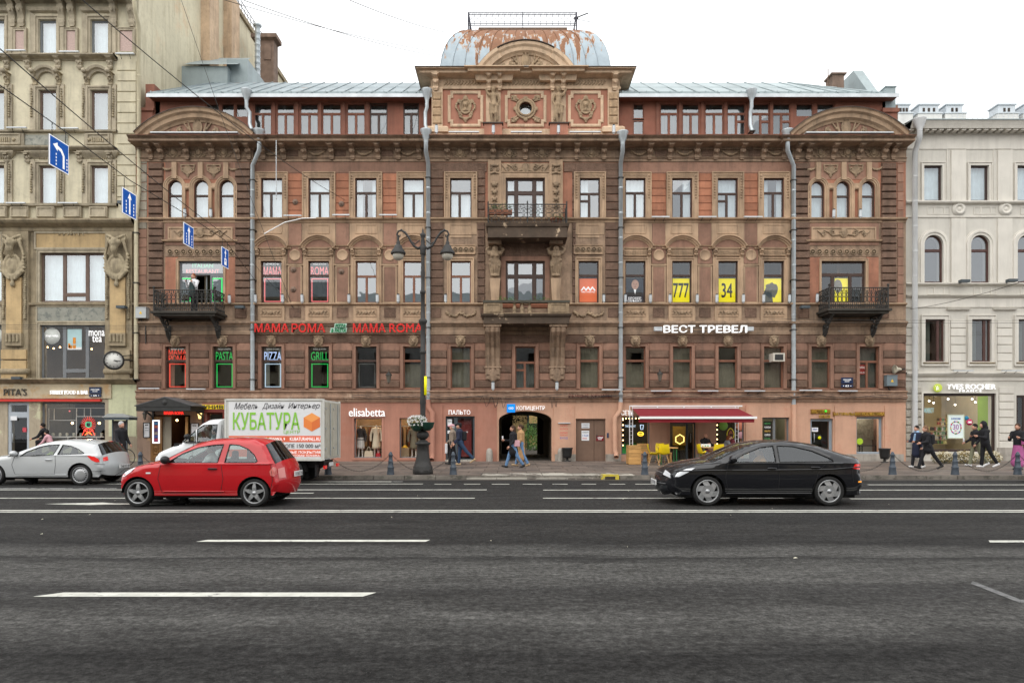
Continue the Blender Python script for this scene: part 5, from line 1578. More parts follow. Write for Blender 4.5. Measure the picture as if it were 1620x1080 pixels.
# left neighbour: cream and ochre house
LB=thing('cream_building','tall cream and ochre building with carved masks and large shop windows, at the left edge','building',(U(60),FY+2,.12))
M_CREAM=mat('cream_stucco',(.56,.51,.375),.88,.14,1,.3,24,streak=.3,piece=.06)
M_CRTR=mat('cream_trim',(.41,.355,.26),.88,.2,2,.4,26,streak=.5,piece=.08)
M_OCHRE=mat('ochre_stone',(.50,.36,.19),.88,.18,1.4,.3,24,streak=.35,piece=.12)
M_STAIN=mat('stained_stone',(.33,.27,.18),.9,.3,2,.5,22,streak=.6)
M_CCARV=mat('cream_carving',(.36,.30,.20),.9,.3,4,.5,40,streak=.6)
M_GRAN=mat('grey_granite_panel',(.26,.26,.22),.5,.2,3,.1,30,col2=(.15,.16,.14),c2=(.52,.56),c2scale=4)
M_LFR=mat('brown_window_frame',(.13,.085,.065),.6,.2,4)
M_PINKP=mat('pink_granite',(.45,.33,.29),.7,.3,20)
LX1=U(217.5)
LW=[]
for(a,b)in((62,90),(144,172),(-19,8)):
 LW+=[(U(a),U(b),Zp(85),Zp(32)),(U(a),U(b),Zp(208),Zp(143)),(U(a),U(b),Zp(325),Zp(262))]
LBIG=[(U(64),U(170),Zp(478),Zp(400)),(U(64),U(170),Zp(600),Zp(514)),(U(-100),U(7),Zp(478),Zp(400)),(U(-100),U(7),Zp(600),Zp(514))]
LX0=U(-110)
wall_mb(LX0,LX1,Zp(346),28,LW,FY,.4).build('wall',M_CREAM,LB)
wall_mb(LX0,LX1,Zp(606),Zp(346),LBIG,FY,.45).build('wall',M_STAIN,LB)
gL=[(U(12),U(46),.12,Zp(636)),(U(64),U(166),.75,Zp(636))]
wall_mb(LX0,LX1,.12,Zp(606),gL,FY,.45).build('wall',mat('sand_stucco',(.40,.34,.25),.85,.15,1,.3,24,streak=.35,col2=(.52,.50,.34),c2=(.55,.57),c2scale=.5),LB)
MB().box(U(172),U(216),FY-.012,FY,Zp(690),Zp(608)).build('repainted_patch',mat('pale_green_paint',(.56,.57,.38),.85,.1,1,streak=.3),LB)
def Lc(z0,z1,pr,a=None,b=None,m=None,n='string_course'):
 MB().corn(a if a is not None else LX0,b if b is not None else LX1,FY,[(d,z0+(z1-z0)*t)for d,t in pr],0,0,0).build(n,m or M_CRTR,LB)
CORN=[(0,0),(.08,.05),(.1,.3),(.22,.38),(.35,.62),(.38,.8),(.38,.95),(0,1)]
Lc(Zp(97),V(84,.35),[(0,0),(.06,.1),(.08,.3),(.3,.5),(.38,.7),(.38,.95),(0,1)],b=U(186))
Lc(Zp(243),V(231,.3),CORN,b=U(187))
Lc(Zp(368),V(345,.45),[(0,0),(.1,.1),(.12,.35),(.25,.45),(.45,.62),(.55,.8),(.55,.95),(0,1)],m=M_STAIN)
Lc(Zp(328),Zp(322),[(0,0),(.15,.2),(.18,.8),(0,1)],b=U(187))
Lc(Zp(211),Zp(207),[(0,0),(.15,.2),(.18,.8),(0,1)],b=U(187))
Lc(Zp(608),V(597,.3),[(0,0),(.1,.1),(.25,.4),(.4,.7),(.4,.9),(0,1)],m=M_STAIN)
Lc(Zp(484),Zp(478.5),[(0,0),(.12,.2),(.14,.8),(0,1)],m=M_STAIN)
MB().corn(LX0,U(216),FY,[(.05,Zp(6)),(.2,Zp(3)),(.8,Zp(-6,.6)),(.9,Zp(-14,.6)),(0,Zp(-16,.6))],0,0,0).build('cornice',M_CRTR,LB)
MB().box(LX0,LX1,FY+3,FY+3.3,.2,28).build('room_walls',M_ROOM,LB)
mb=MB()
for z in(Zp(606),Zp(495),Zp(346),Zp(235),Zp(95)):mb.box(LX0,LX1-.2,FY+.45,FY+3,z-.1,z+.1)
mb.build('floor_slab',M_DARK,LB)
for i,w in enumerate(LW):
 x0,x1,z0,z1=w;r=i%3;cx=(x0+x1)/2
 window(LB,x0,x1,z0,z1,FY+.13,M_LFR if r else M_WFG,'1','full',G_UP,bar=.09,curm=M_CURT if r!=1 else M_CURTG)
 m2=MB().mould([(x0,z0),(x0,z1),(x1,z1),(x1,z0)],[(0,0),(0,.06),(.08,.08),(.1,.13),(.17,.13),(.17,0)],FY)
 m2.build('window_surround',M_CRTR,LB)
 for s in(-1,1):
  xx=cx+s*((x1-x0)/2+.28)
  MB().box(xx-.1,xx+.1,FY-.09,FY-.001,z0,z1+.25).build('pilaster',M_CRTR,LB)
  if r:
   def drops():
    m=MB();r_=random.Random(4)
    for k in range(12):m.ball((r_.uniform(-.02,.02),-.04,k*.115),.06-.0015*k,0,6)
    return m
   piece('garland_drop','d',drops,M_CCARV,(xx,FY-.09,z1-1.25),LB)
 if r==1:
  hw=.62;zc=z1+.5
  pth=[(cx-p[0],p[1])for p in arc(0,zc-.1,hw,12,168,14,.62)]
  MB().mould(pth,[(-.2,0),(-.2,.12),(-.1,.16),(-.08,.26),(.02,.3),(.02,0)],FY).build('window_hood',M_CRTR,LB)
  for s in(-1,1):
   piece('console','L1',lambda :f_bracket(.22,.6,.3),M_CCARV,(cx+s*.55,FY,z1+.15),LB)
   MB().ball((cx+s*.55,FY-.35,z1+.75),.11).build('boss',M_CRTR,LB)
 if r==2:
  MB().corn(x0-.3,x1+.3,FY,[(0,z1+.3),(.2,z1+.5),(.24,z1+.56),(.24,z1+.62),(0,z1+.66)]).build('window_hood',M_CRTR,LB)
  def g1():
   m=MB()
   for k in range(8):m.box(-.4+k*.1,-.36+k*.1,-.04,0,0,.14)
   return m
  piece('relief','flutes',g1,M_CCARV,(cx,FY-.02,z1+.28),LB)
 if r==0:
  MB().corn(x0-.25,x1+.25,FY,[(0,z1+.3),(.15,z1+.36),(.2,z1+.5),(0,z1+.54)]).build('window_hood',M_CRTR,LB)
for px in(22,36,100,116,182,210):
 piece('cornice_bracket','L',lambda :f_bracket(.34,1.25,.5),M_CRTR,(U(px),FY-.02,Zp(42)),LB)
for px in(33,114,201):
 w=7 if px!=201 else 10
 MB().box(U(px-w),U(px+w),FY-.05,FY,Zp(83),Zp(50)).build('stone_panel',M_PINKP,LB)
 MB().frame(U(px-w),U(px+w),Zp(83),Zp(50),FY,.12,.1,bead=.03).build('panel_frame',M_CRTR,LB)
for px in(13,46,94,128,176):
 piece('console','L2',lambda :f_bracket(.26,.5,.3),M_CRTR,(U(px),FY-.02,Zp(110)),LB)
 piece('console','L3',lambda :f_bracket(.24,.42,.26),M_CRTR,(U(px),FY-.02,Zp(258)),LB)
for a,b in((-20,40),(135,180)):
 MB().box(U(a),U(b),FY-.1,FY,Zp(231),Zp(212)).frame(U(a)+.2,U(b)-.2,Zp(228),Zp(215),FY-.1,.06,.05).build('panel',M_CRTR,LB)
 def fl():
  m=MB()
  for k in range(6):m.box(-.3+k*.1,-.25+k*.1,-.04,0,0,.2)
  for s in(-1,1):m.ball((s*.42,0,.1),.09)
  return m
 piece('relief','fl2',fl,M_CCARV,(U((a+b)/2),FY-.1,Zp(226)),LB)
MB().box(U(0),U(108),FY-.04,FY,Zp(230),Zp(214)).build('stone_panel',M_GRAN,LB)
for px in(0,34,75,117,158):
 MB().box(U(px-14),U(px+14),FY-.16,FY,Zp(345),Zp(328.5)).frame(U(px-11),U(px+11),Zp(343),Zp(331),FY-.16,.05,.04).build('panel',M_CRTR,LB)
for k in range(13):
 z_0,z_1=Zp(312-16.6*k),Zp(312-16.6*(k+1))
 w,h=round(U(216)-U(186),2),round(z_1-z_0,3)
 piece('stone_block',(w,h,'L'),lambda :MB().pillow(-w/2,w/2,.015,h-.015,0,.05,.015),M_CREAM,((U(186)+U(216))/2,FY,z_0),LB)
for i,w in enumerate(LBIG):
 x0,x1,z0,z1=w
 MB().frame(x0,x1,z0,z1,FY,.13,.06,bead=.03).build('window_surround',M_CRTR,LB)
 window(LB,x0,x1,z0,z1,FY+.15,M_LFR if i%2==0 else M_WFG,'B','full' if i%2==0 else None,G_UP if i%2==0 else G_SHOP,bar=.09)
for a,b in((58,168),(-110,2)):
 MB().box(U(a),U(b),FY-.03,FY,Zp(392),Zp(370)).build('panel',M_OCHRE,LB)
 MB().frame(U(a),U(b),Zp(392),Zp(369.5),FY,.08,.07).build('panel_frame',M_CRTR,LB)
 MB().box(U(a+2),U(b-1),FY-.04,FY,Zp(508),Zp(486)).build('stone_panel',M_GRAN,LB)
 MB().frame(U(a+2),U(b-1),Zp(508),Zp(486),FY,.07,.06).build('panel_frame',M_CRTR,LB)
orn('Lfr',lambda :f_leafpanel(1.1,.3),U(114),FY-.03,Zp(374),LB,M_CCARV)
def f_mask():
 P=[('e',(0,-.25,1.95),(.2,.2,.26)),('e',(0,-.4,1.9),(.06,.08,.1)),('e',(0,-.3,1.7),(.16,.15,.2)),('c',(0,-.3,1.62),(0,-.2,1.35),.12,.05),('t',(0,-.1,.95),.36,.48,.07),('e',(0,-.08,.95),(.3,.12,.42)),('e',(0,-.1,.1),(.1,.1,.13)),('c',(0,-.08,.4),(0,-.08,.15),.1,.05)]
 for q in(-1,1):
  P+=spiral(q*.3,2.25,.15,radians(-90),1.2,.05,-.12,9,q)+[('c',(q*.1,-.2,2.2),(q*.42,-.15,2.35),.07,.05),('c',(q*.34,-.15,2.1),(q*.5,-.1,1.5),.08,.05),('c',(q*.5,-.1,1.5),(q*.45,-.1,.7),.05,.07),('c',(q*.45,-.1,.7),(q*.15,-.12,.35),.09,.06),('e',(q*.2,-.25,2.0),(.08,.1,.12)),('-',('e',(q*.08,-.45,1.98),(.035,.03,.025)))]
  for k in range(6):P.append(('e',(q*(.52+.03*sin(k*2)),-.1,1.45-k*.15),(.07,.07,.06)))
 return sdf_mb(P,.035,.03)
for px in(27,190):
 x=U(px)
 MB().box(x-.62,x+.62,FY-.14,FY,Zp(598),Zp(367)).build('pier',M_STAIN,LB)
 MB().box(x-.35,x+.35,FY-.22,FY-.139,Zp(548),Zp(440)).build('pilaster',M_OCHRE,LB)
 piece('mask_cartouche','m',f_mask,M_CCARV,(x,FY-.2,Zp(455)),LB)
 def long_g():
  m=MB();r_=random.Random(4)
  for k in range(30):m.ball((r_.uniform(-.02,.02),-.03,k*.1),.07,0,6)
  return m
 for s in(-1,1):piece('garland_drop','l',long_g,M_CCARV,(x+s*.5,FY-.15,Zp(504)),LB)
 MB().box(x-.4,x+.4,FY-.3,FY-.14,Zp(548),Zp(528)).build('block',M_STAIN,LB)
 for k in range(4):MB().tube([(x-.26+k*.17,FY-.32,Zp(530)),(x-.26+k*.17,FY-.32,Zp(542))],.06,8).build('guttae',M_CCARV,LB)
 for k in range(3):
  MB().box(x-.58,x+.58,FY-.24,FY-.139,Zp(578+(-1+k)*17+7.5),Zp(578+(-1+k)*17-7)).build('stone_block',M_OCHRE if px<100 else M_STAIN,LB)
 MB().lathe([(0,-.65),(.14,-.65),(.14,.65),(0,.65)],12,(x+.05,FY-.2,Zp(588)),'x').build('torus_moulding',M_STAIN,LB)
FX=U(217.5)+.03
MB().add([(FX,FY+.02,.12),(FX,56,.12),(FX,56,28.2),(FX,FY+.02,28.2)],[(0,1,2,3)]).box(LX0,FX-.01,FY+.4,FY+.5,27.5,28).build('blind_side_wall',mat('cream_fire_wall',(.60,.545,.40),.9,.12,.5,.3,20,streak=.45,dirt=(.2,.15,.08),col2=(.60,.43,.27),c2=(.55,.7),c2scale=.35),LB)
M_FLUE=mat('flue_plaster',(.55,.40,.27),.9,.2,1,.4,18,streak=.5)
for y0_,y1_ in((38.2,39.4),(41.2,42.4)):
 MB().box(FX,FX+.5,y0_,y1_,20,27.9).box(FX,FX+.8,y0_-.3,y1_+.3,19.9,20.6).corn(FX,FX+.8,y0_-.3,[(0,20.6),(.1,20.7),(.1,20.9),(-.2,21.1)],back=1.8).build('chimney_flue',M_FLUE,LB)
MB().box(FX,FX+.15,FY+.3,56,28.0,28.3).build('coping',M_STAIN,LB)
mb=MB()
for z in(28.4,28.75,29.1):mb.tube([(FX,36,z),(FX,50,z)],.025,4)
for k in range(29):mb.tube([(FX,36+k*.5,28.2),(FX,36+k*.5,29.1)],.02,4)
mb.build('roof_railing',M_IRON,LB)
MB().box(FX+.02,FX+.4,50.5,56,18,25.6).box(FX-.1,FX+.6,50.2,56,25.6,26).build('chimney',M_BRICK,LB)
mb=MB().box(FX+.05,FX+.35,47.2,47.6,23.6,25.4)
mb.build('vent_opening',M_DARK,LB)
# right neighbour: grey house
RB=thing('grey_building','pale grey classical building with arched third floor windows and a cosmetics shop','building',(U(1540),FY+2,.12))
M_GREY=mat('pale_grey_stucco',(.56,.535,.48),.85,.07,.8,.2,24,streak=.14,piece=.03)
M_GTRIM=mat('pale_grey_trim',(.62,.59,.53),.85,.07,1.5,.2,24,streak=.16,piece=.03)
RX0,RX1=U(1430.5),U(1720)
RW=[]
for k in range(4):
 o=73.6*k
 RW.append((U(1461+o),U(1490+o),Zp(318),Zp(262)))
 RW.append((U(1461.5+o),U(1491.5+o),Zp(447),Zp(372),(U(1491.5)-U(1461.5))/2))
 RW.append((U(1463+o),U(1494+o),Zp(572),Zp(505)))
wall_mb(RX0,RX1,Zp(600),Zp(196),RW,FY,.45).build('wall',M_GREY,RB)
gR=[(U(1460),U(1575),.55,Zp(622)),(U(1608),U(1655),.12,Zp(625))]
wall_mb(RX0,RX1,.12,Zp(600),gR,FY,.5).build('wall',M_GREY,RB)
def Rc(pr,m=M_GTRIM,n='string_course',a=RX0,b=RX1):MB().corn(a,b,FY,pr,0,0,0).build(n,m,RB)
Rc([(0,Zp(237)),(.04,Zp(236)),(.04,Zp(214)),(.1,Zp(213)),(.12,Zp(209)),(.14,Zp(205)),(.5,V(203,.5)),(.55,V(199,.5)),(.62,V(193,.6)),(.66,V(190,.65)),(0,V(189,.65))],n='cornice')
MB().box(RX0,RX1,FY-.7,FY-.2,V(190,.65),V(188.6,.65)).build('flashing',M_TINR,RB)
for k in range(22):
 piece('modillion','r',lambda :MB().box(-.1,.1,-.32,0,0,.17),M_GTRIM,(U(1434+11.6*k),FY-.13,Zp(212.5)),RB)
Rc([(0,Zp(345)),(.05,Zp(344)),(.05,Zp(341.5)),(0,Zp(341))])
Rc([(0,Zp(324)),(.14,Zp(322.5)),(.18,Zp(321)),(.18,Zp(319)),(0,Zp(318.5))])
Rc([(0,Zp(453)),(.1,Zp(451.5)),(.18,Zp(450)),(.18,Zp(448.2)),(0,Zp(447.6))])
Rc([(0,Zp(487)),(.05,Zp(486)),(.05,Zp(472)),(.16,Zp(470)),(.22,Zp(468)),(0,Zp(467))])
Rc([(0,Zp(603)),(.05,Zp(602)),(.05,Zp(597)),(.16,Zp(594)),(.22,Zp(591)),(.22,Zp(589.5)),(0,Zp(588.5))])
for k in range(4):
 o=73.6*k
 x0,x1,z0,z1=RW[3*k]
 MB().frame(x0,x1,z0,z1,FY,.14,.06,bead=.04).build('window_surround',M_GTRIM,RB)
 window(RB,x0,x1,z0,z1,FY+.13,mat('dark_red_window_frame',(.045,.025,.022),.5,.2,4),'1','full',G_UP,bar=.08)
 MB().frame(x0-.22,x1+.22,z0,Zp(237),FY,.04,.03).build('panel_frame',M_GTRIM,RB)
 x0,x1,z0,z1,r=RW[3*k+1];cx=(x0+x1)/2;sp=z1-r
 pth=[(x0,z0),(x0,sp)]+list(reversed(arc(cx,sp,r,0,180,14)))[1:]+[(x1,z0)]
 MB().mould(pth,[(0,0),(0,.06),(.1,.06),(.12,.1),(.2,.1),(.22,.04),(.28,.04),(.28,0)],FY).build('window_surround',M_GTRIM,RB)
 window(RB,x0,x1,z0,z1,FY+.13,mat('red_brown_frame',(.075,.034,.028),.5,.2,4),[(0,1,.68,1),(0,1,0,.68)],None,G_MID,bar=.07,arch=1)
 x0,x1,z0,z1=RW[3*k+2]
 MB().frame(x0,x1,z0,z1,FY,.2,.06,bead=.04).build('window_surround',M_GTRIM,RB)
 window(RB,x0,x1,z0,z1,FY+.13,mat('red_brown_frame',(.075,.034,.028),.5,.2,4),[(0,.72,0,1),(.72,1,0,1)],'left',G_LOW,bar=.07,curm=M_CURTG)
 px=1515+o
 for pz0,pz1 in((321,237),):
  MB().box(U(px-11),U(px+12),FY-.06,FY,Zp(318),Zp(238)).build('pilaster',M_GTRIM,RB)
 MB().box(U(px-11),U(px+12),FY-.06,FY,Zp(447),Zp(346)).build('pilaster',M_GTRIM,RB)
 MB().lathe([(.0,-.09),(.05,-.09),(.1,-.05),(.14,-.05),(.16,-.1),(.24,-.1),(.26,-.05),(.31,-.05),(.32,0)],22,(U(px+1.5),FY-.005,Zp(331)),'y').build('roundel',M_GTRIM,RB)
 for a,b in((-47,-38),(-36,-22),(-20,-13)):
  MB().frame(U(px+a),U(px+b),Zp(338),Zp(328),FY,.03,.025).build('panel_frame',M_GTRIM,RB)
  MB().frame(U(px+a),U(px+b),Zp(465),Zp(455),FY,.03,.025).build('panel_frame',M_GTRIM,RB)
 for j in range(6):
  z_0,z_1=Zp(585-13.2*j),Zp(585-13.2*(j+1));w=round(U(px+12)-U(px-12),2);h=round(z_1-z_0,3)
  piece('stone_block',(w,h,'R'),lambda :MB().pillow(-w/2,w/2,.012,h-.012,0,.05,.015),M_GTRIM,(U(px),FY,z_0),RB)
 MB().corn(U(px-14),U(px+14),FY,[(0,Zp(492)),(.12,Zp(490)),(.14,Zp(488)),(0,Zp(487))]).build('capital',M_GTRIM,RB)
 MB().corn(U(px-52),U(px-20),FY,[(0,Zp(576)),(.1,Zp(575)),(.12,Zp(573.3)),(0,Zp(572.6))]).build('sill',M_STAIN,RB)
for j in range(9):
 z_0,z_1=Zp(585-13.2*j),Zp(585-13.2*(j+1))
 if j>5:break
 for a,b in((1431,1453),):
  w=round(U(b)-U(a),2);h=round(z_1-z_0,3)
  piece('stone_block',(w,h,'R'),lambda :MB().pillow(-w/2,w/2,.012,h-.012,0,.05,.015),M_GTRIM,((U(a)+U(b))/2,FY,z_0),RB)
for j in range(9):
 z_0=Zp(722-12.4*j);h=.34
 for a,b in((1431,1441),(1447,1457)):
  w=round(U(b)-U(a),2)
  piece('stone_block',(w,h,'R2'),lambda :MB().pillow(-w/2,w/2,.012,h-.012,0,.09,.04),mat('rough_grey_stone',(.46,.43,.37),.95,.2,3,.9,18,dist=.04),((U(a)+U(b))/2,FY,z_0),RB)
 for a,b in((1580,1603),):
  w=round(U(b)-U(a),2)
  piece('stone_block',(w,h,'R'),lambda :MB().pillow(-w/2,w/2,.012,h-.012,0,.05,.015),M_GTRIM,((U(a)+U(b))/2,FY,z_0),RB)
MB().box(U(1431),U(1459),FY-.12,FY-.001,.12,.3).box(U(1576),U(1607),FY-.12,FY-.001,.12,.75).build('plinth',M_PLINTH,RB)
MB().box(RX0,RX1,FY+3.5,FY+3.8,Zp(600),Zp(196)).build('room_walls',M_ROOM,RB)
mb=MB()
for z in(Zp(600),Zp(480),Zp(345),Zp(200)):mb.box(RX0+.1,RX1,FY+.45,FY+3.5,z-.1,z+.1)
mb.build('floor_slab',M_DARK,RB)
MB().add([(RX0,FY-.7,V(188.7,.65)),(RX1,FY-.7,V(188.7,.65)),(RX1,FY+5,V(188.7,.65)+.7),(RX0,FY+5,V(188.7,.65)+.7)],[(0,1,2,3)]).build('roof_slope',M_TINR,RB)
MB().box(RX0,RX0+.3,FY+.5,FY+8,.12,Zp(200)).build('side_wall',M_GREY,RB)
M_CHW=mat('white_chimney_plaster',(.62,.62,.6),.85,.08,2,streak=.15)
M_CHT=mat('chimney_tin_cap',(.5,.54,.57),.5,.1,2,metal=.2)
for a,b,hv in((1418,1441,3),(1452,1487,3),(1495,1525,2),(1577,1608,2),(1618,1650,3)):
 Yc=36;x0,x1=U(a+2,0,Yc),U(b-2,0,Yc)
 c=MB().box(x0-.12,x1+.12,Yc-.1,Yc+.8,14.5,V(181,0,Yc)).build('chimney',M_CHW,RB)
 mb=MB().box(x0,x1,Yc,Yc+.7,V(181,0,Yc),V(166.5,0,Yc)).box(x0-.06,x1+.06,Yc-.06,Yc+.76,V(166.5,0,Yc),V(164.5,0,Yc)).box(x0-.16,x1+.16,Yc-.14,Yc+.84,V(181.2,0,Yc),V(179.6,0,Yc))
 mb.build('cap',M_CHT,c)
 for k in range(hv):
  xx=x0+(x1-x0)*(.5+(k-(hv-1)/2)*.26)
  MB().box(xx-.06,xx+.06,Yc-.012,Yc,V(177,0,Yc),V(171,0,Yc)).build('vent',M_DARK,c)
mb=MB()
for k in range(24):
 x=U(1500+8*k);mb.tube([(x,FY-.3,V(189,.3)),(x,FY-.3,V(179,.3))],.008,4)
for py in(179,184):mb.tube([(U(1500),FY-.3,V(py,.3)),(U(1690),FY-.3,V(py,.3))],.008,4)
mb.build('roof_railing',M_EAVE,RB)
# downpipes
def pipe(pts,r,label,m=M_PIPE,funnel=True,tail=None):
 t=thing('downpipe',label,'drainpipe',(pts[-1][0],pts[-1][1],pts[-1][2]),'rainwater pipes down the fronts')
 mb=MB()
 mb.tube(pts,r,12)
 n=len(pts)
 for i in range(n-1):
  a,b=Vector(pts[i]),Vector(pts[i+1]);L_=(b-a).length
  for k in range(1,int(L_/1.15)+1):
   p=a+(b-a)*min(1,k*1.15/L_)
   d_=(b-a).normalized()*.025
   mb.tube([p-d_,p+d_],r+.012,12)
 mb.build('pipe',m,t)
 if funnel:
  p=pts[0]
  MB().lathe([(r,-.12),(r+.01,0),(r+.09,.18),(r+.16,.42),(r+.17,.46),(r+.1,.46)],14,p).build('funnel',m,t)
 if tail:
  MB().tube(tail,r+.015,12,cap=False).build('outlet',M_GSAL if pts[-1][0]<-2 else M_GPEA,t)
 mb=MB()
 a,b=Vector(pts[-2]),Vector(pts[-1])
 for k in range(int((a-b).length/2.3)+1):
  p=a+(b-a)*min(1,(k+.3)*2.3/(a-b).length)
  mb.box(p.x-r-.03,p.x+r+.03,p.y-r-.02,p.y+.25,p.z-.02,p.z+.02)
 mb.build('bracket',M_IRON,t)
 return t
def pp(px,py,d):return(U(px,d),FY-d,V(py,d))
pipe([pp(410,222,.75),pp(410,238,.75),pp(399.5,262,.22),pp(399.5,629,.22)],.1,'grey rain pipe between the left end bay and the red pizza lettering')
pipe([pp(674,222,.9),pp(674,240,.85),pp(677.5,258,.3),pp(677.5,632,.3)],.1,'grey rain pipe directly behind the tall street lamp',tail=[pp(677.5,632,.3),pp(678,644,.32),pp(684,652,.4),pp(684,715,.4),pp(684,722,.45),pp(683,727,.6)])
pipe([pp(985,225,.9),pp(985,240,.85),pp(982,258,.3),pp(982,636,.3)],.1,'grey rain pipe between the centre bay and the awning cafe',tail=[pp(982,636,.3),pp(981,650,.32),pp(973,660,.4),pp(973,712,.4),pp(975,718,.45),pp(975,723,.6)])
pipe([pp(1246,222,.75),pp(1246,238,.75),pp(1255.5,262,.22),pp(1255.5,640,.22)],.1,'grey rain pipe beside the right end bay of the brown house',tail=[pp(1256,640,.22),pp(1256,716,.4)])
pipe([pp(1455,204,.75),pp(1455,218,.72),pp(1447.5,240,.25),pp(1447.5,665,.25),pp(1447.5,724,.25)],.115,'pale rain pipe on the grey building beside the cosmetics shop',mat('pale_painted_pipe',(.55,.56,.56),.5,.08,3,streak=.15))
pipe([pp(212,-4,.8),pp(214,18,.7),pp(220,42,.2),pp(220,300,.2),pp(215.5,345,.3),pp(215.5,600,.3)],.09,'cream rain pipe on the corner of the cream building',mat('cream_painted_pipe',(.55,.49,.34),.6,.1,3,streak=.3),funnel=False)
def apipe(px0,px1,py1,label):
 pipe([pp(px0,158,.4),pp(px0,170,.38),pp(px1,178,.3),pp(px1,py1-10,.3),pp(px1+(3 if px1>px0-3 else-3),py1,.5)],.085,label)
apipe(390,395,206,'short grey pipe from the attic gutter behind the left arched pediment')
apipe(675.5,673,208,'short grey pipe beside the left side of the tower')
apipe(1189,1187,208,'short grey pipe in front of the right attic windows')
# shop fronts
def letters(mb):
 par=list(range(len(mb.v)))
 def find(a):
  while par[a]!=a:par[a]=par[par[a]];a=par[a]
  return a
 for f in mb.f:
  for i in f[1:]:par[find(i)]=find(f[0])
 isl={}
 for fi,f in enumerate(mb.f):isl.setdefault(find(f[0]),[]).append(fi)
 items=[]
 for fs in isl.values():
  xs=[mb.v[i][0]for f in fs for i in mb.f[f]]
  items.append([min(xs),max(xs),fs])
 items.sort(key=lambda t:t[0])
 out=[]
 for a,b,fs in items:
  if out and min(out[-1][1],b)-a>.45*min(b-a,out[-1][1]-out[-1][0]):
   out[-1][1]=max(out[-1][1],b);out[-1][2]+=fs
  else :out.append([a,b,list(fs)])
 res=[]
 for a,b,fs in out:
  m=MB();mp_={}
  for f in fs:
   g_=[]
   for i in mb.f[f]:
    if i not in mp_:mp_[i]=len(m.v);m.v.append(mb.v[i])
    g_.append(mp_[i])
   m.f.append(tuple(g_));m.m.append(0);m.sm.append(False)
  res.append(m)
 return res
def sign(txt,px,py0,py1,wpx,d,m,label,cat='sign',depth=.05,fat=.01,shear=0,split=True,group=None,name='shop_sign',parent=None,spacing=1,back=None,Y=None):
 Yd=(FY-d)if Y is None else Y
 x=(px-810)*Yd/FOC;z=EYE+(677-py1)*Yd/FOC
 w=wpx*Yd/FOC;h=(py1-py0)*Yd/FOC
 mb=text_mb(txt,w,h,depth,fat,shear,0,spacing)
 t=parent
 if t is None:
  t=thing(name,label,cat,(x,Yd,z),group)
 if split and parent is None:
  for l in letters(mb):
   q=MB().merge(l,(x,Yd-depth/2-.02,z));q.build('letter',m,t)
 else :
  MB().merge(mb,(x,Yd-depth/2-.02,z)).build('lettering',m,t)
 if back:
  MB().box(x-w/2-back[1],x+w/2+back[1],Yd-.015,Yd+.03,z-back[1],z+h+back[1]).build('board',back[0],t)
 return t
def room(par,x0,x1,z0,z1,y0,y1,mw,mf=None,mc=None):
 MB().add([(x0,y0,z0),(x0,y1,z0),(x0,y1,z1),(x0,y0,z1)],[(0,1,2,3)]).add([(x1,y0,z0),(x1,y1,z0),(x1,y1,z1),(x1,y0,z1)],[(0,1,2,3)]).add([(x0,y1,z0),(x1,y1,z0),(x1,y1,z1),(x0,y1,z1)],[(0,1,2,3)]).build('shop_wall',mw,par)
 MB().add([(x0,y0,z0),(x1,y0,z0),(x1,y1,z0),(x0,y1,z0)],[(0,1,2,3)]).build('shop_floor',mf or M_DARK,par)
 MB().add([(x0,y0,z1),(x1,y0,z1),(x1,y1,z1),(x0,y1,z1)],[(0,1,2,3)]).build('shop_ceiling',mc or mw,par)
def lamp(x,y,z,e,col=(1,.75,.5),r=.12,name='shop_lamp'):
 l=bpy.data.lights.new(name,'POINT');l.energy=e;l.color=col;l.shadow_soft_size=r
 o=bpy.data.objects.new(name,l);COL.objects.link(o);o.location=(x,y,z)
Yi=FY+.36
def W(px,Y):return(px-810)*Y/FOC
def H(py,Y):return EYE+(677-py)*Y/FOC
zr1=g_top-.05
M_WARM=mat('warm_shop_wall',(.40,.28,.16),.85,.15,1)
M_WHITR=mat('white_shop_wall',(.75,.74,.68),.8,.04,1)
M_GRNW=mat('lime_shop_wall',(.28,.45,.04),.8,.08,1)
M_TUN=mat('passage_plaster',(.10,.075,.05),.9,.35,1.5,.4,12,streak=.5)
M_WOODD=mat('old_oak',(.22,.11,.035),.6,.3,3,stretch=(6,6,1))
M_WOODL=mat('pine_boards',(.52,.29,.10),.6,.22,4,stretch=(1,1,5),piece=.15)
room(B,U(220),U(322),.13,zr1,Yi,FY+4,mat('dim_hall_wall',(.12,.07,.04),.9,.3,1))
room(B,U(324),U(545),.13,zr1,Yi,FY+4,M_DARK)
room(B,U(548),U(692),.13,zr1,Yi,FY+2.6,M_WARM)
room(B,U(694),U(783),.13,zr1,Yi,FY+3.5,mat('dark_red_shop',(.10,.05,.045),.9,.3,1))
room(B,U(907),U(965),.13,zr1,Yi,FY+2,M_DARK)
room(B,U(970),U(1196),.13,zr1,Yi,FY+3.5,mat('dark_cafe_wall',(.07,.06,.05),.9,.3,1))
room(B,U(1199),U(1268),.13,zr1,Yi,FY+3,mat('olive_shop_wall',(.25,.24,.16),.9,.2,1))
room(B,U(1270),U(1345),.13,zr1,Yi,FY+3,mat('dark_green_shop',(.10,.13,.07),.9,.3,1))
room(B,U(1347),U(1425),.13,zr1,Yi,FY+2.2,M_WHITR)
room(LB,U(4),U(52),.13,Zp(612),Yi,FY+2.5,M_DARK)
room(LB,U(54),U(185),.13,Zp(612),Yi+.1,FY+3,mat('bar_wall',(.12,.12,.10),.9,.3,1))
room(RB,U(1452),U(1582),.13,Zp(606),Yi+.1,FY+4,mat('beige_shop_wall',(.50,.42,.28),.85,.15,1))
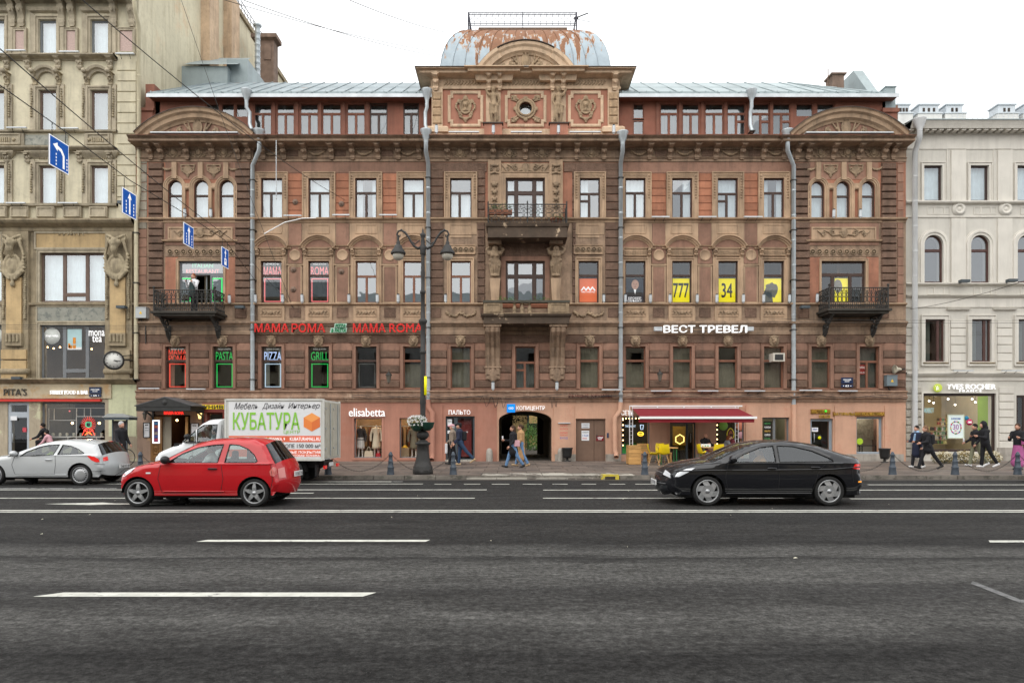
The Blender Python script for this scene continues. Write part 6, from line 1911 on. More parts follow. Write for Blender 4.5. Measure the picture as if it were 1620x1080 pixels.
MB().box(U(1582)-.12,U(1582)-.02,FY+.5,FY+1.35,.14,Zp(625)).build('shop_wall',M_GRNW,RB)
lamp(U(582),FY+.8,2.6,45);lamp(U(650),FY+.8,2.6,45);lamp(U(1375),FY+1.0,2.6,50,(1,.95,.85));lamp(U(1516),FY+1.8,3.0,48,(1,.95,.8));lamp(U(1228),FY+1.4,2.6,25,(1,.95,.8))
lamp(U(1080),FY+1.8,2.6,25,(1,.8,.35));lamp(U(115),FY+1.5,2.9,35);lamp(U(725),FY+1.5,2.6,6,(1,.6,.5));lamp(U(285),FY+2,2.6,3,(1,.6,.3));lamp(U(118),FY+1.2,Zp(525),16,(1,.8,.5))
def bulb(px,py,Y,r,label,m=M_BULB,g='small lamps glowing inside the shops'):
 x=W(px,Y)
 t=thing('pendant_lamp',label,'lamp',(x,Y,H(py,Y)),g)
 MB().ball((x,Y,H(py,Y)),r).build('bulb',m,t)
 MB().tube([(x,Y,H(py,Y)+r),(x,Y,H(py,Y)+.5)],.008,4).build('cord',M_BLACK,t)
for(px,py),q in zip(((1470,634),(1477,637),(1500,631),(1538,631),(1543,636),(1511,640)),('nearest the emblem side','second from the emblem side','over the left edge of the poster','over the round stickers','nearest the green wall','hanging lowest over the poster')):bulb(px,py,FY+1.3,.045,'white cosmetics shop spotlight '+q,mat('cool_bulb',(.9,.9,.8),.5,0,emit=(1,.95,.85),es=5),'spotlights of the cosmetics shop')
for(px,py),q in zip(((75,549),(85,551),(95,549),(128,546),(137,548),(145,552)),('at the left pane edge','under the round sticker','left of the drinks poster','right of the drinks poster','under the white lettering','lowest at the right')):bulb(px,py,FY+1.5,.04,'warm tea shop spotlight '+q,M_BULB,'spotlights of the tea shop')
bulb(114.5,669,FY+.9,.06,'warm bulb hanging left in the street food bar window');bulb(157,669,FY+.9,.06,'warm bulb hanging right in the street food bar window')
bulb(280,664.5,FY+2.2,.06,'warm bulb in the dark hall behind the black canopy');bulb(601,562,FY+.8,.09,'warm lamp glowing in the third lion head window')
bulb(110,650,FY+1.5,.04,'small pinkish lamp high in the street food bar',NE_PNK)
def shopwin(par,x0,x1,z0,z1,y,fm,cells,bar=.06,label=None,gm=None,name='shop_window'):
 return window(par,x0,x1,z0,z1,y,fm,cells,None,gm or G_SHOP,bar=bar,name=name,label=label)
r=h_el1;shopwin(B,r[0],r[1],r[2],r[3],FY+.0,M_WFG,'1',.04)
MB().frame(r[0],r[1],r[2],r[3],FY-.2,.1,.03).build('window_surround',M_GSAL,B)
r=h_el2;shopwin(B,r[0],r[1],r[2],r[3],FY+.0,M_WFG,'1',.04)
MB().frame(r[0],r[1],r[2],r[3],FY-.2,.1,.03).build('window_surround',M_GSAL,B)
r=h_w0b;shopwin(B,r[0],r[1],r[2],r[3],FY,M_WFG,'1',.04)
M_REDF=mat('dark_red_frame',(.16,.03,.02),.5,.15,3)
r=h_w0;shopwin(B,r[0],r[1],r[2],r[3],FY+.05,M_REDF,'1',.08)
MB().frame(r[0],r[1],r[2],r[3],FY-.2,.16,.05).build('window_surround',M_REDF,B)
r=h_n1;shopwin(B,r[0],r[1],r[2],r[3],FY,M_WFG,[(0,.48,0,1),(.48,1,0,1)],.06)
r=h_n2;shopwin(B,r[0],r[1],r[2],r[3],FY,mat('blue_grey_frame',(.25,.30,.34),.5,.1,3),'1',.1)
r=h_cf1;shopwin(B,r[0],r[1],r[2],r[3],FY-.05,M_WFG,'1',.06)
r=h_cf2;shopwin(B,r[0],r[1],r[2],r[3],FY-.05,M_WFG,'1',.06)
def glassdoor(par,r,y,fm,label,cells=((0,1,0,1),),bar=.1,h='l'):
 o=shopwin(par,r[0],r[1],max(r[2],.14),r[3],y,fm,list(cells),bar,None,G_SHOP,'door')
 x=r[0]+.22 if h=='l' else r[1]-.22
 MB().tube([(x,y-.02,1.0),(x,y-.09,1.0),(x,y-.09,1.4),(x,y-.02,1.4)],.015,6).build('handle',M_PIPE,o)
 return o
M_STEELG=mat('dark_steel_grey',(.06,.075,.085),.5,.1,3)
glassdoor(B,h_pal,FY-.02,M_STEELG,None,((0,.34,0,1),(.34,1,0,1)),.09)
MB().box(h_pal[0],h_pal[1],FY-.5,FY-.2,.12,.2).build('door_step',M_PAVL,B)
glassdoor(B,h_nd,FY-.02,mat('blue_grey_frame',(.3,.35,.4),.5),None,bar=.12)
glassdoor(B,(h_cfd[0],h_cfd[1],h_cfd[2],h_cfd[3]),FY-.02,M_STEELG,None,((0,.68,0,1),(.68,1,0,1)),.05,h='r')
r=h_dbl;ym=FY+.0
M_BRD=mat('brown_door_paint',(.16,.10,.07),.6,.15,2,.1,10)
dl=MB().box(r[0]+.02,r[0]+.62*(r[1]-r[0]),ym-.06,ym,.14,r[3]-.02).build('door',M_BRD,B)
dr=MB().box(r[0]+.62*(r[1]-r[0])+.015,r[1]-.02,ym-.06,ym,.14,r[3]-.02).build('door',M_BRD,B)
MB().frame(r[0]+.04,r[1]-.04,.14,r[3]-.04,ym-.02,.06,.08).build('door_frame',M_BRD,B)
MB().tube([(W(944,FY),ym-.07,1.35),(W(944,FY),ym-.12,1.35),(W(944,FY),ym-.12,1.2)],.02,5).build('handle',M_BLACK,dr)
def flat(name,label,cat,px0,px1,py0,py1,Y,m,txts=(),th=.012,frame=None,group=None):
 x0,x1,z0,z1=W(px0,Y),W(px1,Y),H(py1,Y),H(py0,Y)
 t=thing(name,label,cat,((x0+x1)/2,Y,z0),group)
 MB().box(x0,x1,Y-th,Y,z0,z1).build('sheet',m,t)
 if frame:MB().frame(x0,x1,z0,z1,Y,.03,.02+th).build('frame',frame,t)
 for s,a,b,c,e,mm in txts:
  mb=text_mb(s,b*Y/FOC,(e-c)*Y/FOC,.006,.012)
  MB().merge(mb,(W(a,Y),Y-th-.004,H(e,Y))).build('lettering',mm,t)
 return t
Yd=FY-.065
K=M_BLACK
M_PAPER=mat('paper',(.75,.76,.78),.8,.03,3)
M_BLUE=mat('print_blue',(.03,.10,.42),.5,0);M_TXTG=mat('print_grey',(.2,.22,.26),.6,0);M_TXTR=mat('print_red',(.6,.03,.03),.5,0)
flat('paper_notice','upper white paper notice on the brown double door','notice',920,932.5,669,677,Yd,M_PAPER,[('КОПИЦЕНТР',926.2,10,670.5,673,M_TXTG),('-----------',926.2,10,674.5,675.5,M_TXTG)])
flat('paper_notice','lower larger white notice with blue print on the brown double door','notice',920,932,681,696.5,Yd,M_PAPER,[('КОПИЦЕНТР',926,10,682.5,685,M_TXTG),('I 10-20',926,9,687,690,M_BLUE),('ВХОД',925,7,692,694.5,M_TXTR)])
flat('maroon_plate','small maroon plate with white writing on the brown double door','plate',943,955,689,697,Yd,mat('maroon',(.18,.01,.015),.5,0),[('Комбинат',949,10,690.5,692.8,M_LETW),('пром',949,5,694,695.6,M_LETW)])
flat('red_brown_plaque','faded red brown information plaque left of the brown door','plaque',884,900,670,697,FY-.201,mat('faded_plaque',(.36,.14,.08),.5,.1,3),[('БЮРО',892,11,672,674.5,M_TXTR),('УСЛУГИ',892,13,677,679.5,M_TXTR),('СЕРВИС',892,13,683,685.5,M_TXTR),('РЕМОНТ',892,12,687,689,M_TXTR),('ВХОД',892,12,691,694.5,M_BLUE)],th=.03)
MB().box(W(882.5,FY),W(901.5,FY),FY-.32,FY-.2,H(669.5,FY),H(668.2,FY)).build('plaque_hood',M_EAVE,B)
flat('intercom','small blue intercom right of the brown double door','intercom',960,963,684.5,692,FY-.201,mat('intercom_blue',(.03,.05,.10),.4,0),th=.03)
flat('yellow_sign','small yellow square sign on the salmon wall right of the coat shop door','sign',755.5,761,699.5,705.5,FY-.201,mat('sign_yellow',(.8,.6,.02),.5,0),[])
flat('paper_notice','white opening hours sticker on the coat shop door','notice',708,715,663,673,FY-.09,M_PAPER,[('10-21',711.5,5,665,667.5,K)])
flat('paper_notice','lower white sticker on the coat shop door','notice',708,715,680.5,685.5,FY-.09,M_PAPER)
flat('red_poster','large dark red poster inside the coat shop door','poster',722,746,664,722,FY+.25,mat('poster_dark_red',(.16,.02,.02),.5,.1,2),[('СКИДКИ',733,14,682,684.5,M_LETW),('до -50%',733,10,688,690.5,M_LETW)])
sign('el i sabetta'.replace(' ',''),581,645.5,658.5,57,.22,M_LETW,'white glowing shop name lettering over the dress window',depth=.06,fat=.006)
sign('ПАЛЬТО',727,648.5,655.5,34,.22,M_LETW,'white lettering over the dark grey door of the coat shop',depth=.05,fat=.014)
t=sign('КОПИЦЕНТР',839.5,642,649.5,45,.24,M_LETW,'white copy centre lettering with blue square over the archway',depth=.05,fat=.012)
x0,x1=U(802,.24),U(815,.24)
MB().box(x0,x1,FY-.32,FY-.24,Zp(652,.24),Zp(639,.24)).build('emblem_box',mat('bright_blue',(.0,.22,.75),.4,0,emit=(0,.25,.9),es=.35),t)
mb=MB();xm=(x0+x1)/2;zm=Zp(645.5,.3)
for s in(-1,1):mb.tube([(xm+s*.055+.05*cos(a*pi/6),FY-.33,zm+.04*sin(a*pi/6))for a in range(13)],.012,5)
mb.build('emblem',M_LETW,t)
sign('РЕЧНЫЕ КРУИЗЫ',933.5,623.5,628.8,68,.38,mat('dark_red_letter',(.12,.012,.012),.5,0),'dark red cruise office lettering on the cornice over the brown door',depth=.04,fat=.01)
sign('СЕТЬ',992,649,656.5,19,.22,M_LETW,'white lettering over the left window of the awning cafe',depth=.05,fat=.015)
M_YWOOD=mat('yellow_wood_letter',(.50,.30,.04),.6,.25,6,piece=.1)
M_YW2=mat('brown_sign_board',(.30,.14,.04),.7,.2,6)
t=sign('МАСТЕРСКАЯ',1298,648,653.5,29,.22,M_YWOOD,'small two line yellow wooden lettering over the door with the yellow dot',depth=.04,fat=.02,back=(M_YW2,.03))
sign('ОЛЕСИ',1304,656,661,17,.22,M_YWOOD,'',parent=t,depth=.04,fat=.02)
x_=U(1306,.3);MB().lathe([(0,-.04),(.06,-.03),(.05,0),(0,.01)],8,(x_,FY-.3,Zp(650,.3)),'y').build('green_leaf',neon('lime',(.1,.8,.05),.7),t)
sign('НАТУРАЛЬНАЯ КОСМЕТИКА',1358.5,652.2,657,80,.22,M_YWOOD,'long yellow wooden cosmetics lettering over the white lit window',depth=.04,fat=.02,back=(M_YW2,.03))
M_YPL=mat('yellow_sign_plate',(.85,.62,.02),.5,0)
t=thing('yellow_sign','yellow sign with black writing left of the box truck','sign',(U(340),FY-.25,Zp(647)))
MB().box(U(319,.22),U(398,.22),FY-.26,FY-.22,Zp(647,.22),Zp(640,.22)).build('board',M_YPL,t)
text_at(MB(),'УНИВЕРСАМ',U(357,.3),FY-.27,Zp(646.3,.27),70/34,.17,.02,.02).build('lettering',K,t)
# restaurant entrance: black gabled canopy, wooden door leaf, lit poster, lanterns, menu boards
t=thing('entrance_canopy','black gabled canopy over the restaurant entrance','canopy',(U(265),FY-.9,2.8))
Yc=FY-1.6
x0,x1=W(216,Yc),W(301,Yc);za,zb_,zt_=H(650,Yc),H(641,Yc),H(627,Yc);xm=(x0+x1)/2+.05
M_CAN=mat('black_canopy',(.028,.028,.027),.6,.25,8)
for s in(0,1):
 a=(x0-.1 if s==0 else x1+.1)
 MB().add([(a,Yc,zb_),(xm,Yc,zt_),(xm,FY-.2,zt_),(a,FY-.2,zb_),(a,Yc,zb_-.04),(xm,Yc,zt_-.04),(xm,FY-.2,zt_-.04),(a,FY-.2,zb_-.04)],[(0,1,2,3),(4,5,6,7),(0,1,5,4),(0,3,7,4)]).build('roof_slope',mat('canopy_tin',(.10,.10,.105),.5,.15,4,metal=.2),t)
MB().prism([(x0,zb_-.02),(xm,zt_-.04),(x1,zb_-.02)],Yc+.01,Yc+.06).build('gable',M_CAN,t)
MB().box(x0,x1,Yc,Yc+.08,za,zb_-.02).box(x0,x0+.08,Yc+.081,FY-.2,za,zb_-.03).box(x1-.08,x1,Yc+.081,FY-.2,za,zb_-.03).build('fascia',M_CAN,t)
MB().box(x0+.08,x1-.08,Yc+.09,FY-.21,za+.02,za+.05).build('soffit',M_CAN,t)
MB().frame(x0+.02,x1-.02,za+.04,zb_-.06,Yc,.03,.02).lathe([(.0,-.03),(.1,-.02),(.12,0)],14,(xm,Yc+.01,zb_+.13),'y').build('trim',M_CAN,t)
for s,a in((1,x0+.04),(-1,x1-.04)):
 MB().tube([(a,FY-.22,za-.45),(a,FY-.4,za-.2),(a,FY-.9,za)],.04,6).box(a-.04,a+.04,FY-.3,FY-.2,za-.5,za).build('bracket',M_IRON,t)
sign('МАМА ROMA',275.5,650.5,655.5,31,1.2,neon('deep_red_neon',(1,.03,.02),1.2),'small red neon restaurant name hanging under the black canopy',depth=.02,fat=.005,split=False,name='neon_sign')
Ye=FY-.28
t=thing('wooden_door','carved oak door leaf standing open at the restaurant entrance','door',(W(246,Ye),Ye,.13))
x0,x1=W(238,Ye),W(256,Ye)
MB().box(x0,x1,Ye,Ye+.06,.14,H(659,Ye)).build('leaf',M_WOODD,t)
MB().frame(x0+.12,x1-.12,.3,H(703,Ye),Ye,.05,.03).merge(sdf_mb([('t',(0,0,0),.1,.13,.03),('e',(0,0,0),(.05,.04,.07)),('c',(-.1,0,-.15),(.1,0,-.15),.03,.03),('c',(-.1,0,.15),(.1,0,.15),.03,.03)],.018,.02),((x0+x1)/2,Ye-.01,.62)).build('carved_panel',M_WOODD,t)
MB().box(W(256,Ye),W(269,Ye),Ye+.1,Ye+.14,.14,H(659,Ye)).build('pale_leaf',mat('grey_beige_panel',(.30,.27,.21),.8,.1,2),t)
MB().box(W(293,Ye),W(296.5,Ye),Ye,Ye+.08,.14,H(659,Ye)).build('post',M_WOODL,t)
Yp=Ye-.04
t=flat('lit_poster','tall lit dish poster with white glowing edge on the oak door','poster',243.5,251,666,699,Yp,mat('poster_photo',(.12,.05,.08),.4,0))
MB().frame(W(243.5,Yp),W(251,Yp),H(699,Yp),H(666,Yp),Yp,.05,.04).build('light_edge',neon('cool_white',(.8,.88,1),1.3),t)
for k,c in enumerate(((.05,.2,.4),(.5,.12,.08),(.1,.06,.2),(.35,.3,.25),(.06,.1,.3),(.45,.05,.1))):
 MB().box(W(244.5,Yp),W(250,Yp),Yp-.016,Yp-.012,H(671.5+k*5.2,Yp),H(667.5+k*5.2,Yp)).build('picture',mat('print_'+'abcdef'[k],c,.4,.2,8),t)
flat('menu_board','white menu board left of the oak door','menu board',228,237,669,691,FY-.201,M_PAPER,[('МЕНЮ',232.5,5,671,673,K),('~~~~~',232.5,6,676,677,M_TXTG),('~~~~~~',232.5,6,680,681,M_TXTG)],frame=M_BLACK,th=.02)
flat('menu_board','white menu board right of the restaurant entrance above the truck bonnet','menu board',303,314,670,688,FY-.201,M_PAPER,[('МЕНЮ',308,6,672,674,K)],frame=M_BLACK,th=.02)
def wall_lantern(px,py,label,lit=False,s=1.0):
 x=U(px,.45);y=FY-.45;z=V(py,.45)
 t=thing('wall_lantern',label,'lantern',(x,y,z),'old iron wall lanterns')
 MB().tube([(x,FY-.2,z+.12*s),(x,y-.02,z+.3*s),(x,y,z+.2*s)],.015,5).lathe([(0,.22*s),(.03*s,.2*s),(.12*s,.1*s),(.13*s,.08*s)],6,(x,y,z)).lathe([(.05*s,-.18*s),(.02*s,-.2*s),(0,-.24*s)],6,(x,y,z)).build('frame',M_IRON,t)
 MB().lathe([(.105*s,.08*s),(.05*s,-.18*s)],6,(x,y,z),smooth=False).build('lantern_glass',(neon('lamp_yellow',(1,.7,.25),1.6)if lit else mat('lantern_pane',(.12,.11,.09),.3,0)),t)
wall_lantern(229,657,'unlit iron lantern left under the black canopy');wall_lantern(316,656,'glowing yellow iron lantern right of the black canopy',True)
wall_lantern(615,597,'black iron wall lantern left of the tall street lamp, between lion windows',s=1.25);wall_lantern(1044,595,'black iron wall lantern between lion windows right of the centre bay',s=1.15)
# the passage through the house and the court behind
xp0,xp1=h_arch[0],h_arch[1]
YT=FY+8.5
mb=MB()
zsp=h_arch[3]-.42
pr=[(xp1,.12),(xp1,zsp)]+arc((xp0+xp1)/2,zsp,(xp1-xp0)/2,0,180,12,.42)[1:]+[(xp0,.12)]
for i in range(len(pr)-1):
 a,b=pr[i],pr[i+1]
 mb.add([(a[0],FY+.355,a[1]),(b[0],FY+.355,b[1]),(b[0],YT,b[1]),(a[0],YT,a[1])],[(0,1,2,3)])
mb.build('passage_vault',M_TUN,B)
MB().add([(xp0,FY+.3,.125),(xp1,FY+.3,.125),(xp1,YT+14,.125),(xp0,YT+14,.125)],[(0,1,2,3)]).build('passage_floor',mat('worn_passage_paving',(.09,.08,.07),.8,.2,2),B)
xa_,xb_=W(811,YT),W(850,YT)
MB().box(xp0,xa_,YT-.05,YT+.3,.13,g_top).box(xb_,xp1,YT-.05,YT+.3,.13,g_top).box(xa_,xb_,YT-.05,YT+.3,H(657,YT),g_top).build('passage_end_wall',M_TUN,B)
court=thing('courtyard_house','yellow house wall with a white door seen through the archway','building',(1.0,56,0))
M_YWALL=mat('yellow_court_wall',(.58,.42,.20),.85,.15,.6,streak=.3)
MB().box(-14,W(834,52),52,52.4,0,14).build('wall',M_YWALL,court)
MB().box(W(834,52),14,60,60.4,0,14).build('wall',M_YWALL,court)
MB().box(W(834,52),W(837,52),51.8,52.0,0,9).build('downpipe',M_STEELG,court)
MB().box(W(838,60),W(849,60),59.9,60,1.2,H(672,60)).frame(W(838,60),W(849,60),1.2,H(672,60),59.95,.15,.08).build('window',mat('dark_pane',(.05,.06,.05),.2,0),court)
t=thing('court_bushes','green bushes in the courtyard seen through the archway','bush',(1.3,47,0.12))
mb=MB()
for k,(bx,by,bz,br)in enumerate(((W(841,48),48,.9,.8),(W(846,46.5),46.5,.6,.6),(W(836,49),49,1.3,.6),(W(850,50),50,1.5,1.0))):bush(mb,(bx,by,bz),br,260,.09,(1,1,1.1),k)
mb.build('leaves',mat('court_leaf',(.09,.2,.03),.7,.35,8),t)
MB().add([(-6,YT+.3,.12),(8,YT+.3,.12),(8,62,.12),(-6,62,.12)],[(0,1,2,3)]).build('courtyard_ground',mat('court_ground',(.12,.14,.07),.9,.3,1),None,kind='structure')
t=thing('climbing_plant','dark ivy hanging at the upper left of the archway','ivy',(xp0+.5,FY+2,2.5))
bush(MB(),(xp0+.75,FY+1.6,H(662,FY+1.6)),.55,160,.07,(1.2,.6,.5),9).build('leaves',mat('dark_ivy',(.03,.05,.02),.7,.3,8),t)
def postst(px0,px1,label):
 Y=FY-.45;x=(W(px0,Y)+W(px1,Y))/2;r_=(W(px1,Y)-W(px0,Y))/2
 o=MB().lathe([(r_,0),(r_*.98,.4),(r_*.85,.52),(r_*.5,.6),(0,.62)],16,(x,Y,.12)).build('guard_stone',M_PLINTH)
 tag(o,label,'guard stone','rounded granite guard stones by the archway')
postst(769,779.5,'round granite guard stone left of the archway');postst(882,891,'round granite guard stone right of the archway, behind the black bin')
def litter_bin(px,Y,label):
 x=W(px,Y)
 t=thing('litter_bin',label,'litter bin',(x,Y,.12),'black cast iron litter bins')
 MB().lathe([(0,.16),(.17,.17),(.2,.3),(.225,.56),(.25,.6),(.25,.64),(.2,.64),(.19,.3),(0,.25)],18,(x,Y,.12)).build('bowl',M_BLACK,t)
 MB().lathe([(.17,0),(.17,.03),(.06,.06),(.05,.17)],14,(x,Y,.12)).build('foot',M_IRON,t)
litter_bin(897.5,FY-.6,'black urn litter bin between the archway and the brown door');litter_bin(1399.5,30.3,'black urn litter bin below the white lit shop window')
# window displays
def mannequin(px,Y,zb_,body,skirt,label,hs=1.7,plaid=False):
 x=W(px,Y)
 t=thing('mannequin',label,'mannequin',(x,Y,zb_),'headless mannequins in the dress shop windows')
 MSK=mat('mannequin_white',(.75,.73,.68),.4,.03,3)
 k=hs/1.7
 sdf_mb([('c',(0,0,1.5*k),(0,0,1.42*k),.045,.06),('c',(-.07,0,.85*k),(-.09,0,.08*k),.07,.035),('c',(.07,0,.85*k),(.09,0,.08*k),.07,.035),('c',(-.09,0,.05),(-.1,-.1,.02),.035,.025),('c',(.09,0,.05),(.1,-.1,.02),.035,.025),('c',(0,0,.9*k),(0,0,1.3*k),.12,.14)],.022,.02).build('body',MSK,t,org=(0,0,0)).location=(0,0,0)
 sdf_mb([('c',(-.15,0,1.34*k),(.15,0,1.34*k),.07,.07),('c',(0,0,1.3*k),(0,0,1.0*k),.16,.13),('c',(-.19,0,1.33*k),(-.26,-.02,1.05*k),.06,.055),('c',(-.26,-.02,1.05*k),(-.25,-.08,.8*k),.055,.045),('c',(.19,0,1.33*k),(.26,-.02,1.05*k),.06,.055),('c',(.26,-.02,1.05*k),(.25,-.08,.8*k),.055,.045),('c',(0,0,.95*k),(0,0,.86*k),.15,.17)],.022,.03).build('jacket',body,t,org=(0,0,0)).location=(0,0,0)
 MB().lathe([(.15,.98*k),(.17,.85*k),(.2,.55*k),(.22,.42*k),(0,.42*k)],18,(0,0,0)).build('skirt',skirt,t,org=(0,0,0)).location=(0,0,0)
 MB().lathe([(.08,1.43*k),(.1,1.36*k),(.07,1.33*k)],12,(0,0,0)).build('collar',body,t,org=(0,0,0)).location=(0,0,0)
 return t
Ym=FY+.5
zf=h_el1[2]
M_PLAID=bpy.data.materials.new('black_white_plaid');MATS['plaid']=M_PLAID;M_PLAID.use_nodes=True
_t=M_PLAID.node_tree;_c=_t.nodes.new('ShaderNodeTexBrick');_c.inputs['Scale'].default_value=6;_c.inputs['Color1'].default_value=(.03,.03,.035,1);_c.inputs['Color2'].default_value=(.25,.26,.27,1);_c.inputs['Mortar'].default_value=(.7,.7,.68,1);_c.inputs['Mortar Size'].default_value=.09;_c.offset=0
_g=_t.nodes.new('ShaderNodeTexCoord');_m=_t.nodes.new('ShaderNodeMapping');_m.inputs['Rotation'].default_value=(radians(90),0,0);_t.links.new(_g.outputs['Object'],_m.inputs[0]);_t.links.new(_m.outputs[0],_c.inputs['Vector']);_t.links.new(_c.outputs['Color'],_t.nodes['Principled BSDF'].inputs['Base Color'])
M_CREAMC=mat('cream_cloth',(.70,.62,.48),.9,.06,5);M_GREIGE=mat('grey_green_tweed',(.20,.18,.13),.95,.2,60)
mannequin(570.5,Ym,zf,mat('dark_fur',(.05,.045,.045),.95,.3,40),M_PLAID,'mannequin in dark top and black and white plaid skirt',1.62)
mannequin(595.5,Ym,zf,M_CREAMC,M_CREAMC,'mannequin in cream coat and pencil skirt',1.68)
mannequin(655,Ym,zf,M_GREIGE,M_GREIGE,'mannequin in grey tweed coat, partly behind the street lamp',1.62)
def bag(px,label,m,w=.42,h=.3,Yb=Ym-.1):
 x=W(px,Yb)
 t=thing('handbag',label,'handbag',(x,Yb,zf))
 MB().prism([(x-w/2,zf),(x+w/2,zf),(x+w*.42,zf+h),(x-w*.42,zf+h)],Yb-.07,Yb+.07).build('bag_body',m,t)
 MB().tube([(x-w*.25+w*.5*k/8,Yb,zf+h+.2*sin(pi*k/8))for k in range(9)],.012,5).build('strap',m,t)
bag(583.5,'cream handbag on the floor between the two mannequins',M_CREAMC);bag(598.5,'small red handbag beside the cream mannequin',mat('red_leather',(.45,.02,.03),.5,0),.22,.2)
t=thing('display_cube','sand coloured display block in the second dress window','display block',(W(640,Ym+.1),Ym+.1,zf))
MB().box(W(634,Ym),W(647,Ym),Ym,Ym+.4,zf,H(708,Ym)).build('block',mat('sand_block',(.42,.32,.2),.8,.1,3),t)
t=thing('baseball_hat','small yellow cap lying on the display block','hat',(W(640,Ym),Ym+.1,H(708,Ym)))
MB().lathe([(.17,.0),(.17,.02),(.1,.03),(.09,.09),(0,.12)],14,(W(640,Ym),Ym+.15,H(708,Ym)+.003)).build('cap',mat('yellow_felt',(.7,.42,.03),.8,0),t)
t=thing('clothes_rail','rail of dark and rust coloured coats at the back of the dress shop','clothes rail',(W(640,FY+2),FY+2,.14))
MB().tube([(W(553,FY+2),FY+2,1.75),(W(690,FY+2),FY+2,1.75)],.02,5).tube([(W(553,FY+2),FY+2,.14),(W(553,FY+2),FY+2,1.75)],.02,5).tube([(W(690,FY+2),FY+2,.14),(W(690,FY+2),FY+2,1.75)],.02,5).build('rail',M_PIPE,t)
for k in range(22):
 x=W(556+k*6.1,FY+2)
 c=[(.16,.06,.02),(.03,.03,.035),(.22,.12,.05),(.10,.05,.03),(.3,.2,.1)][k%5]
 MB().prism([(x-.05,.75),(x+.05,.72),(x+.07,1.55),(x+.02,1.7),(x-.02,1.7),(x-.07,1.55)],FY+1.8,FY+2.2).build('coat',mat('coat_'+'abcde'[k%5],c,.9,.1,5),t)
 # awning cafe
t=thing('awning','dark red retractable awning with white bars over the cafe terrace','awning',(U(1090),FY-1.2,2.4))
M_AWN=mat('dark_red_canvas',(.20,.014,.022),.85,.08,2,.1,30)
YA0,YA1=FY-.35,FY-2.45
ax0,ax1=W(1000,YA0),W(1168,YA0);bx0,bx1=W(1012,YA1),W(1193,YA1);za0,za1=H(646,YA0),H(658.5,YA1)
n=10;vs=[]
for k in range(n+1):
 u=k/n
 vs+=[(ax0+(ax1-ax0)*u,YA0,za0),(bx0+(bx1-bx0)*u,YA1,za1)]
MB().add(vs,[(2*k,2*k+1,2*k+3,2*k+2)for k in range(n)]).build('canvas',M_AWN,t)
vs=[]
for k in range(25):
 u=k/24;x=bx0-.05+(bx1-bx0+.05)*u
 vs+=[(x,YA1-.03+.006*sin(k),za1-.1),(x,YA1-.02+.02*sin(k*1.3),H(668,YA1))]
MB().add(vs,[(2*k,2*k+1,2*k+3,2*k+2)for k in range(24)],0,True).build('valance',M_AWN,t)
MB().box(bx0-.02,bx1+.1,YA1-.09,YA1,za1-.1,za1-.0).build('front_bar',M_WHITE,t)
MB().box(W(997,YA0),W(1174,YA0),YA0-.05,YA0+.02,H(643,YA0),H(641,YA0)).box(ax0,ax1,YA0-.03,YA0+.03,H(645.5,YA0),H(644.3,YA0)).build('rear_bar',M_WHITE,t)
for px in(1040,1082,1125):MB().box(W(px-1,YA0),W(px+1,YA0),YA0-.045,YA0+.015,H(644.4,YA0),H(643,YA0)).build('clamp',M_WHITE,t)
for px in(998.5,1165.5):
 x=W(px,YA0);mb=MB()
 for s in(-.07,.07):mb.tube([(x+s,YA0,.12),(x+s,YA0,H(641,YA0))],.022,5)
 for k in range(13):mb.tube([(x-.07,YA0,.25+k*.18),(x+.07,YA0,.25+k*.18)],.012,4)
 mb.build('truss_post',M_WHITE,t)
for s,x in((1,W(1020,FY-1.4)),(-1,W(1170,FY-1.4))):
 MB().tube([(x,YA0,za0-.1),(x+.5*s,FY-1.4,(za0+za1)/2-.12),(x,YA1,za1-.08)],.025,5).build('arm',M_WHITE,t)
Yf=29.0
t=thing('wooden_planter','orange pine box planter at the left end of the cafe terrace','planter',(W(1004,28.7),28.7,.12))
x0,x1=W(994.5,28.4),W(1014,28.4)
for k in range(5):MB().box(x0,x1,28.4,29.0,.15+k*.158,.15+k*.158+.15).build('board',M_WOODL,t)
MB().box(x0+.03,x1-.03,28.42,28.98,.12,.15).build('foot',M_DARK,t)
def pbench(px0,px1,Y,label):
 x0,x1=W(px0,Y),W(px1,Y)
 t=thing('pallet_bench',label,'bench',((x0+x1)/2,Y,.12),'pine pallet benches along the cafe wall')
 for k in range(4):MB().box(x0,x1,Y,Y+.04,H(716,Y)+k*.11,H(716,Y)+k*.11+.095).build('slat',M_WOODL,t)
 MB().box(x0,x1,Y-.4,Y,.5,.56).build('seat',M_WOODL,t)
 for x in(x0+.05,x1-.05):MB().box(x-.04,x+.04,Y-.38,Y-.02,.12,.5).build('leg',M_WOODL,t)
pbench(1008,1026,FY-.75,'pine pallet bench behind the orange planter');pbench(1041,1060,FY-.75,'pine pallet bench left of the cafe door');pbench(1138,1156,FY-.75,'pine pallet bench under the avocado window')
M_YCH=mat('yellow_plastic',(.75,.56,.01),.4,.03,2);M_BEECH=mat('beech_wood',(.45,.27,.12),.5,.1,5)
